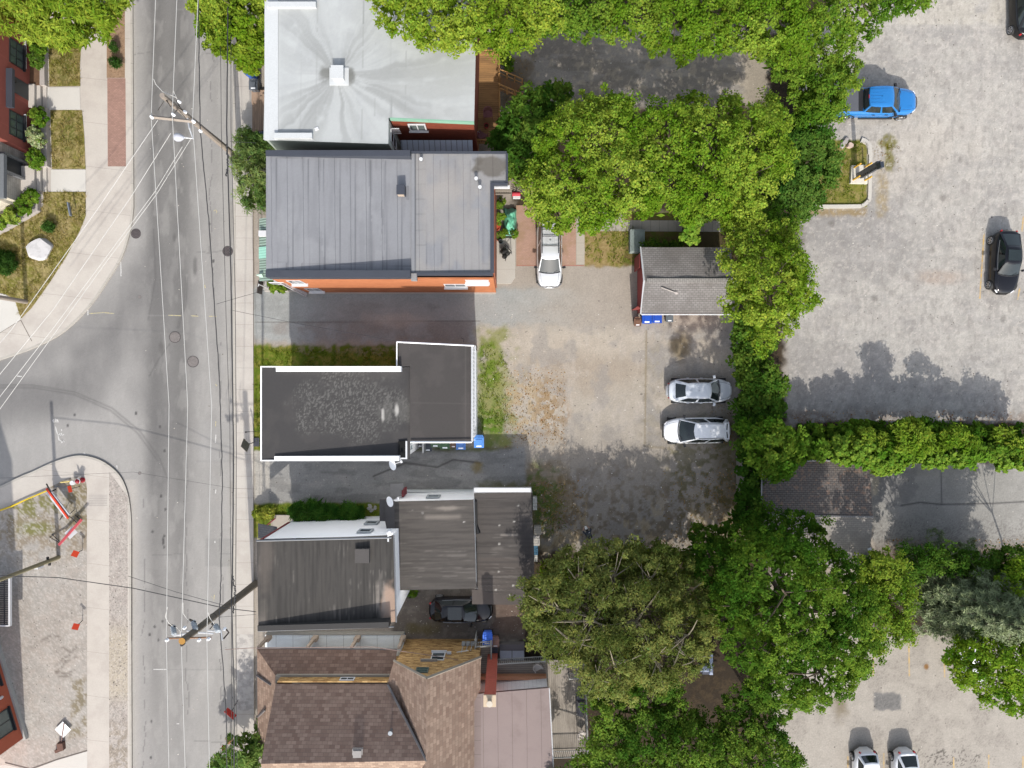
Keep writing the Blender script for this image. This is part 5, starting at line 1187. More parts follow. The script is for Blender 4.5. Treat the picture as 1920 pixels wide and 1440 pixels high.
mb = MB(); mb.add([(sx0+.18,sy0+.25,0),(sx0+.18,sy1-.25,0),(sx0+.18,sy1-.25,2.4),(sx0+.18,syr,2.9),(sx0+.18,sy0+.25,2.4)],[(0,1,2,3,4)]); mb.build('wall', pm('red_boards', CS(112,52,50), var=.12, sc=2), Sh)
mb = MB(); mb.tube([(sx0-.02,sy1+.02,2.38),(sx0+.1,syr,2.98),(sx0-.02,sy0-.02,2.42)],.06,4); mb.tube([(sx0,sy0-.05,2.42),(sx1,sy0-.05,2.42)],.045,4); mb.build('edge_trim', M_white, Sh)
mb = MB(); mb.obox((sx0-.05,sy1-.9,1.2),(.06,1.0,2.0),(0,0,.0)); mb.box(sx0-.25,sx0+.18,sy0+.5,sy0+.56,0,2.1); mb.build('door', pm('red_door', C(150,70,66), var=.1), Sh)
mb = MB(); mb.tube([W(1240,539,3.0),W(1268,549,2.9)],.04,5); q=W(1268,549,2.9); mb.ell((q[0],q[1],q[2]),(.13,.13,.05),8,4); mb.build('fallen_lamp', pm('fallen_lamp', C(206,196,190)), Sh)
t = thing('coldframe', 'grey green glazed cold frame lying beside the shed', 'cold frame', W(1196,450,0)); a=W(1182,472,.7); b=W(1209,430,.7)
mb=MB(); mb.box(a[0],b[0],a[1],b[1],0,.66); mb.build('frame',pm('frame_pale',C(160,172,168)),t); mb=MB(); mb.box(a[0]+.06,b[0]-.06,a[1]+.06,b[1]-.06,.66,.68); mb.build('pane',glassy('frame_glass',(.16,.19,.18),.2),t)
Ga = thing('shingled_garage', 'garage with a dark litter strewn shingle roof beside the ivy hedge', 'garage', W(1540,960,0))
M_g1 = pm('dark_shingle', C(124,116,110), var=.12, sc=.8, fine=.12, fsc=12, brick=('xy',.30,.15,.02,.42,.12), blotch=(C(176,140,116),3.5,.58,.05,.5))
M_g2 = pm('pale_shingle', C(168,162,154), var=.10, sc=.8, fine=.10, brick=('xy',.30,.14,.016,.7,.06), blotch=(C(140,132,124),.8,.56,.1,.6))
gz=2.6; gzr=3.25
def Wg(px,py,z): return W(px,py,z)
mb = MB(); mb.add([Wg(1428,866,gz),Wg(1629,864,gz),Wg(1637,970,gzr),Wg(1424,966,gzr)],[(3,2,1,0)]); mb.build('roof', M_g1, Ga)
mb = MB(); mb.add([Wg(1424,966,gzr),Wg(1637,970,gzr),Wg(1628,1064,gz),Wg(1420,1062,gz)],[(3,2,1,0)]); mb.build('roof', M_g2, Ga)
mb = MB(); mb.tube([Wg(1424,966,gzr+.02),Wg(1637,970,gzr+.02)],.09,5); mb.build('ridge_cap', M_shg3, Ga)
mb = MB(); mb.tube([Wg(1428,865,gz),Wg(1629,863,gz)],.05,4)
p0=Wg(1432,864,gz); p1=Wg(1628,862,gz)
for k in range(16): t=k/15; mb.box(p0[0]+(p1[0]-p0[0])*t-.03,p0[0]+(p1[0]-p0[0])*t+.03,p0[1]-.03,p0[1]+.07,gz-.05,gz+.05)
mb.tube([Wg(1429,866,gz),Wg(1428,940,gz+.8)],.04,4); mb.build('gutter', pm('gutter_pale', C(190,190,190)), Ga)
gf = [(p0[0]+.15,p0[1]-.2),(Wg(1634,0,gz)[0]-.2,p0[1]-.2),(Wg(1634,0,gz)[0]-.2,Wg(0,1058,gz)[1]),(p0[0]+.15,Wg(0,1058,gz)[1])]
wallmesh(gf,0,gz-.08).build('wall', pm('garage_wall', C(150,140,128), var=.1), Ga)
x,y,_=W(1631,1030,2.9); mb=MB(); mb.obox((x,y,2.85),(.26,.18,.05),(0,0,.4)); mb.build('loose_shingle', M_white, Ga)
t = thing('garden_chest', 'pale grey lidded bench half hidden between the olive tree and the deep green tree', 'bench', W(1335,1255,0)); x,y,_=W(1333,1258,.6)
mb=MB(); mb.box(x-.75,x+.1,y-.1,y+.3,0,.55); mb.box(x-.1,x+.15,y-.3,y+1.2,0,.6); mb.build('bench_top',pm('bench_grey',CS(130,138,156)),t); mb=MB(); mb.box(x-.55,x-.05,y-.38,y-.11,0,.35); mb.build('box',pm('box_dark',CS(60,62,70)),t)

# ================================================================ fences behind the yard
fn = thing('wire_fence', 'low grey post and panel fence buried in the green hedge behind the parked white cars', 'fence', W(1412,780,0))
M_fence = pm('fence_grey', C(150,142,134), var=.12)
for (a_,b_,hh) in (((1411,748),(1412,815),1.8),((1396,860),(1394,930),1.6),((1404,668),(1436,669),1.9)):
    p0=W(*a_,hh); p1=W(*b_,hh); mb=MB(); mb.obox(((p0[0]+p1[0])/2,(p0[1]+p1[1])/2,hh/2),(max(.06,abs(p1[0]-p0[0])),max(.06 if a_[0]!=1404 else .22,abs(p1[1]-p0[1])),hh)); mb.build('fence_panel',M_fence,fn)
for py_ in (745,818,860,930): x,y,_=W(1410,py_,1.9); mb=MB(); mb.box(x-.06,x+.06,y-.06,y+.06,0,1.95); mb.build('fence_post',M_fence,fn)
# kerb round the grass island in the car park
M_ik = pm('island_kerb', C(218,212,202), var=.06, seams=((0,1,0,3.3,.04,.4,.2),))
mb = MB(); pts=[(1496,388),(1600,387.5),(1616,386),(1625,379),(1629,370),(1630,320),(1631,290),(1630,276),(1625,267),(1614,262)]
wd_=[.24]*10; ps=[Vector(W2(*p)) for p in arc(pts,4)]
for i in range(len(ps)-1):
    tt=(ps[i+1]-ps[i]).normalized(); nn=Vector((-tt.y,tt.x))*.13; w2=nn*(1 if i<24 else 1.6)
    mb.prism([tuple(ps[i]-nn),tuple(ps[i+1]-nn),tuple(ps[i+1]+w2),tuple(ps[i]+w2)],0,.14)
struct(mb.build('kerb', M_ik))
# ================================================================ vehicles
M_tyre = pm('tyre_rubber', (.02,.02,.02), var=.1, rough=.8); M_rim = pm('alloy_rim', (.38,.38,.39), var=.05, rough=.35, metal=.7)
M_cglass = glassy('car_glass', (.012,.018,.018), .05); M_lamp = pm('lamp_lens', (.75,.76,.78), rough=.15, coat=.6); M_red_l = pm('tail_lens', (.35,.012,.015), rough=.2, coat=.5)
M_trim = pm('black_trim', (.018,.018,.02), var=.05, rough=.45)
def ring(x0, x1, w0, w1, z0, z1, bow, nb=7, ns=4):
    """rounded rectangle ring: front edge at x1 bowed forward, rear edge at x0 bowed back; returns points front(nb) left->right etc."""
    P = []
    for i in range(nb): t = -1+2*i/(nb-1); P.append((x1-bow*t*t, w1*t*(1-.04*t*t), z1))
    for i in range(1,ns): t = i/ns; P.append((x1-bow+(x0+bow*.7-x1+bow)*t, w1+(w0-w1)*t+.025*math.sin(PI*t), z1+(z0-z1)*t))
    for i in range(nb): t = 1-2*i/(nb-1); P.append((x0+bow*.7*t*t, w0*t*(1-.04*t*t), z0))
    for i in range(1,ns): t = i/ns; P.append((x0+bow*.7+(x1-bow-x0-bow*.7)*t, -(w0+(w1-w0)*t+.025*math.sin(PI*t)), z0+(z1-z0)*t))
    return P
def vehicle(name, label, cat, loc, heading, L, Wd, tops, belt, roof, mat, wheel_r=.34, wheels=(.30,.31), rear_glass=True, roof_mat=None, nose=6.0, tail=7.0, group='parked cars', ground_clear=.2, side_split=(.06,.47,.53,.95), bow=.14, mirror=None, roofless=False, rearwin=(.1,.9)):
    """tops: [(x, z)] profile of bonnet/belt/boot; belt: (xr, xf, z, halfw); roof: (xr, xf, z, halfw)"""
    t = thing(name, label, cat, loc, group, heading)
    roof_mat = roof_mat or mat; mirror = mirror or mat
    xs = np.concatenate([[-.998,-.99,-.97,-.94,-.9],np.linspace(-.85,.85,19),[.9,.94,.97,.99,.998]])*L/2
    tx = [p[0] for p in tops]; tz = [p[1] for p in tops]
    mb = MB(); secs = []
    for x in xs:
        u = x/(L/2); n = nose if u > 0 else tail
        w = Wd/2*(1-abs(u)**n)**(1/2.3)*(1-.02*max(0,u))
        w = max(w, Wd/2*.36)
        zt = float(np.interp(x, tx, tz)); zb = ground_clear + (.10*max(0,abs(u)-.8)/.2)
        e = max(0,abs(u)-.955)/.045
        zt = zt-(zt-zb)*.30*e; zm = (zt+zb)/2
        half = [(0,zb),(w*.85,zb),(w*.97,zb+.06),(w,zb+(zt-zb)*.45),(w*.985,zb+(zt-zb)*.72),(w*.945,zt-.07),(w*.89,zt-.015),(w*.72,zt+.02),(w*.36,zt+.045),(0,zt+.05)]
        secs.append([(x,y,z) for y,z in half]+[(x,-y,z) for y,z in half[-2:0:-1]])
    n = len(secs[0]); vs = [p for s in secs for p in s]; fs = []
    for i in range(len(secs)-1):
        for j in range(n): fs.append((i*n+j,(i+1)*n+j,(i+1)*n+(j+1)%n,i*n+(j+1)%n))
    fs.append(tuple(range(n))); fs.append(tuple((len(secs)-1)*n+j for j in range(n))[::-1]); mb.add(vs, fs)
    # cabin
    bl = ring(belt[0],belt[1],belt[3]*.97,belt[3],belt[2],belt[2]-.02,bow); rf = ring(roof[0],roof[1],roof[3]*.95,roof[3],roof[2]-.03,roof[2],bow*.75)
    m = len(bl); cb = MB()
    mid = [tuple(b*.5+r*.5 for b, r in zip(p,q)) for p,q in zip(bl,rf)]
    def inset(P, k, dz): 
        cx = sum(p[0] for p in P)/m
        return [(cx+(p[0]-cx)*k, p[1]*k, p[2]+dz) for p in P]
    rings = [bl, mid, rf, inset(rf,.93,.028), inset(rf,.6,.05), inset(rf,.05,.06)]
    vs = [p for r_ in rings for p in r_]; fs = []
    for i in range(len(rings)-1):
        for j in range(m): fs.append((i*m+j,i*m+(j+1)%m,(i+1)*m+(j+1)%m,(i+1)*m+j))
    body = mb.build('body', mat, t, angle=50)
    if not roofless: cb.add(vs, fs); cb.build('cabin', roof_mat, t, angle=40)
    def patch(i0, i1, u0, u1, v0, v1, nm, mt, off=.008, k=8):
        pb = MB(); g = []
        for a in range(5):
            v = v0+(v1-v0)*a/4
            for b in range(k+1):
                s = i0+(i1-i0)*(u0+(u1-u0)*b/k); j = int(math.floor(s)); f = s-j
                B = Vector(bl[j%m]).lerp(Vector(bl[(j+1)%m]), f); R = Vector(rf[j%m]).lerp(Vector(rf[(j+1)%m]), f)
                dj = Vector(bl[(j+1)%m])-Vector(bl[j%m]); nn = dj.cross(R-B).normalized()
                P = B.lerp(R, v)
                if nn.dot(Vector((P.x-(belt[0]+belt[1])/2, P.y*2.5, .4))) < 0: nn = -nn
                g.append(P+nn*off)
        fs = []
        for a in range(4):
            for b in range(k): q = a*(k+1)+b; fs.append((q,q+1,q+k+2,q+k+1))
        pb.add(g, fs); return pb.build(nm, mt, t, smooth=True)
    nb, ns = 7, 4
    if not roofless:
        ws = patch(0, nb-1, .03,.97,.03,.93,'windshield',M_cglass)
        if rear_glass: patch(nb-1+ns, nb-1+ns+nb-1, rearwin[0],rearwin[1],.12,.90,'rear_window',M_cglass)
        for (a,b) in ((nb-1, nb-1+ns),(2*nb-2+ns, 2*nb-2+2*ns)):
            s0,s1,s2,s3 = side_split
            if a > nb: s0,s1,s2,s3 = 1-s3,1-s2,1-s1,1-s0
            patch(a,b,s0,s1,.06,.95,'side_window',M_cglass,.012,6); patch(a,b,s2,s3,.06,.95,'side_window',M_cglass,.012,6)
        # cowl and wiper
        pb = MB(); pts = [(p[0]+.03,p[1]*.97,p[2]+.02) for p in bl[:nb]]; pb.tube(pts,.035,5); pb.build('cowl',M_trim,t)
        pb = MB(); pb.tube([(bl[2][0]-.02,bl[2][1],bl[2][2]+.035),(bl[2][0]-.22,bl[2][1]+.35,bl[2][2]+.13)],.014,4); pb.tube([(bl[4][0]-.02,bl[4][1],bl[4][2]+.035),(bl[4][0]-.2,bl[4][1]+.3,bl[4][2]+.12)],.014,4); pb.build('wiper',M_trim,t)
    # shut lines on bonnet
    pb = MB()
    for j in (7, n-7): 
        pts = [secs[i][j] for i in range(len(secs)) if belt[1]-.05 < xs[i] < L/2*.93]
        if len(pts) > 1: pb.tube([(p[0],p[1],p[2]+.002) for p in pts],.008,4)
    pb.build('bonnet_seam', M_trim, t)
    for s in (-1,1):
        xh = L/2*.90; wh = max(Wd/2*.36, Wd/2*(1-.9**nose)**(1/2.3)); zh = float(np.interp(xh, tx, tz))
        pb = MB(); pb.obox((xh-.03,s*(wh*.90-.05),zh-.10),(.26,.20,.10),(0,.2,-s*.75)); pb.build('headlight',M_lamp,t)
        xh = -L/2*.93; wh = max(Wd/2*.36, Wd/2*(1-.93**tail)**(1/2.3)); zh = float(np.interp(xh, tx, tz))
        pb = MB(); pb.obox((xh+.0,s*(wh*.92-.04),zh-.13),(.12,.24,.13),(0,-.1,s*.7)); pb.build('taillight',M_red_l,t)
        pb = MB(); xm_ = belt[1]-.42; pb.obox((xm_,s*(Wd/2+.09),belt[2]+.06),(.16,.22,.13),(0,0,s*.25)); pb.tube([(xm_,s*Wd/2*.92,belt[2]),(xm_,s*(Wd/2+.03),belt[2]+.04)],.03,4); pb.build('mirror',mirror,t)
        for k, fx in enumerate((L/2*(1-wheels[0])-.0, -L/2*(1-wheels[1]))):
            pb = MB(); yo = s*(Wd/2+.012); yi = s*(Wd/2-.22)
            pb.tube([(fx,yi,wheel_r),(fx,yo-s*.03,wheel_r),(fx,yo,wheel_r)],[wheel_r,wheel_r,wheel_r*.93],20); wl = pb.build('wheel',M_tyre,t,angle=40)
            pb = MB()
            for q in range(5):
                a = 2*PI*q/5; pb.obox((fx+math.cos(a)*wheel_r*.36,yo+s*.006,wheel_r+math.sin(a)*wheel_r*.36),(wheel_r*.62,.02,.07),(0,-a,0))
            pb.tube([(fx+wheel_r*.68*math.cos(2*PI*q/16),yo+s*.004,wheel_r+wheel_r*.68*math.sin(2*PI*q/16)) for q in range(17)],.02,4); pb.build('rim',M_rim,wl)
    return t
def bar(t, pts, r, nm, mt, n=5):
    mb = MB(); mb.tube(pts, r, n); return mb.build(nm, mt, t)
M_pw = paint('pearl_white', (.74,.75,.77)); M_pbw = paint('cool_white', (.50,.53,.57), coat=1); M_sil = paint('silver_paint', (.62,.63,.64), rough=.3, metal=.35)
M_bl = paint('black_paint', (.004,.004,.006), rough=.12, coat=.35, spec=.3); M_blue = paint('bright_blue', (.011,.155,.43), rough=.25, metal=.15); M_dkc = paint('charcoal_paint', (.008,.008,.009), rough=.2, coat=.3, spec=.3)
def at(px0,py0,px1,py1,h=.9): a=W((px0+px1)/2,(py0+py1)/2,h); return (a[0],a[1],0)
sedan_t = [(-2.4,.86),(-2.25,.98),(-1.5,1.0),(0,.96),(.95,.95),(1.7,.84),(2.2,.72),(2.4,.62)]
v = vehicle('white_sedan','cool white sedan parked nose to the hedge, the upper of two white cars','car',at(1251,708,1375,757),0,4.86,1.86,sedan_t,(-1.98,1.40,.97,.83),(-1.12,.64,1.44,.57),M_pbw,nose=4.5,tail=5.0,mirror=M_pbw,rearwin=(.14,.86))
bar(v,[(-2.3,.62,.96),(-2.36,.3,.99),(-2.37,0,1.0),(-2.36,-.3,.99),(-2.3,-.62,.96)],.022,'boot_lip',M_trim); bar(v,[(-.9,0,1.5),(-.75,0,1.53)],.03,'aerial_fin',M_pbw)
for s in (-1,1): bar(v,[(.2,s*.935,.80),(-.0,s*.935,.80)],.022,'door_handle',M_pbw); bar(v,[(-.8,s*.935,.82),(-1.0,s*.935,.82)],.022,'door_handle',M_pbw)
suv_t = [(-2.35,.92),(-2.2,1.02),(-1,1.03),(.5,1.0),(1.0,.99),(1.7,.90),(2.15,.80),(2.35,.68)]
v = vehicle('white_crossover','bright white crossover with black mirrors parked tail to the hedge below the other white car','car',at(1243,781,1372,834,.9),PI+.015,4.98,1.95,suv_t,(-2.34,1.42,1.02,.87),(-1.85,.34,1.58,.60),M_pw,nose=4.6,tail=5.5,mirror=M_trim,rearwin=(.08,.92),bow=.17)
mb=MB(); mb.obox((-1.98,0,1.53),(.34,1.24,.05),(0,-.12,0)); sp_=mb.build('roof_spoiler',M_pw,v); mb=MB(); mb.obox((-1.98,.3,1.558),(.07,.46,.014),(0,-.12,.08)); mb.obox((-1.98,-.3,1.558),(.07,.46,.014),(0,-.12,-.08)); mb.build('spoiler_slot',M_trim,sp_)
for s in (-1,1): bar(v,[(.1,s*.53,1.632),(-1.75,s*.52,1.61)],.016,'roof_seam',M_trim)
mb=MB(); mb.box(2.44,2.50,-.5,.5,.45,.75); mb.build('grille',M_trim,v); bar(v,[(2.30,.76,.62),(2.40,.55,.66)],.035,'bumper_trim',M_trim)
v = vehicle('silver_suv','silver sport utility car with black roof bars under the maple on red pavers','car',at(1005,405,1056,545,.9),-PI/2,5.05,1.90,[(-2.5,.98),(-2.4,1.06),(0,1.06),(1.1,1.04),(1.8,.98),(2.3,.88),(2.5,.72)],(-2.35,1.48,1.06,.85),(-2.15,.54,1.74,.66),M_sil,wheel_r=.37,nose=7,tail=9,mirror=M_trim,bow=.12)
for s in (-1,1):
    bar(v,[(.15,s*.60,1.78),(-.0,s*.60,1.86),(-1.7,s*.60,1.86),(-1.85,s*.60,1.78)],.035,'roof_rail',M_trim)
    bar(v,[(2.47,s*.2,.70),(2.40,s*.62,.68),(2.2,s*.86,.62)],.06,'bumper_trim',pm('bumper_grey',C(120,120,124)))
    mb=MB()
    for k in range(3): mb.box(-1.7,-.55,s*.12*(k+.5)-.006,s*.12*(k+.5)+.006,1.795,1.80)
    mb.build('roof_rib',pm('rib_grey',(.3,.31,.32)),v)
for x in (-.35,-1.05,-1.55): bar(v,[(x,-.6,1.88),(x,.6,1.88)],.028,'cross_bar',M_trim)
mb=MB(); mb.tube([(2.36,-.45,.84),(2.46,0,.80),(2.36,.45,.84)],.03,4); mb.build('grille',M_trim,v)
v = vehicle('black_hatchback','glossy black car standing in the narrow alley below the dark roofs','car',at(801,1118,927,1172,.9),0,4.75,1.85,[(-2.35,.9),(-2.2,1.0),(-1,1.02),(.9,.98),(1.6,.90),(2.1,.80),(2.35,.66)],(-1.98,1.22,1.0,.83),(-1.38,.28,1.50,.60),M_bl,nose=5,tail=6)
bar(v,[(-1.35,.80,1.10),(-.3,.845,1.06),(.8,.80,1.02)],.014,'chrome_strip',M_rim); bar(v,[(-1.3,-.80,1.10),(-.3,-.845,1.06),(.8,-.80,1.02)],.014,'chrome_strip',M_rim)
mb=MB(); mb.box(-.9,.1,-.46,.46,1.555,1.563); mb.build('sunroof',M_cglass,v)
v = vehicle('black_fastback','black fastback car with alloy wheels parked in the marked bay at the right frame edge','car',(*W(1888,491,.85)[:2],0),-PI/2-.045,4.75,1.92,[(-2.35,.88),(-2.2,1.05),(-1,1.06),(.9,1.0),(1.6,.92),(2.1,.80),(2.35,.66)],(-2.15,1.05,1.04,.82),(-1.0,.25,1.55,.60),M_bl,wheel_r=.36,nose=5,tail=5.5,mirror=M_trim)
v['label']='black fastback car with alloy wheels in a yellow lined bay of the upper car park'
bar(v,[(-1.5,-.80,1.14),(-.4,-.86,1.10),(.7,-.82,1.08)],.014,'chrome_strip',M_rim); mb=MB(); mb.box(-.75,.05,-.46,.46,1.605,1.613); mb.build('sunroof',M_cglass,v)
v = vehicle('dark_car','dark car cut off by the top corner of the upper car park','car',(*W(1926,8,.85)[:2],0),PI/2+.02,4.7,1.85,sedan_t,(-1.95,1.02,.97,.80),(-1.0,.42,1.46,.60),M_dkc,wheel_r=.35,tail=6)
for px_,py_,lab,hd in ((1628,1462,'white car with a plain pale roof',-PI/2+.05),(1702,1462,'white car with a dark rear window in the bottom bays',-PI/2+.05)):
    v = vehicle('white_hatchback',lab,'car',(*W(px_,py_,.85)[:2],0),hd,4.3,1.80,[(-2.1,.92),(-2.0,1.02),(0,1.0),(.8,.98),(1.5,.9),(2.1,.66)],(-1.98,.95,1.0,.78),(-1.55 if px_<1650 else -1.2,.3,1.5,.60),M_pw,tail=6)
    v['label'] = 'white car with a plain pale roof in the bottom bays, nearest the bottom trees' if px_<1650 else 'white car with a dark rear window in the bottom bays'
v = vehicle('white_car','white car almost hidden under the tree at the lower car park','car',(*W(1824,1228,.85)[:2],0),-PI/2+.12,4.5,1.8,sedan_t,(-1.95,1.02,.97,.80),(-1.0,.42,1.44,.60),M_pw)
# pickup
v = vehicle('blue_pickup','bright blue crew cab pickup with a grey bed cover backed into the hedge','pickup',(*W(1641,191,.95)[:2],0),0.0,6.2,2.03,[(-3.0,1.18),(-2.7,1.25),(-1.0,1.26),(1.4,1.24),(1.9,1.22),(2.6,1.14),(2.9,1.04),(3.1,.84)],(-1.12,1.70,1.24,.94),(-.90,.84,1.92,.75),M_blue,wheel_r=.42,wheels=(.30,.34),nose=6.5,tail=30,ground_clear=.42,mirror=M_trim,rearwin=(.05,.95),bow=.12)
mb=MB(); mb.box(-2.95,-1.42,-.84,.84,1.285,1.325); mb.build('bed_cover',pm('bed_cover_grey',C(104,106,114),var=.08,fine=.08,rough=.7),v)
mb=MB(); mb.box(-1.419,-1.08,-.82,.82,1.27,1.32); mb.build('bed_gap',M_trim,v)
mb=MB(); mb.tube([(2.78,-.74,.62),(3.06,-.4,.66),(3.1,0,.66),(3.06,.4,.66),(2.78,.74,.62)],.07,5); mb.tube([(2.86,-.6,.93),(3.06,-.3,.93),(3.08,0,.93),(3.06,.3,.93),(2.86,.6,.93)],.03,5); mb.build('front_bumper',M_trim,v)
for s in (-1,1):
    mb=MB(); mb.obox((2.25,s*.45,1.20),(.62,.16,.05),(0,.07,-s*.05)); mb.build('bonnet_scoop',M_blue,v)
    bar(v,[(1.5,s*1.03,.46),(-1.0,s*1.03,.46)],.07,'side_step',M_trim)
    for x in (.85,-.1): bar(v,[(x,s*1.02,1.06),(x-.2,s*1.02,1.06)],.025,'door_handle',M_trim)
    for x in (1.755,-1.93): bar(v,[(x+.55*math.cos(a),s*1.0,.42+.52*math.sin(a)) for a in np.linspace(.12,PI-.12,9)],.06,'wheel_arch',M_trim)
for k in range(5): bar(v,[(.45,-.48+.24*k,1.968),(-.8,-.48+.24*k,1.96)],.012,'roof_rib',M_blue)
bar(v,[(-.96,-.14,1.91),(-.96,.14,1.91)],.03,'brake_light',M_red_l)

# ================================================================ wheelie bins
def binmk(px,py,colr,label,rz=0,sc=1.0,h=1.05,grp='wheeled bins',z=0,lidc=None):
    x,y,_ = W(px,py,z+h); t = thing('wheelie_bin', label, 'bin', (x,y,z), grp, rz)
    m = pm('bin_plastic', colr, var=.05, rough=.45); ml = pm('bin_lid', lidc, var=.05, rough=.45) if lidc else m
    w=.29*sc; d=.36*sc; mb=MB(); hh=h-.1
    mb.add([(-w*.8,-d*.75,.08),(w*.8,-d*.75,.08),(w*.8,d*.75,.08),(-w*.8,d*.75,.08),(-w,-d,hh),(w,-d,hh),(w,d,hh),(-w,d,hh)],[(3,2,1,0),(4,5,6,7),(0,1,5,4),(1,2,6,5),(2,3,7,6),(3,0,4,7)]); mb.build('body',m,t)
    mb=MB(); mb.box(-w-.03,w+.03,-d-.05,d*.72,hh+.002,hh+.05); mb.box(-w*.62,w*.62,-d*.7,d*.35,hh+.05,h); mb.build('lid',ml,t)
    mb=MB(); mb.tube([(-w*.8,d+.05,hh),(w*.8,d+.05,hh)],.025,5); mb.box(-w*.8,-w*.7,d*.7,d+.05,hh-.03,hh+.02); mb.box(w*.7,w*.8,d*.7,d+.05,hh-.03,hh+.02); mb.build('handle',m,t)
    mb=MB(); mb.box(-w*.55,w*.55,-d*.97,-d*.72,hh+.051,hh+.056); mb.build('sticker',pm('sticker_white',(.75,.77,.8),var=.1),t)
    for s in (-1,1): mb=MB(); mb.cyl((s*w*.85,d*.7,.1),(s*w*1.02,d*.7,.1),.1,n=10); mb.build('wheel',M_tyre,t)
    return t
BLU=C(38,96,214); LBLU=C(98,160,240)
binmk(1213.5,595,BLU,'blue bin against the shed wall beside the little brown bin',0,1.12)
binmk(1232.5,594,C(40,92,206),'blue bin between its blue twin and the grey meter box on the shed wall',0,1.12)
binmk(1196,603,C(140,104,84),'small brown bin at the corner of the red shed',0,.8,.8)
binmk(1256,595,C(112,122,128),'small grey bin against the shed wall beyond the blue bins',0,.8,.9)
binmk(898,828,LBLU,'light blue bin alone at the corner of the white house gutter',0,1.15,1.1,lidc=LBLU)
binmk(864,832,C(84,132,206),'mid blue bin half under the black flat roof edge',0,1.1)
binmk(834,831,C(70,104,72),'dull green bin half under the black flat roof edge',0,1.1)
binmk(816,828,C(84,110,84),'dull green bin pushed furthest under the black roof edge',0,1.05)
binmk(802,837,C(72,76,86),'dark grey bin standing nearest the white return wall',0,.9,1.0)
binmk(787,830,C(92,92,100),'grey bin almost hidden beside the white return wall',0,.85,.9)
binmk(850,832,C(120,92,76),'small brown bin squeezed between a green and a blue bin',0,.7,.8)
binmk(914,1198,CS(52,92,176),'blue bin behind the grey deck beside the yellow brick gable',0,1.15)
binmk(929,1205,CS(110,84,74),'brown bin beside the grey storage chest',0,.85,.9); binmk(926,1222,CS(46,46,54),'black bin in the nook of the grey deck',0,.9,.9)
binmk(467,131,C(60,112,206),'blue bin under the lime green street tree',PI/2); binmk(474,157,C(112,118,126),'slate grey bin on the long pavement beside the pale grey roofed building',0,1.0)
binmk(488,257,C(44,88,176),'blue bin beside the feathery shrub and the pale grey roof',0,1.0)
fs_ = thing('fence_boards','stack of weathered brown timber boards and steps along the pale grey roofed front','boards',W(482,210,0))
x0_=W(472,0,0)[0]; mb=MB()
for k in range(5): mb.box(x0_+.12+.2*k,x0_+.29+.2*k,W(0,248,0)[1],W(0,196-4*k,0)[1],.15,.22+.05*k)
mb.build('boards',pm('old_boards',C(176,150,128),var=.25,sc=2,stretch=(3,.6,1)),fs_)
mb=MB(); mb.box(x0_+.1,x0_+1.3,W(0,196,0)[1]+.0,W(0,172,0)[1],.0,.3); mb.build('step',pm('old_step',C(186,158,136),var=.2),fs_)

# ================================================================ small things round the orange brick building's back yard
t = thing('rubbish_bag_rack','black wire rack holding bags on the concrete pad','rack',W(948,470,.1)); x,y,_=W(948,474,.6)
mb=MB()
for a in (0,PI/2,PI,3*PI/2): mb.tube([(x+.42*math.cos(a),y+.52*math.sin(a),.14),(x+.42*math.cos(a),y+.52*math.sin(a),1.1)],.03,4)
mb.tube([(x+.42*math.cos(a),y+.52*math.sin(a),1.1) for a in (0,PI/2,PI,3*PI/2,2*PI)],.03,4); mb.build('frame',M_black,t)
mb=MB(); rr=random.Random(3)
for k in range(9): mb.ell((x+rr.uniform(-.22,.22),y+rr.uniform(-.3,.25),.35+rr.uniform(0,.35)),(.2,.2,.2),8,6)
mb.build('bag',pm('bag_black',C(62,60,58),var=.4,sc=6,rough=.35),t)
def crumple(name,px,py,w,d,hh,colr,label,cat,seed=1):
    x,y,_=W(px,py,hh*.5); n=26; P=[]; rs=np.random.RandomState(seed)
    u,vv=np.meshgrid(np.linspace(-1,1,n),np.linspace(-1,1,n)); r=np.maximum(abs(u),abs(vv))
    z=hh*(1-r**2.5)*(.55+.9*fbm(u*3+9,vv*3+9,seed))+.08*(fbm(u*9+5,vv*9+5,seed+3)-.5)+.02
    P=np.stack([x+u*w/2*(1+.2*(fbm(u*2+3,vv*2+1,seed+6)-.5)),y+vv*d/2*(1+.3*(fbm(u*2+8,vv*2+4,seed+7)-.5)),np.maximum(z,.01)],-1).reshape(-1,3)
    idx=np.arange(n*n).reshape(n,n); q=np.stack([idx[:-1,:-1],idx[:-1,1:],idx[1:,1:],idx[1:,:-1]],-1).reshape(-1,4)
    o=rawmesh(name,P,q,pm(name+'_mat',colr,var=.15,sc=3,rough=.4,bump=.5,bsc=9)); return tag(o,label,cat)
crumple('tarpaulin',956,414,1.0,2.0,.75,C(122,206,172),'crumpled sea green tarpaulin heap beside the orange brick rear wall','tarpaulin',4)
pot(931,425,0.0,.28,.5,C(226,104,68),'large orange pot against the rear brick wall',C(200,90,60),'pots behind the orange brick building')
pot(936,447,0.0,.22,.3,C(206,128,100),'terracotta trough pot on the concrete pad edge',C(80,84,44),'pots behind the orange brick building')
pot(927,456,0.14,.14,.25,C(232,228,220),'little white pot on the concrete pad by the wall',C(70,66,60),'pots behind the orange brick building')
pot(939,453,0.14,.16,.28,C(96,110,114),'dark slate pot on the concrete pad',C(40,44,44),'pots behind the orange brick building')
t=thing('toy_car','red and white toy ride-on under the maple near the rear balcony','toy',W(968,367,0)); x,y,_=W(968,366,.3)
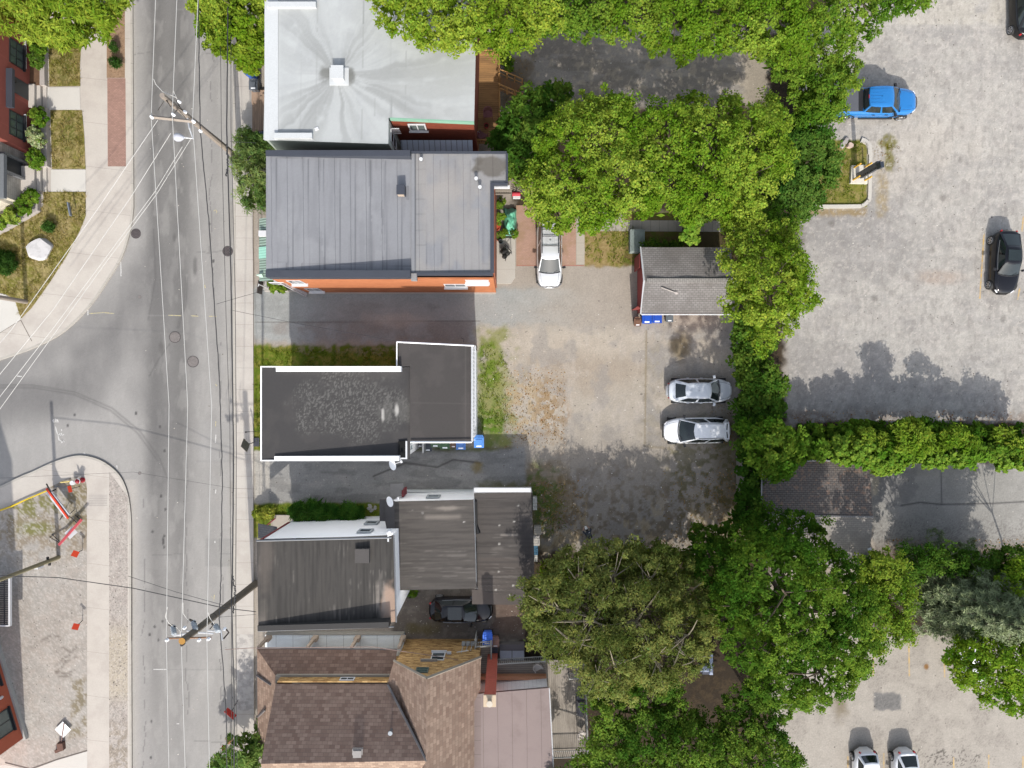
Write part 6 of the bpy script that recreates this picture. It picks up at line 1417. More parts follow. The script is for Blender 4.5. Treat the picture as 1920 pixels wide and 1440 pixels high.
mb=MB(); mb.box(x-.3,x+.3,y-.1,y+.22,.15,.4); mb.tube([(x-.3,y+.05,.42),(x+.3,y+.05,.42)],.16,8); mb.build('shell',pm('toy_red',C(206,40,62),rough=.4),t); mb=MB(); mb.box(x-.25,x+.3,y-.25,y-.09,.15,.45); mb.build('seat',M_white,t)
mb=MB(); mb.cyl((x-.2,y-.2,.1),(x-.2,y+.2,.1),.1); mb.build('wheel',M_tyre,t)
t=thing('rear_steps','grey timber steps with dark railings behind the orange brick building','steps',W(975,352,0)); a=W(957,350,1.6); mb=MB()
for k in range(7): mb.box(a[0]+.24*k,a[0]+.24*k+.22,a[1]-.2,a[1]+.9,1.5-.2*k,1.55-.2*k)
mb.build('tread',pm('tread_grey',C(170,156,140),var=.2),t); mb=MB(); mb.tube([(a[0],a[1]-.22,2.5),(a[0]+1.7,a[1]-.5,1.1)],.03,4); mb.tube([(a[0],a[1]-.22,2.0),(a[0]+1.7,a[1]-.5,.6)],.03,4)
for k in range(5): mb.tube([(a[0]+.42*k,a[1]-.22-.07*k,2.5-.35*k),(a[0]+.42*k,a[1]-.22-.07*k,1.4-.3*k)],.02,4)
mb.build('railing',M_black,t)
# ================================================================ signs, barricades, hydrant
M_org = pm('safety_orange', C(232,74,36), var=.06, rough=.5); M_base = pm('sign_base_brown', C(176,122,92), var=.2); M_post = pm('sign_post_dark', C(70,64,60), var=.1)
def flagsign(px,py,tx,ty,h,sz,label,col=None,basec=None,thin=False,rz=0.0,bw=.55,cat='sign',name='warning_sign',tilt=.95):
    b=W(px,py,.1); tp=W(tx,ty,h); t=thing(name,label,cat,(b[0],b[1],0),'portable warning signs')
    mb=MB(); mb.obox((b[0],b[1],.05),(bw,bw*.9,.08),(0,0,rz)); mb.build('base',basec or M_base,t)
    mb=MB(); mb.tube([(b[0],b[1],.08),(tp[0],tp[1],h)],.028,5); mb.build('post',M_post,t)
    mb=MB(); d=Vector((tp[0],tp[1],0)).normalized(); s=Vector((-d.y,d.x,0)); up=(Vector((0,0,1))*math.cos(tilt)+d*math.sin(tilt)).normalized(); n=s.cross(up).normalized()*.012; c=Vector((tp[0],tp[1],h))
    pts=[c+s*sz,c+up*sz,c-s*sz,c-up*sz]
    if thin: pts=[c+s*sz+up*sz*.5,c-s*sz+up*sz*.5,c-s*sz-up*sz*.5,c+s*sz-up*sz*.5]
    v=[p+n for p in pts]+[p-n for p in pts]; mb.add(v,[(0,1,2,3),(7,6,5,4),(0,4,5,1),(1,5,6,2),(2,6,7,3),(3,7,4,0)]); mb.build('panel',col or M_org,t); return t
flagsign(155,1031,141,1038.5,1.05,.30,'small orange diamond sign near the red barricade on the dirt plot',rz=.4)
flagsign(155,1163,142,1175,1.05,.30,'small orange diamond sign alone in the middle of the dirt plot',rz=.3)
flagsign(150,912,131,917,1.2,.24,'orange plate sign leaning beside the fire hydrant',thin=True,rz=.2,tilt=.7)
flagsign(446,1313,432,1338,1.8,.44,'red sign plate on a dark square base at the edge of the long pavement',col=pm('sign_red',C(232,66,52),rough=.5),basec=pm('base_dark',C(112,116,116),var=.1),thin=True,rz=.25,bw=.72,tilt=.35)
flagsign(431,1388,421,1402,1.3,.26,'small orange sign poking out of the bush at the bottom of the pavement',rz=.4)
flagsign(477,829,460,835,1.7,.52,'grey backed diamond sign on a black base in front of the white house',col=pm('sign_back',C(136,130,124),rough=.5,metal=.3),basec=pm('base_black',C(78,80,88),var=.2),rz=0,bw=.72,tilt=.25)
t=thing('realtor_sign','dark hanging sign board on a white arm at the front planter','sign',W(504,541,0)); b=W(505,541,0)
mb=MB(); mb.tube([b,(b[0],b[1],2.1)],.045,5); a=W(484,537.5,2.0); mb.tube([(b[0],b[1],2.05),(a[0],a[1],2.05)],.03,4); mb.build('post',M_white,t)
mb=MB(); a0=W(487,526,1.7); a1=W(484,550,1.7); mb.obox(((a0[0]+a1[0])/2,(a0[1]+a1[1])/2,1.5),(.07,abs(a0[1]-a1[1]),.9),(0,0,-.12)); mb.build('board',pm('board_dark',C(96,88,84)),t)
t=thing('garden_lamp','thin black spike lamp on the grass strip before the white house','lamp',W(485,808,0)); a=W(486,808.5,.3); b=W(461,810,1.3)
mb=MB(); mb.tube([(a[0],a[1],0),(b[0],b[1],1.3)],.02,5); mb.ell((b[0],b[1],1.3),(.07,.07,.05),8,5); mb.build('lamp_arm',M_black,t)
# fallen diamond sign
t=thing('fallen_sign','white diamond sign board lying face down with its brown post and footing','sign',W(117,1380,Z))
mb=MB(); c=W(118,1368,.3); mb.obox((c[0],c[1],.3),(.86,.86,.02),(0,-.04,PI/4)); mb.build('panel',pm('sign_white',(.8,.8,.8),var=.03),t)
mb=MB(); mb.tube([W(120,1356,.36),W(114,1396,.30)],.045,5); mb.build('post',pm('post_brown_b',C(150,124,116)),t); mb=MB(); p=W(114.5,1399,.3); mb.obox((p[0],p[1],.28),(.44,.56,.32),(.1,0,.08)); p=W(113,1406,.2); mb.obox((p[0]-.05,p[1],.2),(.6,.22,.2),(0,.2,.3)); mb.build('footing',pm('footing_rust',C(120,88,76),var=.3),t)
# barricades
def board(t,p0,p1,z0,z1,w,mat,nm,lift=0,tilt=0):
    p0=Vector(p0);p1=Vector(p1); u=(p1-p0); L=u.length; ang=math.atan2(u.y,u.x); mb=MB(); mb.obox(((p0.x+p1.x)/2,(p0.y+p1.y)/2,(z0+z1)/2),(L,w,z1-z0),(tilt,0,ang)); return mb.build(nm,mat,t)
t=thing('orange_barricade','orange and white striped barricade leaning at the gravel corner','barricade',W(107,940,Z))
q0=W(90,921,.9); q1=W(127,968,.9); board(t,(q0[0],q0[1]),(q1[0],q1[1]),.85,.92,.50,pm('board_white',C(226,230,236),var=.08,blotch=(C(180,190,200),2,.55,.1,.6)),'board',tilt=.25)
q2=W(87,916,1.0); q3=W(128,972,1.0); board(t,(q2[0],q2[1]),(q3[0],q3[1]),.96,1.03,.16,M_org,'rail',tilt=.25)
mb=MB(); mb.tube([W(87,907,1.05),W(95,922,1.0),W(104,918,.2)],.06,4); mb.tube([W(127,967,.9),W(139,956,.15)],.035,4); mb.tube([W(128,966,.9),W(147,983,.15)],.035,4); mb.tube([W(122,962,.9),W(112,975,.15)],.035,4); mb.build('leg',M_post,t)
mb=MB(); mb.tube([W(102,912,.25),W(120,914,.2),W(133,912.5,.2)],.035,4); mb.build('strap',M_grey,t)
t=thing('red_barricade','pinkish red barricade with a blank white placard on the dirt plot','barricade',W(132,1000,Z))
q0=W(153,974,.95); q1=W(110,1022,.95); board(t,(q0[0],q0[1]),(q1[0],q1[1]),.9,.98,.17,pm('board_red',C(214,92,100),var=.1),'rail',tilt=.2)
q0=W(126,992,.93); q1=W(139,1005,.93); c=W(132.5,999,.9); mb=MB(); mb.obox((c[0],c[1],.86),(.62,.70,.02),(.15,.1,math.atan2(q0[1]-q1[1],q0[0]-q1[0]))); mb.build('placard',M_white,t)
mb=MB()
for a,b in (((152,976),(140,965)),((152,977),(145,968)),((112,1018),(93,1007)),((113,1016),(97,1002))): mb.tube([W(*a,.9),W(*b,.12)],.03,4)
mb.build('leg',M_post,t)
t=thing('fire_hydrant','red fire hydrant with white caps on the weedy gravel corner','hydrant',W(143,903,Z)); x,y,_=W(144,902.5,.8)
mb=MB(); mb.lathe((x,y,Z),[(.2,0),(.2,.06),(.14,.08),(.14,.55),(.18,.57),(.18,.62),(.12,.72),(.05,.76),(.05,.82)],12); mb.build('barrel',pm('hydrant_red',C(170,30,48),rough=.45),t)
mb=MB(); x2,y2,_=W(135,905.5,.6); mb.cyl((x,y,.5),(x2,y2,.5),.10,n=10); mb.cyl((x2,y2,.45),(x2,y2,.62),.17,n=14); mb.build('cap',M_white,t)
mb=MB(); mb.tube([(x+.22*math.cos(a),y+.20*math.sin(a),.78) for a in np.linspace(-.8,1.6,8)],.03,4); mb.build('collar',M_white,t)
t=thing('yellow_pipe','long yellow guard pipe lying along the gravel corner','pipe',W(45,940,Z)); mb=MB(); mb.tube([W(p[0],p[1],.28) for p in ((-15,962),(20,950),(50,936),(88,920))],[.06,.06,.05,.05],6); mb.build('pipe',pm('pipe_yellow',C(240,206,40),rough=.4),t)
mb=MB(); mb.tube([W(113,904.5,.28),W(131,902.5,.28)],.05,6); mb.build('pipe_end',pm('pipe_pale',C(236,214,140)),t)
# lawn sign, boulder
t=thing('lawn_light','thin metal stake sign on the corner lawn','stake',W(128,392,Z)); mb=MB(); p0=W(126,379,.9); p1=W(131,404,.9); mb.obox(((p0[0]+p1[0])/2,(p0[1]+p1[1])/2,.8),(.09,1.0,.22),(0,0,.19)); mb.build('plate',pm('stake_metal',C(150,160,176),metal=.3,rough=.4),t); mb=MB(); mb.tube([W(129,391,.8),W(134,393,Z)],.02,4); mb.build('stake',M_grey,t)
def boulder(px,py,sx,sy,sz,rz,label,colr,seed,z=0):
    x,y,_=W(px,py,z+sz*.5); bm=bmesh.new(); bmesh.ops.create_icosphere(bm,subdivisions=3,radius=1)
    rs=random.Random(seed); pl=[(Vector((rs.gauss(0,1),rs.gauss(0,1),rs.gauss(0,.35))).normalized(),rs.uniform(.66,.9)) for _ in range(11)]+[(Vector((.05,-.1,1)).normalized(),.42)]
    for v in bm.verts:
        for n_,d_ in pl:
            k=v.co.dot(n_)-d_
            if k>0: v.co-=n_*k
        v.co.x*=sx; v.co.y*=sy; v.co.z=v.co.z*sz+sz*.35
    bmesh.ops.rotate(bm,verts=bm.verts,cent=(0,0,0),matrix=Matrix.Rotation(rz,3,'Z')); bmesh.ops.translate(bm,verts=bm.verts,vec=(x,y,z))
    me=bpy.data.meshes.new('boulder'); bm.to_mesh(me); bm.free(); me.materials.append(pm('boulder_stone',colr,var=.1,fine=.08,blotch=(tuple(v*.75 for v in colr),2.2,.55,.04,.6)))
    o=bpy.data.objects.new('boulder',me); COL.objects.link(o); return tag(o,label,'boulder','boulders on the grass')
boulder(75,467,1.2,.85,.45,.35,'big pale faceted boulder on the corner lawn',C(222,220,220),5,Z)
boulder(1594.5,273,.30,.26,.3,.3,'pink stone at the head of the kerbed grass island',C(214,190,176),6)
boulder(1585,265,.42,.2,.24,1.0,'long grey stone at the head of the kerbed grass island',C(186,178,174),8)
boulder(1580,272,.2,.32,.2,.2,'small whitish stone left of the pink stone on the grass island',C(206,200,196),9)
# totem sign on its pad with guard posts
t=thing('totem_sign','slender dark grey totem sign on a white concrete pad','sign',W(1612,327,0)); M_pad=pm('white_pad',C(236,230,216),var=.05)
mb=MB(); mb.prism([W2(*p,.25) for p in ((1597,310),(1626,309),(1627,344),(1595,343))],0,.25); mb.build('pad',M_pad,t)
mb=MB(); x,y,_=W(1609,330,.3); mb.obox((x,y,1.7),(.26,.36,2.9),(0,0,.15)); mb.build('column',pm('totem_grey',C(120,120,126),var=.1,rough=.5),t)
mb=MB(); mb.obox((x,y-.2,3.3),(.24,.40,.5),(0,0,.15)); mb.obox((x+.02,y-.28,1.9),(.24,.06,2.3),(0,0,.15)); mb.build('panel',pm('totem_dark',C(64,72,84),rough=.35),t)
M_yp=pm('post_yellow',C(240,190,70),rough=.5)
for i,(px_,py_,lab) in enumerate(((1602,314,'yellow guard post at the hedge side back corner of the totem pad'),(1622,313,'yellow guard post at the car park side back corner of the totem pad'),(1600,337,'yellow guard post at the hedge side front corner of the totem pad'),(1622,338,'yellow guard post at the car park side front corner of the totem pad'))):
    x,y,_=W(px_,py_,.25); t=thing('guard_post',lab,'bollard',(x,y,.25),'yellow guard posts round the totem'); mb=MB(); mb.cyl((x,y,.25),(x,y,1.15),.07,n=10); mb.build('post',M_yp,t); mb=MB(); mb.ell((x,y,1.15),(.07,.07,.05),10,4,z0=0); mb.build('cap',M_yp,t)

# ================================================================ poles and wires
M_pole = pm('weathered_pole', C(168,156,144), var=.15, sc=2, fine=.12, stretch=(2,2,.5)); M_poled = pm('dark_pole', C(124,116,104), var=.2, sc=2, fine=.15)
M_wire = pm('pale_conductor', C(226,224,219), var=0, fine=0, rough=.5); M_wireb = pm('black_cable', (.03,.03,.032), var=0, fine=0, rough=.6); M_ins = pm('porcelain', (.8,.81,.83), rough=.25); M_arr = pm('blue_grey_porcelain', C(186,194,200), rough=.3)
HP=11.0
PA=W(452,301,0); PAt=W(352,226,9.2)
t=thing('utility_pole','pale wooden utility pole with a crossarm and street lamp rising from the feathery shrub','utility pole',PA,'utility poles')
tip=W(307,192,11.4)
mb=MB(); mb.tube([PA,(PA[0],PA[1],11.3)],[.22,.15],10); mb.build('pole',M_pole,t)
a0=W(283,219,HP); a1=W(364,228,HP); mb=MB(); mb.tube([a0,a1],.10,4); mb.build('crossarm',M_pole,t)
mb=MB(); m0=Vector(a0).lerp(Vector(a1),.5); mb.tube([Vector(a0).lerp(Vector(a1),.42),(PA[0],PA[1],9.4)],.035,4); mb.tube([Vector(a0).lerp(Vector(a1),.85),(PA[0],PA[1],9.6)],.03,4); mb.build('brace',M_pole,t)
for q,zz in (((283.5,219),HP+.2),((362,227),HP+.2),((324,214),HP+.25),((335,190),10.6),((346,209),10.3),((375,245),9.2)):
    p=W(*q,zz); mb=MB(); mb.lathe((p[0],p[1],zz-.2),[(.05,0),(.09,.06),(.05,.12),(.09,.18),(.05,.28)],10); mb.build('insulator',M_ins,t)
mb=MB(); mb.tube([W(330,188,10.6),W(340,205,10.4),W(352,212,10.0),(PA[0],PA[1],9.8)],.03,4); mb.tube([W(311,188,11.2),W(320,200,11.0),(PA[0],PA[1],10.9)],.03,4); mb.tube([W(296,207,10.8),W(307,190,11.0)],.02,4); mb.build('fuse_bracket',M_post,t)
l0=Vector((PA[0],PA[1],8.3)); l1=Vector(W(362,260,8.6)); l2=Vector(W(346,258,8.7)); mb=MB(); mb.tube([l0,l0.lerp(l1,.6)+Vector((0,0,.15)),l1,l2],.05,6); mb.build('lamp_arm',M_white,t)
mb=MB(); d=(Vector(W(325,257,8.7))-l2); 
pts=[l2+d*k for k in (0,.15,.4,.7,.92,1.0)]; mb.tube(pts,[.06,.14,.24,.26,.17,.04],12); mb.build('lamp_head',pm('lamp_white',C(214,216,226),var=.03,rough=.35),t,smooth=True)
mb=MB(); mb.tube([W(288,148,11),W(292,158,10.9),W(305,172,10.8),W(331,183,10.7)],.02,4); mb.tube([W(325,170,11),W(332,186,10.7)],.02,4); mb.build('jumper',M_wire,t)
PBs=W(480,1094,0)
t=thing('utility_pole','dark utility pole with white crossarm fuses beside the streaked roofed house','utility pole',PBs,'utility poles')
mb=MB(); mb.tube([PBs,(PBs[0],PBs[1],11.2)],[.27,.19],12); mb.build('pole',M_poled,t)
p=(PBs[0],PBs[1]); mb=MB(); mb.cyl((*p,11.2),(*p,11.23),.195,n=12); mb.build('pole_top',pm('cut_wood',C(196,146,72),var=.2),t)
mb=MB(); a0=W(312,1197,10.6); a1=W(396,1195,10.6); mb.tube([a0,a1],.05,4); mb.build('crossarm',pm('rusty_arm',C(168,126,96),var=.3,sc=3),t)
mb=MB(); mb.tube([W(326,1192,10.0),W(365,1186,9.9)],.05,5); mb.tube([W(372,1186,9.9),W(400,1188,9.9)],.05,5); mb.tube([W(350,1183,9.7),W(366,1183.5,9.7)],.045,5); mb.tube([W(388,1182.5,9.7),W(416,1185,9.6)],.05,5); mb.tube([W(414,1180,9.6),W(417,1201,9.8)],.04,5); mb.build('bracket',M_white,t)
for q0,q1 in (((324,1174),(327,1190)),((362,1165),(367,1181)),((404,1172),(409,1184))):
    A0=Vector(W(*q0,9.4)); A1=Vector(W(*q1,9.8)); mb=MB(); mb.tube([A0.lerp(A1,k/8) for k in range(9)],[.13,.17,.13,.17,.13,.17,.13,.17,.12],10); ar=mb.build('arrester',M_arr,t)
    mb=MB(); mb.obox(A0+Vector((0,.06,.1)),(.42,.1,.1),(0,0,-.4)); mb.build('cap',M_post,ar)
for q,zz in (((312,1201),10.8),((372,1201),10.8),((390,1199),10.8),((345,1178),9.6),((420,1180),9.4)): 
    pp_=W(*q,zz); mb=MB(); mb.lathe((pp_[0],pp_[1],zz-.2),[(.05,0),(.10,.06),(.05,.12),(.1,.18),(.05,.28)],10); mb.build('insulator',M_ins,t)
mb=MB(); mb.tube([W(342,1208,11.0),(p[0],p[1],10.9)],.05,5); pp_=W(342,1208,11); mb.cyl((pp_[0],pp_[1],10.85),(pp_[0],pp_[1],11.1),.1,n=8); mb.tube([W(424,1180,9.3),W(429,1186,9.3),W(419,1198,9.5)],.05,5); mb.tube([W(341,1195,10.5),W(356,1184,10.0)],.035,4); mb.tube([W(393,1180,9.4),W(400,1172,9.2)],.03,4); mb.build('fuse_bracket',M_post,t)
for pts in (((314,1138),(310,1157),(316,1168),(324,1174)),((343,1130),(343,1150),(350,1160),(358,1167)),((390,1148),(393,1158),(402,1171)),((330,1176),(338,1184),(338,1194))): mb=MB(); mb.tube([W(q[0],q[1],10.4-.25*i) for i,q in enumerate(pts)],.022,4); mb.build('jumper',M_wire,t)
for zz in (7.2,3.6): mb=MB(); mb.tube([(p[0]+.2*math.cos(a),p[1]+.2*math.sin(a),zz) for a in np.linspace(0,2*PI,13)],.045,4); mb.build('band',M_post,t)
PC=W(50,566,Z); t=thing('utility_pole','plain wooden pole slanting across the corner lawn edge','utility pole',PC,'utility poles'); mb=MB(); mb.tube([(PC[0],PC[1],0.1),(PC[0],PC[1],10.5)],[.17,.12],10); mb.build('pole',M_pole,t)
t['label']='plain wooden pole at the tip of the corner lawn beside the side street'
PDp=W(110,1045,Z); t=thing('utility_pole','olive grey pole with small fittings standing on the dirt plot','utility pole',PDp,'utility poles'); mb=MB(); mb.tube([(PDp[0],PDp[1],.1),(PDp[0],PDp[1],9.0)],[.16,.12],10); mb.build('pole',pm('olive_pole',C(150,142,112),var=.15),t)
mb=MB(); mb.box(PDp[0]-.14,PDp[0]+.14,PDp[1]-.24,PDp[1]-.12,1.9,2.5); mb.build('notice_plate',M_white,t)
for zz,s in ((1.3,1),(1.1,-1)): mb=MB(); mb.cyl((PDp[0],PDp[1]+s*.14,zz),(PDp[0],PDp[1]+s*.34,zz),.09,n=8); mb.build('fitting',M_black,t)
# wires
def wire(pts, r, mat, label, sag=0.0, name='overhead_cable', wob=0):
    out=[]; rr=random.Random(len(label))
    for (a,b) in zip(pts[:-1],pts[1:]):
        A=Vector(W(*a)); B=Vector(W(*b))
        for k in range(17):
            u=k/16; q=A.lerp(B,u); q.z-=sag*4*u*(1-u)
            if wob: q.x+=rr.uniform(-wob,wob)
            if k<16: out.append(q)
    out.append(Vector(W(*pts[-1]))); mb=MB(); mb.tube(out,r,5); o=mb.build(name,mat); return tag(o,label,'cable','overhead cables along and across the street')
wire([(294,-60,HP),(283.5,219,HP+.1),(317,760,HP-.4),(312,1199,HP-.2),(318,1500,HP)],.019,M_wire,'pale conductor on the outer end of the pale pole crossarm, farthest from the houses',.0)
wire([(334,-60,HP),(323,214,HP+.2),(352,760,HP-.3),(340,1200,HP),(349,1500,HP)],.019,M_wire,'pale conductor over the middle of the road passing the tops of both utility poles',.0)
wire([(374,-60,HP),(361,227,HP+.1),(397,760,HP-.4),(388,1199,HP-.2),(394,1500,HP)],.019,M_wire,'pale conductor on the house side end of the pale pole crossarm',.0)
wire([(296,225,HP),(183,392,HP-.4),(20,620,HP-.4),(-50,700,HP)],.017,M_wire,'uppermost pale wire running from the crossarm across the pavement to the side street')
wire([(320,250,10.5),(245,370,10.2),(100,580,10.2),(-40,750,10.3)],.017,M_wire,'second pale wire from the pale pole across the bare pavement to the side street')
wire([(342,275,9.8),(290,360,9.6),(100,615,9.6),(-40,795,9.7)],.016,M_wire,'third pale wire from beside the street lamp toward the side street')
wire([(358,260,9.6),(295,362,9.4),(200,490,9.4),(-40,822,9.5)],.016,M_wire,'lowest pale wire from beside the street lamp toward the side street')
wire([(371,-60,8.8),(375,240,8.8),(392,420,8.4),(412,720,8.2),(417,900,8.2),(414,1090,8.3),(411,1160,8.6),(424,1330,8.4),(426,1500,8.4)],.03,M_wireb,'black lapped cable hanging nearest the middle of the road',.0,wob=.02)
wire([(412,-60,6.0),(415,240,5.8),(424,600,5.6),(431,800,5.6),(432,1000,5.7),(434,1130,6.0),(434,1500,5.8)],.016,M_wireb,'thin black wire between the lapped cable and the thick bundle')
wire([(428,-60,7),(425,240,6.9),(433,520,6.4),(438,850,6.3),(436,1060,6.4),(434,1130,6.7),(439,1300,6.4),(439,1500,6.4)],.04,M_wireb,'thick black cable bundle running above the kerb of the long pavement',wob=.008)
wire([(433,-60,6.4),(433,240,6.4),(441,560,6.0),(443.5,850,5.9),(442,1100,6.2),(445,1500,6.0)],.018,M_wireb,'black wire beside the thick bundle just over the pavement edge')
wire([(436,1080,6.6),(441,1110,6.6),(438,1150,6.5)],.04,M_wireb,'short slack coil of black cable at the dark utility pole',wob=.06)
wire([(425,270,6.9),(427,300,6.8),(425,330,6.8)],.05,M_wireb,'tangled black splice hanging from the bundle at the pale pole',wob=.07)
wire([(-40,1078,7.5),(110,1083,7.3),(250,1103,7.0),(420,1140,6.8),(480,1147,6.3)],.026,M_wireb,'black service cable crossing the street to the streaked roofed house')
wire([(240,1080,7.3),(330,1110,7.0),(430,1138,6.8)],.014,M_wireb,'thin black wire joining the service cable over the street')
wire([(412,1157,6.5),(480,1152,6.4)],.012,M_wireb,'short thin wire from the dark pole to the streaked roofed house')
wire([(-40,898,8),(250,885,7.4),(440,916,6.6),(482,917,6.2)],.008,M_wireb,'faint thin wire crossing the street to the dark lane')
wire([(406,570,7.8),(440,560,7.0),(500,543,6.0)],.012,M_wireb,'thin drop wire to the white outside stair')
wire([(436,582,6.4),(560,607,5.8),(745,640,6.4)],.012,M_wireb,'thin drop wire over the driveway to the white house')
wire([(431,265,6.6),(480,268,6.2)],.01,M_wireb,'thin drop wire from the pale pole into the feathery shrub')
wire([(422,1218,7.4),(470,1215,6.6),(700,1213,5.2),(745,1220,5.0),(830,1232,4.4),(860,1238,4.0)],.02,pm('rusty_cable',C(176,150,140)),'rusty pale service wire along the brown porch roof to the yellow gable')
# ================================================================ trees, shrubs, hedges
M_leaf = leafmat('leaf_mat', .42, .0); M_needle = leafmat('needle_mat', .12, .02)
M_bark = pm('bark', C(120,104,90), var=.2, sc=3, fine=.2, stretch=(3,3,.6)); M_barkp = pm('pale_bark', C(176,164,140), var=.15, sc=3)
def leaves(C0, N0, rs, n, cr, L, Wd, flat=.65, up=.9, jit=.55):
    """n leaf quads round each clump centre C0 with clump normals N0"""
    m = len(C0); off = rs.normal(size=(m,n,3)); off /= (np.linalg.norm(off,axis=2,keepdims=True)+1e-6); off *= (rs.rand(m,n,1)**.45)*cr[:,None,None]; off[...,2] *= flat
    P = C0[:,None,:]+off
    nn = N0[:,None,:]*.55+np.array([0,0,up])+rs.normal(size=(m,n,3))*jit; nn /= np.linalg.norm(nn,axis=2,keepdims=True)
    t = off+rs.normal(size=(m,n,3))*cr[:,None,None]*.5; t -= nn*(t*nn).sum(2,keepdims=True); t /= (np.linalg.norm(t,axis=2,keepdims=True)+1e-6)
    b = np.cross(nn,t); s = (.7+.6*rs.rand(m,n,1)); l = t*L*.5*s; w = b*Wd*.5*s; dr = -nn*L*.10*s
    V = np.stack([P-l, P-l*.1+w-dr*0, P+l+dr, P-l*.1-w], 2)
    return V.reshape(-1,3), P, off
DF = 2.1; NF = 2.3
def foliage(name, lobes, cols, seed, parent, dens=2.1, nleaf=24, cr=.42, L=.165, Wd=.10, zs=.72, mat=None, zmin=-.3, rag=.22, inner=.30, core=11, up=1.05, jit=.5, keep=None, flat=.65):
    rs = np.random.RandomState(seed); W_ = []; dens = dens*DF; nleaf = int(nleaf*NF)
    for (px,py,rp,h) in lobes:
        x,y,z = W(px,py,h); W_.append((x,y,z,rp/25*(50-h)/50))
    W_ = np.array(W_); Cs=[]; Ns=[]; Dk=[]
    for k,(x,y,z,r) in enumerate(W_):
        n = max(3,int(dens*r*r*2*PI*.75)); d = rs.normal(size=(n*2,3)); d /= np.linalg.norm(d,axis=1,keepdims=True); d = d[d[:,2]>zmin][:n]; n = len(d)
        rad = 1-.10*rs.rand(n)+rag*(fbm(d[:,0]*2.9+k*5+seed,d[:,1]*2.9+d[:,2]*2,seed%40,4)-.5)*2.6+.09*rs.normal(size=n)
        sp_ = rs.rand(n) < .05; rad = np.where(sp_, rad*1.0+.16*rs.rand(n), rad)
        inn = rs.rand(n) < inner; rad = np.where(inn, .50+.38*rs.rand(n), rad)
        P = np.array([x,y,z])+d*rad[:,None]*np.array([r,r,r*zs])
        ok = np.ones(n,bool)
        for j,(x2,y2,z2,r2) in enumerate(W_):
            if j==k: continue
            q = (P-np.array([x2,y2,z2]))/np.array([r2,r2,r2*zs]); ok &= (np.linalg.norm(q,axis=1)>.70)
        ok &= P[:,2] > .25
        Cs.append(P[ok]); Ns.append(d[ok]); Dk.append(inn[ok])
    Cs=np.concatenate(Cs); Ns=np.concatenate(Ns); Dk=np.concatenate(Dk)
    FV=[];FC=[]
    if core:
        for k,(x,y,z,r) in enumerate(W_):
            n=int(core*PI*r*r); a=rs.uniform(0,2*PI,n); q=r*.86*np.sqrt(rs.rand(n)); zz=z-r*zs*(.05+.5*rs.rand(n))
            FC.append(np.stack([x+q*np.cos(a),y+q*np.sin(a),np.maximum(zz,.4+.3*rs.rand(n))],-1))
        FC=np.concatenate(FC); FN=np.tile(np.array([[0,0,1.]]),(len(FC),1)); FV,_,_=leaves(FC,FN,rs,1,np.full(len(FC),.15),max(.5,L*1.6),max(.36,Wd*2.0) if Wd>.1 else .2,.5,.9,.35)
    if keep is not None:
        k_ = keep(Cs); Cs=Cs[k_]; Ns=Ns[k_]; Dk=Dk[k_]
    m=len(Cs); crr=cr*(.55+.95*rs.rand(m)**1.5)
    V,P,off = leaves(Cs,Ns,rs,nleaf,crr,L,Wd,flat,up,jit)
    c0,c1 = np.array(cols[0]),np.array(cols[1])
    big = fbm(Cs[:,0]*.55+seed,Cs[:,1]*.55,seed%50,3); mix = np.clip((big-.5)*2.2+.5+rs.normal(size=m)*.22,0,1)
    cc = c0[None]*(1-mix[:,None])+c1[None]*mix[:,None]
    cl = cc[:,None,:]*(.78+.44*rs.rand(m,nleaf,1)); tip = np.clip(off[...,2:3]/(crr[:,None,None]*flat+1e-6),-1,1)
    cl = cl*(1+.16*tip)*np.where(Dk,.9,1.0)[:,None,None]  # inner clumps darkened: crown shade put into the leaf colour
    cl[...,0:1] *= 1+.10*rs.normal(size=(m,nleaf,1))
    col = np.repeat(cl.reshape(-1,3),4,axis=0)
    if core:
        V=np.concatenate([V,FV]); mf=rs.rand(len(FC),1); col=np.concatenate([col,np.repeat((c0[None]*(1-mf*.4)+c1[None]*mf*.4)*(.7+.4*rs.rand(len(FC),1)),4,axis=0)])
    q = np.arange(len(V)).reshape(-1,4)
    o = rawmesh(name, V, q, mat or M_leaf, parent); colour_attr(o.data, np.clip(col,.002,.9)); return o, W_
def trunk(parent, base, Wl, r, name='trunk', mat=None, fork=.45, seed=1, twigs=0):
    mb = MB(); rr = random.Random(seed); bx,by = base; cx=sum(w[0] for w in Wl)/len(Wl); cy=sum(w[1] for w in Wl)/len(Wl); top=max(w[2] for w in Wl); f=Vector((bx+(cx-bx)*.35,by+(cy-by)*.35,top*fork))
    mb.tube([(bx,by,-.02),(bx+(f.x-bx)*.3,by+(f.y-by)*.3,f.z*.5),tuple(f)],[r*1.25,r,r*.8],8)
    for (x,y,z,rw) in Wl:
        e=Vector((x,y,z+rw*.15)); mid=f.lerp(e,.5)+Vector((rr.uniform(-.3,.3),rr.uniform(-.3,.3),rr.uniform(0,.4))); mb.tube([f,mid,e],[r*.5,r*.33,r*.1],6)
        for k in range(3+twigs):
            d=Vector((rr.gauss(0,1),rr.gauss(0,1),rr.uniform(0,.9))).normalized(); s=mid.lerp(e,rr.uniform(.2,1)); mb.tube([s,s+d*rw*.45+Vector((0,0,.1)),s+d*rw*.95],[r*.16,r*.10,r*.04],4)
    return mb.build(name, mat or M_bark, parent)
LT=(C(122,156,40),C(172,194,74)); MT=(C(94,136,42),C(146,176,66)); DT=(C(70,110,38),C(112,146,58)); OL=(C(104,120,58),C(164,172,96)); VT=(C(82,122,44),C(134,164,66))
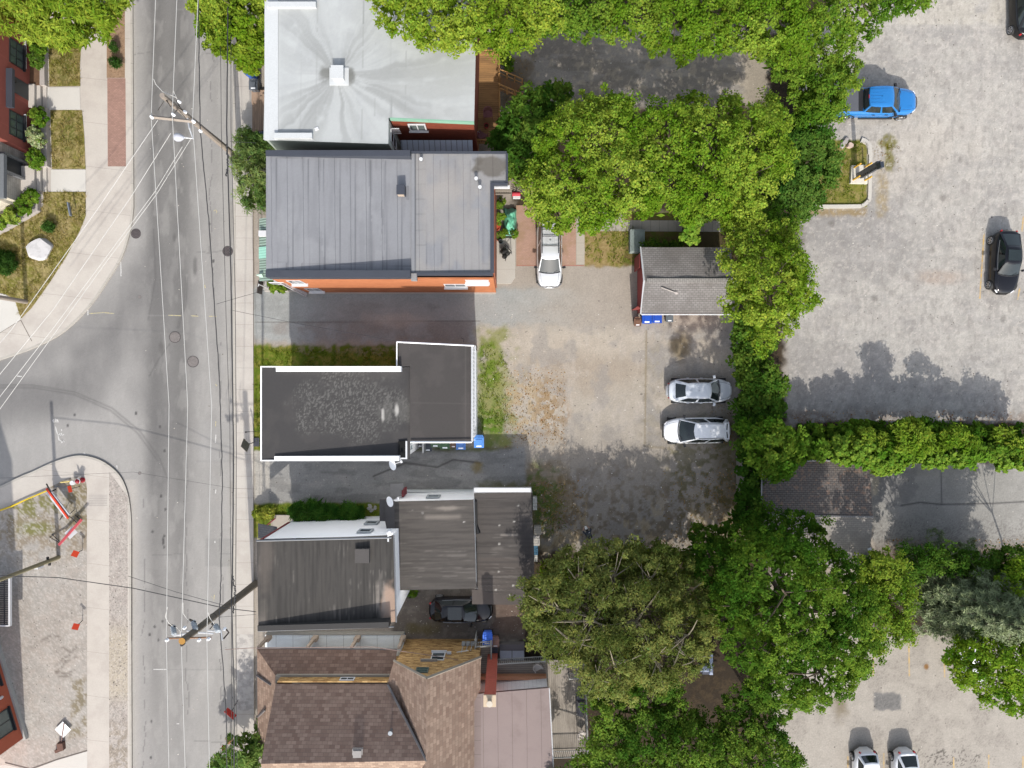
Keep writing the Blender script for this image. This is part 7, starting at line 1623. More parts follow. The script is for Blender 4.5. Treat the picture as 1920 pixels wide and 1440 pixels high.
def tree(name,label,base,lobes,cols,seed,cat='tree',group='leafy trees',r=.22,hh=None,**k):
    b=W2(*base); t=thing(name,label,cat,(b[0],b[1],0),group)
    tw=k.pop('twigs',0); bm_=k.pop('bark',None); fork=k.pop('fork',.45)
    o,Wl=foliage('crown' if cat=='tree' else 'foliage',lobes,cols,seed,t,**k); trunk(t,b,Wl,r,'trunk' if cat=='tree' else 'stems',bm_,fork,seed,tw); return t
# street trees
tree('street_tree','feathery yellow green street tree overhanging the top left red house',(205,35),[(45,10,50,5.2),(110,5,62,6),(175,10,52,5.6),(150,55,36,4.6),(95,48,42,4.8),(215,2,30,5),(60,40,34,4.6),(185,50,28,4.4),(120,72,22,4.2)],LT,11,L=.36,Wd=.085,nleaf=26,dens=1.7,rag=.34,cr=.5,inner=.12)
tree('street_tree','dense lime green street tree between the road and the pale grey roof',(462,95),[(402,15,42,5),(452,22,55,6),(440,72,46,5.2),(476,88,34,4.8),(488,40,28,5.2),(396,52,26,4.6),(468,116,22,4.2),(420,-20,50,5.5)],LT,12,L=.2,Wd=.12,nleaf=34,cr=.36,dens=2.8)
# trees along the top
TOP='trees along the top edge'
tree('maple_tree','lime green maple overhanging the pale grey flat roof',(850,-10),[(755,10,56,9),(812,35,56,9),(870,22,58,9.5),(800,66,26,8.4),(850,72,26,8.2),(735,-20,50,9),(900,60,34,8),(838,86,13,7.6)],LT,21,group=TOP,r=.28)
tree('maple_tree','lime green maple over the timber deck end',(985,-10),[(950,35,52,8),(1005,18,50,8.5),(945,82,26,6.8),(985,62,28,7.4),(960,-20,52,8.5)],LT,22,group=TOP)
tree('maple_tree','mid green bushy tree at the head of the shaded yard, left half',(1100,-10),[(1065,12,48,7.5),(1120,16,46,7.5),(1090,52,26,6.2),(1030,45,22,6.0),(1150,45,28,6.4)],MT,23,group=TOP)
bpy.data.objects['maple_tree.002']['label']='mid green bushy tree at the head of the shaded yard next to the deck maple'
tree('maple_tree','broad yellow green tree reaching deepest into the shaded yard',(1260,-20),[(1195,25,52,8),(1262,42,52,8.4),(1325,28,58,8.8),(1235,82,24,6.8),(1285,92,24,6.6),(1340,78,28,7),(1280,118,9,6),(1290,-25,70,9)],(C(116,154,42),C(164,190,74)),24,group=TOP,r=.28)
tree('maple_tree','yellow green tree above the corner where shaded yard meets hedge',(1430,0),[(1395,45,52,8),(1450,30,55,8.4),(1500,52,48,7.8),(1420,88,28,6.8),(1478,95,30,6.8),(1440,-25,60,8.5)],(C(116,154,42),C(164,190,74)),25,group=TOP,r=.26)
tree('maple_tree','loose limbed green tree trailing over the top of the car park',(1590,-10),[(1560,32,46,7.5),(1612,14,42,7.5),(1660,4,36,7),(1700,-6,32,6.5),(1735,4,16,6),(1585,75,26,6),(1625,50,20,6.2)],MT,26,group=TOP,rag=.34,dens=1.7)
# the big maples behind the brick building
MID='maples between the yards'
tree('maple_tree','dark green tree at the rear corner of the slate grey roof',(985,262),[(968,250,40,5),(1002,212,42,5.2),(985,300,44,5.6),(1030,185,26,4.6),(945,262,22,4.4),(1060,178,18,4.4),(1015,255,40,5.6),(955,315,20,5)],VT,31,group=MID,L=.28,Wd=.13)
tree('maple_tree','bright green spreading maple over the silver car',(1110,315),[(1085,268,70,8),(1062,340,66,8),(1120,370,58,7.6),(1150,250,66,8.4),(1172,325,72,8.6),(1042,402,32,6.4),(1112,410,26,6.6),(1020,368,38,7),(1095,210,36,7.2),(1150,205,30,7.2),(1048,428,12,5.6),(1016,402,18,6)],(C(118,156,42),C(170,194,76)),32,group=MID,r=.3)
tree('maple_tree','bright green spreading maple above the shed path',(1325,310),[(1248,268,72,8.4),(1330,278,72,8.6),(1410,268,66,8.4),(1252,345,62,8),(1332,345,58,8),(1408,338,56,7.6),(1440,238,40,7.6),(1290,392,26,6.6),(1372,385,26,6.6),(1290,205,34,7.2),(1370,205,30,7.2),(1455,300,34,7.4),(1215,395,20,6.4),(1440,200,26,6.8)],(C(118,156,42),C(170,194,76)),33,group=MID,r=.32)
tree('maple_tree','bright green tree bulging over the car park beside the red shed',(1425,535),[(1440,528,70,7.2),(1400,478,46,6.6),(1482,505,42,6.6),(1388,565,34,6),(1452,598,42,6.4),(1498,556,32,6.2),(1402,425,42,6),(1430,635,22,5),(1380,420,26,5.6),(1462,450,30,6)],(C(120,156,42),C(172,194,76)),34,group=MID,r=.26)
# vine covered thicket along the car park edge
TH='thicket along the fence'
def shrub(label,base,lobes,cols,seed,name='bush',group=TH,**k): return tree(name,label,base,lobes,cols,seed,cat='bush',group=group,r=.07,**k)
shrub('tall mid green bush at the top end of the fence thicket',(1500,120),[(1480,110,44,4.4),(1532,125,44,4.2),(1560,150,34,3.8),(1510,160,36,3.6),(1590,120,20,3.4)],MT,41,L=.24)
shrub('bush hanging over the bed of the blue pickup',(1530,185),[(1548,182,34,4.6),(1575,162,26,4.4),(1598,158,12,4.2),(1520,215,32,3.6),(1562,205,22,3.8)],MT,42,L=.24)
shrub('dark green ivy heap opposite the kerbed grass island',(1510,290),[(1525,245,34,3.2),(1535,285,32,3),(1505,265,34,3),(1500,315,36,3),(1540,325,28,2.4),(1560,300,16,1.8)],(C(76,120,44),C(118,152,66)),43,L=.2,Wd=.13)
shrub('dark ivy mound at the back corner of the kerbed grass island',(1485,370),[(1490,355,34,2.8),(1465,385,32,2.8),(1515,372,28,2.2),(1505,395,20,1.6),(1450,350,30,3.2)],(C(70,112,44),C(110,146,64)),44,L=.2,Wd=.13)
shrub('bush joining the bulging tree to the shed maples',(1405,405),[(1390,395,30,4),(1430,400,30,4),(1470,425,28,3.4),(1480,470,22,3.2)],MT,45)
t=thing('ivy_column','bright ivy covered post in the shaded lawn behind the red shed','ivy',W(1300,425,0),TH); foliage('leaves',[(1302,402,20,3.2),(1297,424,16,3),(1294,445,13,2.4),(1325,398,16,3.2),(1350,400,12,3)],(C(126,172,56),C(176,206,90)),46,t,dens=6,nleaf=14,cr=.22,L=.22,Wd=.19,jit=.35); mb=MB(); mb.box(*sorted((W(1292,0,2)[0],W(1300,0,2)[0])),*sorted((W(0,440,2)[1],W(0,400,2)[1])),0,2.2); mb.build('post',M_bark,t)
shrub('dark bush behind the shed roof edge',(1235,458),[(1232,462,12,1.0),(1255,460,10,.9),(1272,464,12,1.0),(1215,466,8,.8)],VT,47,L=.2)
for i,(lobes,cols,lab) in enumerate((
  ([(1402,612,26,2.6),(1425,618,24,3),(1395,640,22,2.4),(1425,650,24,2.8)],DT,'dark bush below the bulging tree at the upper white car'),
  ([(1400,680,24,2.4),(1430,700,30,3),(1450,720,24,3),(1405,715,24,2.6),(1440,745,22,2.6)],VT,'bush level with the upper white car, leaning into the car park'),
  ([(1398,760,22,2.4),(1400,795,22,2.4),(1425,775,18,2.2),(1455,765,16,2)],DT,'dark bush behind the tail of the lower white car'),
  ([(1440,832,42,4.6),(1468,850,34,4.4),(1420,815,26,4),(1450,872,26,4),(1478,820,22,3.8),(1468,882,16,3.6)],MT,'light green rounded bush at the end of the ivy hedge'),
  ([(1400,845,20,2.6),(1402,880,20,2.6),(1415,900,18,2.6)],DT,'dark bush beside the wire fence at the garage corner'),
  ([(1402,930,22,2.6),(1412,955,24,3),(1390,960,18,2.4)],DT,'dark bush squeezed between garage and deep green tree'))):
    shrub(lab,lobes[0][:2],lobes,cols,50+i,L=.22,Wd=.15)
# long ivy hedge
t=thing('ivy_hedge','long bright ivy hedge dividing the upper car park from the grey courtyard','hedge',W(1720,845,0)); rs_=np.random.RandomState(9)
lob=[(1490+27*k+rs_.uniform(-6,6),848+rs_.uniform(-5,5)+(1 if k<6 else 5),24+rs_.uniform(-9,7),2.9+rs_.uniform(-.3,.4)) for k in range(17)]
foliage('leaves',lob,(C(104,150,44),C(150,184,72)),61,t,dens=4.2,nleaf=16,cr=.26,L=.22,Wd=.17,zmin=-.6,jit=.4)
lob=[(1500+27*k+rs_.uniform(-7,7),817+rs_.uniform(-6,6),22+rs_.uniform(-3,6),1.9+rs_.uniform(-.4,.5)) for k in range(16)]
foliage('back_leaves',lob,(C(72,114,34),C(118,150,52)),62,t,dens=3,nleaf=18,cr=.3,L=.22,Wd=.15)
mb=MB(); a=W(1490,842,1.2); mb.box(a[0],W(1940,0,1.2)[0],a[1]-.25,a[1]+.1,0,1.5); mb.build('stems',pm('hedge_core',(.03,.035,.02)),t)
for i,(lobes,lab) in enumerate((([(1712,812,26,4.2),(1725,835,22,4),(1700,832,20,3.8),(1716,795,12,3.8)],'yellow green sapling growing out of the ivy hedge'),([(1790,822,22,3.8),(1812,832,18,3.6),(1775,835,16,3.4)],'second yellow green sapling in the ivy hedge, past the tall one'),([(1880,818,16,3),(1905,826,16,3),(1915,850,14,3)],'small bush at the far end of the ivy hedge'),([(1620,822,18,3),(1650,828,16,2.8),(1600,830,14,2.8)],'bushy shoot in the ivy hedge above the garage ridge'))):
    tree('sapling',lab,lobes[0][:2],lobes,(C(112,150,42),C(158,184,68)),65+i,group='saplings in the ivy hedge',r=.06,L=.24,dens=2.6)
# bottom trees
BT='trees along the bottom'
tree('maple_tree','huge deep green round crowned tree beside the garage',(1465,1120),[(1390,1008,50,3.2),(1446,996,50,5.4),(1504,1012,54,6.4),(1556,1082,54,7.6),(1600,1140,52,9),(1590,1212,56,9),(1540,1270,56,9),(1470,1275,58,9),(1420,1215,58,9.6),(1380,1130,62,5.6),(1346,1060,48,4.4),(1460,1100,100,10.4),(1530,1160,86,10.2),(1318,1035,32,3.2),(1425,1285,32,7.8),(1500,1312,24,7.6),(1612,1262,22,7.4),(1312,1003,24,2.6)],(C(74,114,38),C(126,158,58)),71,group=BT,r=.4,nleaf=26,L=.155,Wd=.10,cr=.34,dens=2.3,zs=.9,zmin=-.8,rag=.16,core=14)
tree('locust_tree','sparse olive green tree with pale bare twigs over the back yard',(1150,1150),[(1080,1086,58,4.4),(1150,1062,56,4.2),(1230,1070,56,4.2),(1290,1108,56,4.4),(1020,1130,50,5.8),(1100,1160,84,5.6),(1200,1165,84,5.6),(1288,1188,58,6.4),(1064,1200,50,6.4),(1150,1248,60,7),(1240,1246,52,6.8),(1305,1236,30,7),(1010,1180,32,5.8),(1116,1056,30,4.6),(1115,1272,34,7.2),(1000,1100,22,5.2)],OL,72,group=BT,r=.34,nleaf=26,L=.22,Wd=.062,cr=.44,dens=1.9,rag=.26,twigs=7,bark=M_barkp,inner=.25,zs=.6,zmin=-.9,core=10)
tree('maple_tree','small yellow green tree between the deep green tree and the blue grey spruce',(1660,1120),[(1655,1070,42,6),(1690,1130,36,6),(1655,1165,44,6),(1692,1182,24,4.6),(1632,1110,36,5.4),(1640,1205,22,4.6)],(C(104,140,44),C(154,178,68)),73,group=BT,r=.16)
tree('maple_tree','glossy green tree over the half hidden white car',(1880,1235),[(1890,1232,52,6.4),(1858,1275,44,6),(1826,1240,42,6),(1912,1165,36,5.6),(1902,1305,32,5.6),(1852,1205,36,6),(1930,1270,40,6),(1800,1225,28,5),(1935,1330,26,5),(1812,1250,34,4.8),(1905,1095,40,6.2),(1870,1150,30,5.6)],(C(88,132,34),C(146,178,58)),74,group=BT,r=.2,dens=1.9,rag=.3,L=.18,core=6)
UL='low trees at the bottom'
tree('elder_tree','mid green tree directly below the olive tree',(1190,1330),[(1160,1328,56,5.4),(1222,1308,54,5.6),(1190,1268,36,5),(1255,1345,40,5),(1125,1300,28,4.4)],VT,81,group=UL)
tree('elder_tree','mid green tree nearest the grey deck corner',(1150,1410),[(1146,1398,48,5.0),(1092,1440,24,4.2),(1040,1452,18,3.6),(1150,1450,50,5.4)],VT,82,group=UL)
tree('elder_tree','mid green tree at the bottom edge, middle of the thicket',(1240,1415),[(1220,1402,60,6),(1300,1412,54,5.8),(1260,1450,60,6),(1330,1440,40,5),(1345,1375,30,4),(1300,1365,28,4.2)],VT,83,group=UL)
bpy.data.objects['elder_tree.002']['label']='mid green tree on the bottom edge between two similar trees'
tree('elder_tree','bottom green tree bordering the lower car park',(1420,1400),[(1392,1375,42,5),(1432,1348,40,5.2),(1442,1415,48,5.4),(1395,1432,46,5.2),(1482,1420,26,4.4),(1370,1330,26,4.4),(1410,1310,30,4.8)],VT,84,group=UL)
for i,(lobes,lab) in enumerate((([(1645,1066,28,3.2),(1630,1090,24,2.6),(1675,1088,28,3.4)],'dark bush at the courtyard corner of the garage'),([(1712,1052,28,4.6),(1745,1054,28,4.8),(1700,1072,26,4)],'dark bush in front of the spruce by the courtyard'),([(1785,1050,28,5),(1818,1054,28,5),(1850,1056,26,5)],'dark bush centred below the grey courtyard'),([(1885,1052,28,5.2),(1918,1058,30,5.4),(1902,1088,28,4.8),(1955,1060,34,5.6),(2000,1062,34,5.6)],'dark bush closing the far end of the courtyard'))):  # last bush has lobes out of view, added to shade the courtyard
    shrub(lab,lobes[0][:2],lobes,DT,85+i,group='bushes along the courtyard',zmin=-.8,core=12)
for i,(lobes,lab) in enumerate((([(1185,1048,26,1.6),(1215,1055,26,1.8),(1160,1058,22,1.6)],'low dark growth under the olive tree beside the stooping figure'),([(1255,1050,26,1.8),(1285,1060,26,2),(1230,1065,20,1.6)],'low dark growth between olive tree and deep green tree'),([(1056,1072,24,1.4),(1030,1082,24,1.4)],'low growth under the olive tree behind the pale boxes'))):
    shrub(lab,lobes[0][:2],lobes,(C(76,108,30),C(126,146,48)),140+i,group='low growth under the trees',core=14)
# spruce: tiers of drooping sprays
t=thing('spruce_tree','blue grey spruce among the green trees','tree',W(1752,1090,0),BT)
sx,sy=W2(1752,1090); rs=np.random.RandomState(4); Cs=[];Ns=[]; mb=MB(); mb.tube([(sx,sy,0),(sx,sy,10.2)],[.22,.03],8)
for k in range(150):
    z=1.2+8.6*(k/150)**.9; a=k*2.399+rs.uniform(-.2,.2); ln=(3.9*(1-(z-1.2)/9.2)**.85+.25)*rs.uniform(.8,1.12); d=np.array([math.cos(a),math.sin(a),0])
    e=np.array([sx,sy,z])+d*ln+np.array([0,0,-.10*ln]); mb.tube([(sx,sy,z),tuple(np.array([sx,sy,z])+d*ln*.5+np.array([0,0,.1])),tuple(e)],[.035,.025,.01],4)
    m=int(4+ln*7)
    for s in np.linspace(.25,1,m):
        for _ in range(2): Cs.append(np.array([sx,sy,z])+d*ln*s+np.array([-d[1],d[0],0])*rs.normal()*.26*ln*.55*(1.15-s*.6)+np.array([0,0,-.10*ln*s*s])); Ns.append(d)
Cs=np.array(Cs);Ns=np.array(Ns); m=len(Cs); V,P,off=leaves(Cs,Ns,rs,11,np.full(m,.20),.34,.05,.45,.8,.35)
mx=rs.rand(m); cc=np.array(C(108,126,86))[None]*(1-mx[:,None])+np.array(C(166,178,130))[None]*mx[:,None]; cl=(cc[:,None,:]*(.75+.5*rs.rand(m,11,1))).reshape(-1,3)
o=rawmesh('crown',V,np.arange(len(V)).reshape(-1,4),M_needle,t); colour_attr(o.data,np.repeat(cl,4,axis=0)); mb.build('trunk',M_bark,t)
# shrubs on the left
FT=(C(108,142,74),C(164,186,112))
shrub('feathery grey green shrub at the foot of the pale utility pole',(478,320),[(476,285,30,2.4),(486,330,34,2.6),(470,360,26,2.2),(462,262,20,1.8),(482,375,20,1.8),(455,310,18,1.8),(500,275,24,2.2)],FT,91,group='shrubs by the pavement',L=.36,Wd=.055,nleaf=30,dens=2,rag=.35,up=.5)
shrub('leafy shrub with loose shoots at the bottom of the long pavement',(452,1420),[(452,1412,34,3),(425,1432,26,2.6),(478,1405,22,2.8),(470,1385,14,2.4),(408,1440,16,2.2),(492,1370,12,2.2),(445,1450,36,3)],(C(84,124,56),C(140,170,90)),92,group='shrubs by the pavement',L=.34,Wd=.10,dens=1.8,rag=.4)
SB='shrubs in the raised bed'
for i,(px_,py_,r_,cols,lab) in enumerate(((72,88,14,MT,'round green shrub under the first red wall window, nearest the street tree'),(70,112,13,DT,'green shrub beside the shutter of the first red wall window'),(72,220,15,MT,'round green shrub just past the red wall steps'),(68,258,16,(C(136,170,70),C(224,228,190)),'cream flowered shrub in the raised bed'),(66,297,15,MT,'round green shrub at the end of the red wall bed'),(60,370,13,MT,'round shrub at the corner of the stone wall bed'),(45,388,15,MT,'larger shrub in the middle of the stone wall bed'),(22,405,13,(C(126,164,58),C(180,200,90)),'pale green shrub along the stone wall bed'),(2,418,10,MT,'shrub cut by the frame edge in the stone wall bed'))):
    shrub(lab,(px_,py_),[(px_,py_,r_,1.0),(px_-3,py_-r_*.5,r_*.7,1.0),(px_+2,py_+r_*.5,r_*.7,1.0)],cols,100+i,group=SB,L=.14,Wd=.10,cr=.17,dens=9,nleaf=20,rag=.15)
for i,(px_,py_,r_,lab) in enumerate(((214,88,7,'dark spiky plant nearer the street tree in the mulch strip'),(216,117,8,'dark spiky plant nearer the brick strip in the mulch'),(91,425,9,'grassy tuft above the pale boulder on the corner lawn'),(8,493,20,'spreading green plant at the frame edge of the corner lawn'))):
    shrub(lab,(px_,py_),[(px_,py_,r_,.5),(px_,py_+2,r_*.8,.4)],(C(66,104,46),C(100,140,66)),110+i,group='low plants in beds and lawn',L=.30,Wd=.04,cr=.2,dens=14,nleaf=24,up=.4,jit=.9)
DL=(C(60,112,44),C(112,164,70))
for i,(lobes,lab) in enumerate((([(562,962,17,.9),(590,960,20,1),(612,964,17,.9)],'large clump of dark strap leaved lilies against the white sided wall'),([(655,965,17,.9),(668,962,11,.8)],'smaller strap leaved lily clump by the dark roof strip'),([(636,966,12,.6)],'low dark fern between the two lily clumps'))):
    shrub(lab,lobes[0][:2],lobes,DL,120+i,group='lilies along the white wall',L=.62,Wd=.06,cr=.3,dens=6,nleaf=22,up=.35,jit=.8,rag=.2)
shrub('yellow green bush at the pavement end of the lily bed',(495,963),[(495,962,12,.7),(505,966,9,.6),(482,962,8,.5)],(C(128,148,50),C(186,192,84)),125,group='lilies along the white wall',L=.16,Wd=.1,cr=.18,dens=9)
for i,(lobes,lab) in enumerate((([(508,534,9,.9),(520,537,8,.8),(514,540,7,.8),(530,540,7,.7)],'bright leafy plants in the front planter box'),([(938,405,9,.8),(934,418,6,.7)],'grey green potted plant against the rear brick wall'),([(936,383,8,.9),(942,375,5,.8)],'palm like potted plant under the rear balcony'),([(934,440,8,.5),(945,438,7,.5),(964,438,6,.5)],'row of green plants at the head of the concrete pad'),([(945,102,9,1.0),(950,120,10,.8),(955,132,7,.7)],'bright bush beside the timber stairs'),([(760,1111,9,.4),(775,1110,7,.4)],'green weeds at the foot of the white wall in the alley'))):
    shrub(lab,lobes[0][:2],lobes,MT,130+i,group='small garden plants',L=.2,Wd=.09,cr=.18,dens=9,nleaf=18)

# ================================================================ grass, weeds and grit
def tufts(name, regions, cols, seed, label, kind='stuff', h=.14, wd=.035):
    """thin upright blades scattered over pixel regions (poly, density per m2, z)"""
    rs=np.random.RandomState(seed); Vs=[]; Cl=[]
    for (x0,y0,x1,y1,dn,z,fn) in regions:
        n=int(abs(x1-x0)*abs(y1-y0)/625*dn); px=rs.uniform(x0,x1,n); py=rs.uniform(y0,y1,n)
        m=fbm(px*.09,py*.09,seed,3)>rs.uniform(.34,.62,n)
        if fn is not None: m &= fn(px,py)
        px,py=px[m],py[m]; n=len(px); X=(px-960)/25; Y=(720-py)/25; a=rs.uniform(0,2*PI,n); hh=h*rs.uniform(.5,1.6,n); ln=rs.uniform(.3,1.5,n)*hh
        d=np.stack([np.cos(a),np.sin(a),np.zeros(n)],-1); b=np.stack([-np.sin(a),np.cos(a),np.zeros(n)],-1)*wd; P=np.stack([X,Y,np.full(n,z)],-1); T=P+d*ln[:,None]+np.array([0,0,1])*hh[:,None]*.7
        Vs.append(np.stack([P-b*.5,P+b*.5,T+b*.3,T-b*.3],1).reshape(-1,3)); mx=np.clip(fbm(px*.05,py*.05,seed+2,2)*1.6-.3+rs.normal(size=n)*.25,0,1)[:,None]
        Cl.append(np.repeat((np.array(cols[0])*(1-mx)+np.array(cols[1])*mx)*rs.uniform(.75,1.25,(n,1)),4,axis=0))
    V=np.concatenate(Vs); o=rawmesh(name,V,np.arange(len(V)).reshape(-1,4),M_leaf); colour_attr(o.data,np.clip(np.concatenate(Cl),.002,.9)); o['kind']=kind; return o
inl=lambda poly:(lambda px,py: np.array([inside(a,b,poly) for a,b in zip(px,py)],bool))
def inside(x,y,poly):
    c=False; j=len(poly)-1
    for i in range(len(poly)):
        if (poly[i][1]>y)!=(poly[j][1]>y) and x<(poly[j][0]-poly[i][0])*(y-poly[i][1])/(poly[j][1]-poly[i][1])+poly[i][0]: c=not c
        j=i
    return c
G1=[(84,361),(163,361),(163,406),(152,434),(128,480),(96,530),(62,578),(42,596),(30,562),(12,552),(-20,545),(-20,440),(20,424),(78,394)]
tufts('grass',[(95,68,153,162,140,Z+.03,None),(99,210,158,316,140,Z+.03,None),(-20,361,163,596,140,Z+.03,inl(G1))],(C(120,120,44),C(186,168,110)),3,'')
tufts('grass',[(478,655,560,690,170,0,None),(560,655,745,688,110,0,None),(478,690,546,842,120,0,None),(478,948,545,975,170,0,None),(566,950,720,975,60,0,None),(893,648,952,808,70,0,None),(1495,266,1620,384,120,0,None),(1098,428,1196,496,90,0,None),(1000,905,1060,1000,40,0,None)],(C(96,124,34),C(150,158,62)),4,'')
tufts('dry_weeds',[(1000,905,1100,1010,26,0,None),(1240,880,1390,1040,16,0,None),(1330,740,1390,1000,24,0,None),(945,700,1060,830,26,0,None),(1485,785,1900,812,22,0,None),(1650,1010,1920,1055,20,0,None),(1630,262,1690,320,24,0,None),(940,100,1000,200,20,0,None)],(C(120,108,58),C(190,150,92)),5,'',h=.10)
def grit(name, regions, seed, cols, smax=.05, smin=.012):
    rs=np.random.RandomState(seed); Vs=[];Cl=[]
    for (x0,y0,x1,y1,n,z) in regions:
        X=(rs.uniform(x0,x1,n)-960)/25; Y=(720-rs.uniform(y0,y1,n))/25; s=smin+(smax-smin)*rs.rand(n)**4; a=rs.uniform(0,2*PI,n); c=np.cos(a)*s; d=np.sin(a)*s
        P=np.stack([X,Y,np.full(n,z)+.002],-1)
        q=[np.stack([P[:,0]+u*c-v*d,P[:,1]+u*d+v*c,P[:,2]+w*s],-1) for u,v,w in ((-1,-.7,0),(1,-.8,0),(.9,.8,0),(-1,.7,0),(0,.1,.9))]
        Vs.append(np.stack(q,1)); k=np.array(cols)[rs.randint(0,len(cols),n)]*rs.uniform(.7,1.2,(n,1)); Cl.append(np.repeat(k,5,axis=0))
    V=np.concatenate(Vs); n=len(V); base=np.arange(n)[:,None]*5; F=np.concatenate([base+np.array([[0,1,4,4]]),base+np.array([[1,2,4,4]]),base+np.array([[2,3,4,4]]),base+np.array([[3,0,4,4]])])
    o=rawmesh(name,V.reshape(-1,3),F[:,:3],M_ground); colour_attr(o.data,np.clip(np.concatenate(Cl),.002,.85)); o['kind']='stuff'; return o
grit('gravel',[(900,560,1390,1040,2600,0),(1480,0,1920,800,2200,0),(500,870,960,940,260,0),(1640,890,1920,1050,260,0),(945,70,1420,210,500,0),(740,1110,980,1190,260,0),(-5,960,165,1400,1500,Z),(206,920,242,1440,700,Z),(1450,1200,1920,1440,260,0),(250,0,440,1440,220,.004)],6,[C(230,224,214),C(150,144,136),C(204,196,184),C(126,118,110)])
grit('fallen_leaves',[(945,690,1060,840,300,0),(1485,770,1900,808,300,0),(1435,870,1630,1000,10,.0),(1660,1010,1920,1060,200,0),(1000,900,1090,1020,150,0),(1300,880,1390,1050,200,0)],8,[C(176,130,76),C(150,106,66),C(196,160,104)],.06,.025)
# stones in the lily bed
for i,(px_,py_) in enumerate(((691,953),(697,957),(703,952),(694,949))):
    boulder(px_,py_,.16+.03*i,.14,.12,i*.7,('pale','rounded','squat','small')[i]+' garden stone '+('nearest the lilies','at the lily bed corner','beside the dark roof strip','at the back of the lily bed')[i],C(190,188,182),30+i)
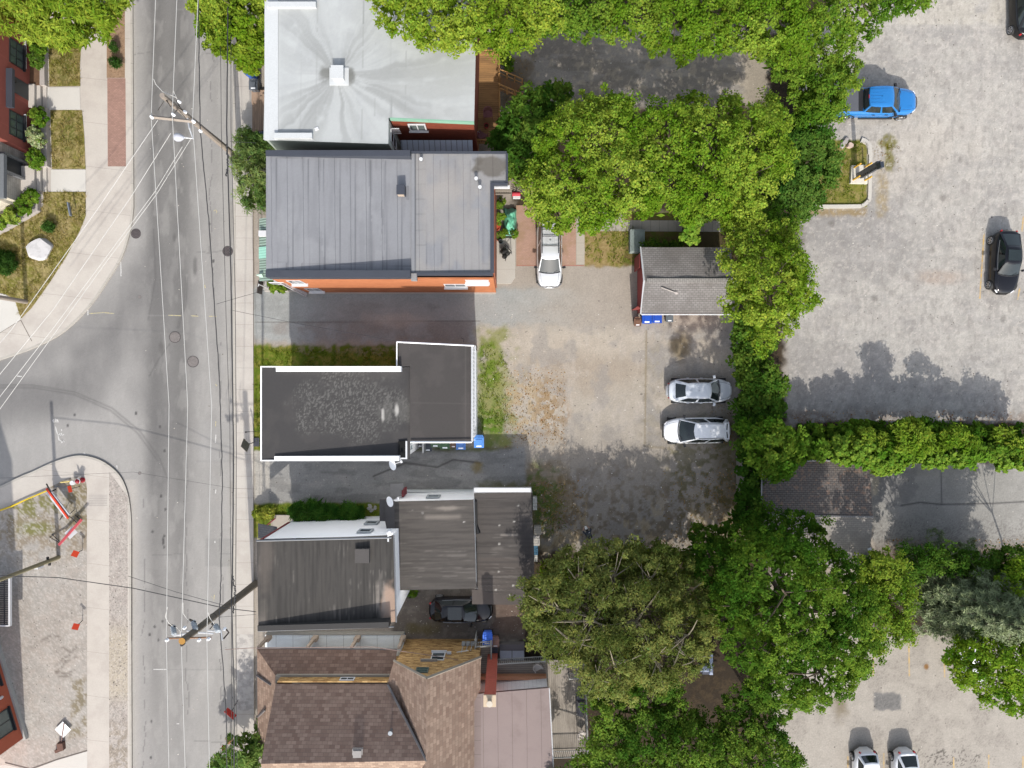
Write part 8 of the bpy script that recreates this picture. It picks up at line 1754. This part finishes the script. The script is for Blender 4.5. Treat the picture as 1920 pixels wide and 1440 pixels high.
# ================================================================ the stooping person at the edge of the olive tree
def person(px, py):
    """figure bent forward at the hips, head towards the upper left of the photo, arms hanging forward"""
    x, y, _ = W(px, py); t = thing('person','person in dark jacket and pale cap, bent forward at the olive tree edge','person',(x,y,0),None,math.radians(112))
    # local frame: +x is forward
    J = {'pelvis':(0,0,.93),'waist':(.16,0,1.04),'chest':(.38,0,1.17),'neck':(.55,0,1.22),'head0':(.62,0,1.20),'head1':(.74,0,1.17)}
    V=[];E=[];R=[]
    def v(p,r): V.append(p); R.append(r); return len(V)-1
    pe=v(J['pelvis'],.165); wa=v(J['waist'],.16); chs=v(J['chest'],.185); nk=v(J['neck'],.075)
    E+=[(pe,wa),(wa,chs),(chs,nk)]
    h0=v((.63,0,1.215),.09); h1=v((.74,0,1.20),.098); E+=[(nk,h0),(h0,h1)]
    for s in (-1,1):
        hip=v((-.02,s*.11,.88),.12); kn=v((.06,s*.13,.48),.075); an=v((-.05,s*.14,.10),.05); to=v((.14,s*.16,.05),.045); E+=[(pe,hip),(hip,kn),(kn,an),(an,to)]
        sh=v((.44,s*.21,1.17),.085); el=v((.52,s*.30,.90),.058); wr=v((.66,s*.20,.70),.040); E+=[(chs,sh),(sh,el),(el,wr)]
        pm_=v((.71,s*.18,.65),.034); E+=[(wr,pm_)]
        for k in range(4):
            f0=v((.74+.004*k,s*(.20-.022*k),.62),.0105); f1=v((.765,s*(.20-.022*k),.575+.004*abs(k-1.5)),.0095); f2=v((.755,s*(.20-.022*k),.545+.006*abs(k-1.5)),.0085); E+=[(pm_,f0),(f0,f1),(f1,f2)]
        a=v((.72,s*.13,.63),.011); b=v((.75,s*.115,.60),.0095); E+=[(pm_,a),(a,b)]
    me=bpy.data.meshes.new('body'); me.from_pydata(V,E,[]); o=bpy.data.objects.new('body',me); COL.objects.link(o); o.parent=t
    sk_=o.modifiers.new('skin','SKIN'); sk_.use_smooth_shade=True
    for i,r in enumerate(R): me.skin_vertices[0].data[i].radius=(r,r); 
    me.skin_vertices[0].data[0].use_root=True
    sb=o.modifiers.new('sub','SUBSURF'); sb.levels=1; sb.render_levels=2
    m,nt,b=newmat('person_body'); N=nt.nodes.new
    ge=N('ShaderNodeTexCoord'); sx_=N('ShaderNodeSeparateXYZ'); nt.links.new(ge.outputs['Object'],sx_.inputs[0])
    def thr(sock,val,op='GREATER_THAN'):
        n=N('ShaderNodeMath'); n.operation=op; n.inputs[1].default_value=val; nt.links.new(sock,n.inputs[0]); return n.outputs[0]
    def mix(f,a,bc):
        n=N('ShaderNodeMix'); n.data_type='RGBA'; nt.links.new(f,n.inputs[0])
        if hasattr(a,'links'): nt.links.new(a,n.inputs[6])
        else: n.inputs[6].default_value=(*a,1)
        n.inputs[7].default_value=(*bc,1); return n.outputs[2]
    c=mix(thr(sx_.outputs[0],.06),(.022,.020,.026),(.030,.034,.044))       # trousers -> jacket
    c=mix(thr(sx_.outputs[0],.60),c,(.36,.22,.16))                        # skin: head, hands
    c=mix(thr(sx_.outputs[2],.075,'LESS_THAN'),c,(.02,.02,.02))           # shoes
    nt.links.new(c,b.inputs['Base Color']); b.inputs['Roughness'].default_value=.8; me.materials.append(m)
    mb=MB()
    for (cx,cy,cz,r1) in ((.78,0,1.265,.105),): mb.ell((cx,cy,cz-.02),(r1*1.08,r1,.075),14,6,z0=-.2)
    mb.obox((.885,0,1.225),(.12,.16,.015),(0,.25,0)); mb.build('cap',pm('cap_cloth',(.62,.60,.55),var=.05),t,smooth=True)
    mb=MB(); mb.ell((.66,0,1.245),(.10,.094,.07),12,5,z0=-.4); mb.build('hair',pm('hair_dark',(.02,.015,.012)),t,smooth=True)
    for s in (-1,1): mb=MB(); mb.ell((.845,s*.035,1.175),(.012,.014,.012),8,5); mb.build('eye',M_black,t)
    mb=MB(); mb.add([(.835,-.016,1.17),(.835,.016,1.17),(.875,0,1.145),(.838,0,1.125)],[(0,1,2),(1,3,2),(3,0,2)]); mb.build('nose',pm('skin',(.36,.22,.16)),t)
    mb=MB(); mb.tube([(.83,-.028,1.105),(.838,0,1.102),(.83,.028,1.105)],.006,4); mb.build('mouth',pm('lips',(.25,.10,.09)),t)
    for s in (-1,1): mb=MB(); mb.ell((.74,s*.10,1.185),(.02,.014,.035),8,5); mb.build('ear',pm('skin_ear',(.36,.22,.16)),t)
    mb=MB(); mb.obox((.30,0,1.30),(.24,.30,.03),(0,-.42,0)); mb.build('jacket_panel',pm('jacket_grey',(.055,.062,.070),var=.2),t)
    mb=MB(); mb.obox((.43,-.09,1.34),(.05,.13,.012),(0,-.3,.35)); mb.build('shoulder_flash',pm('flash_pale',(.55,.54,.58)),t)
    return t
person(1103,1002)
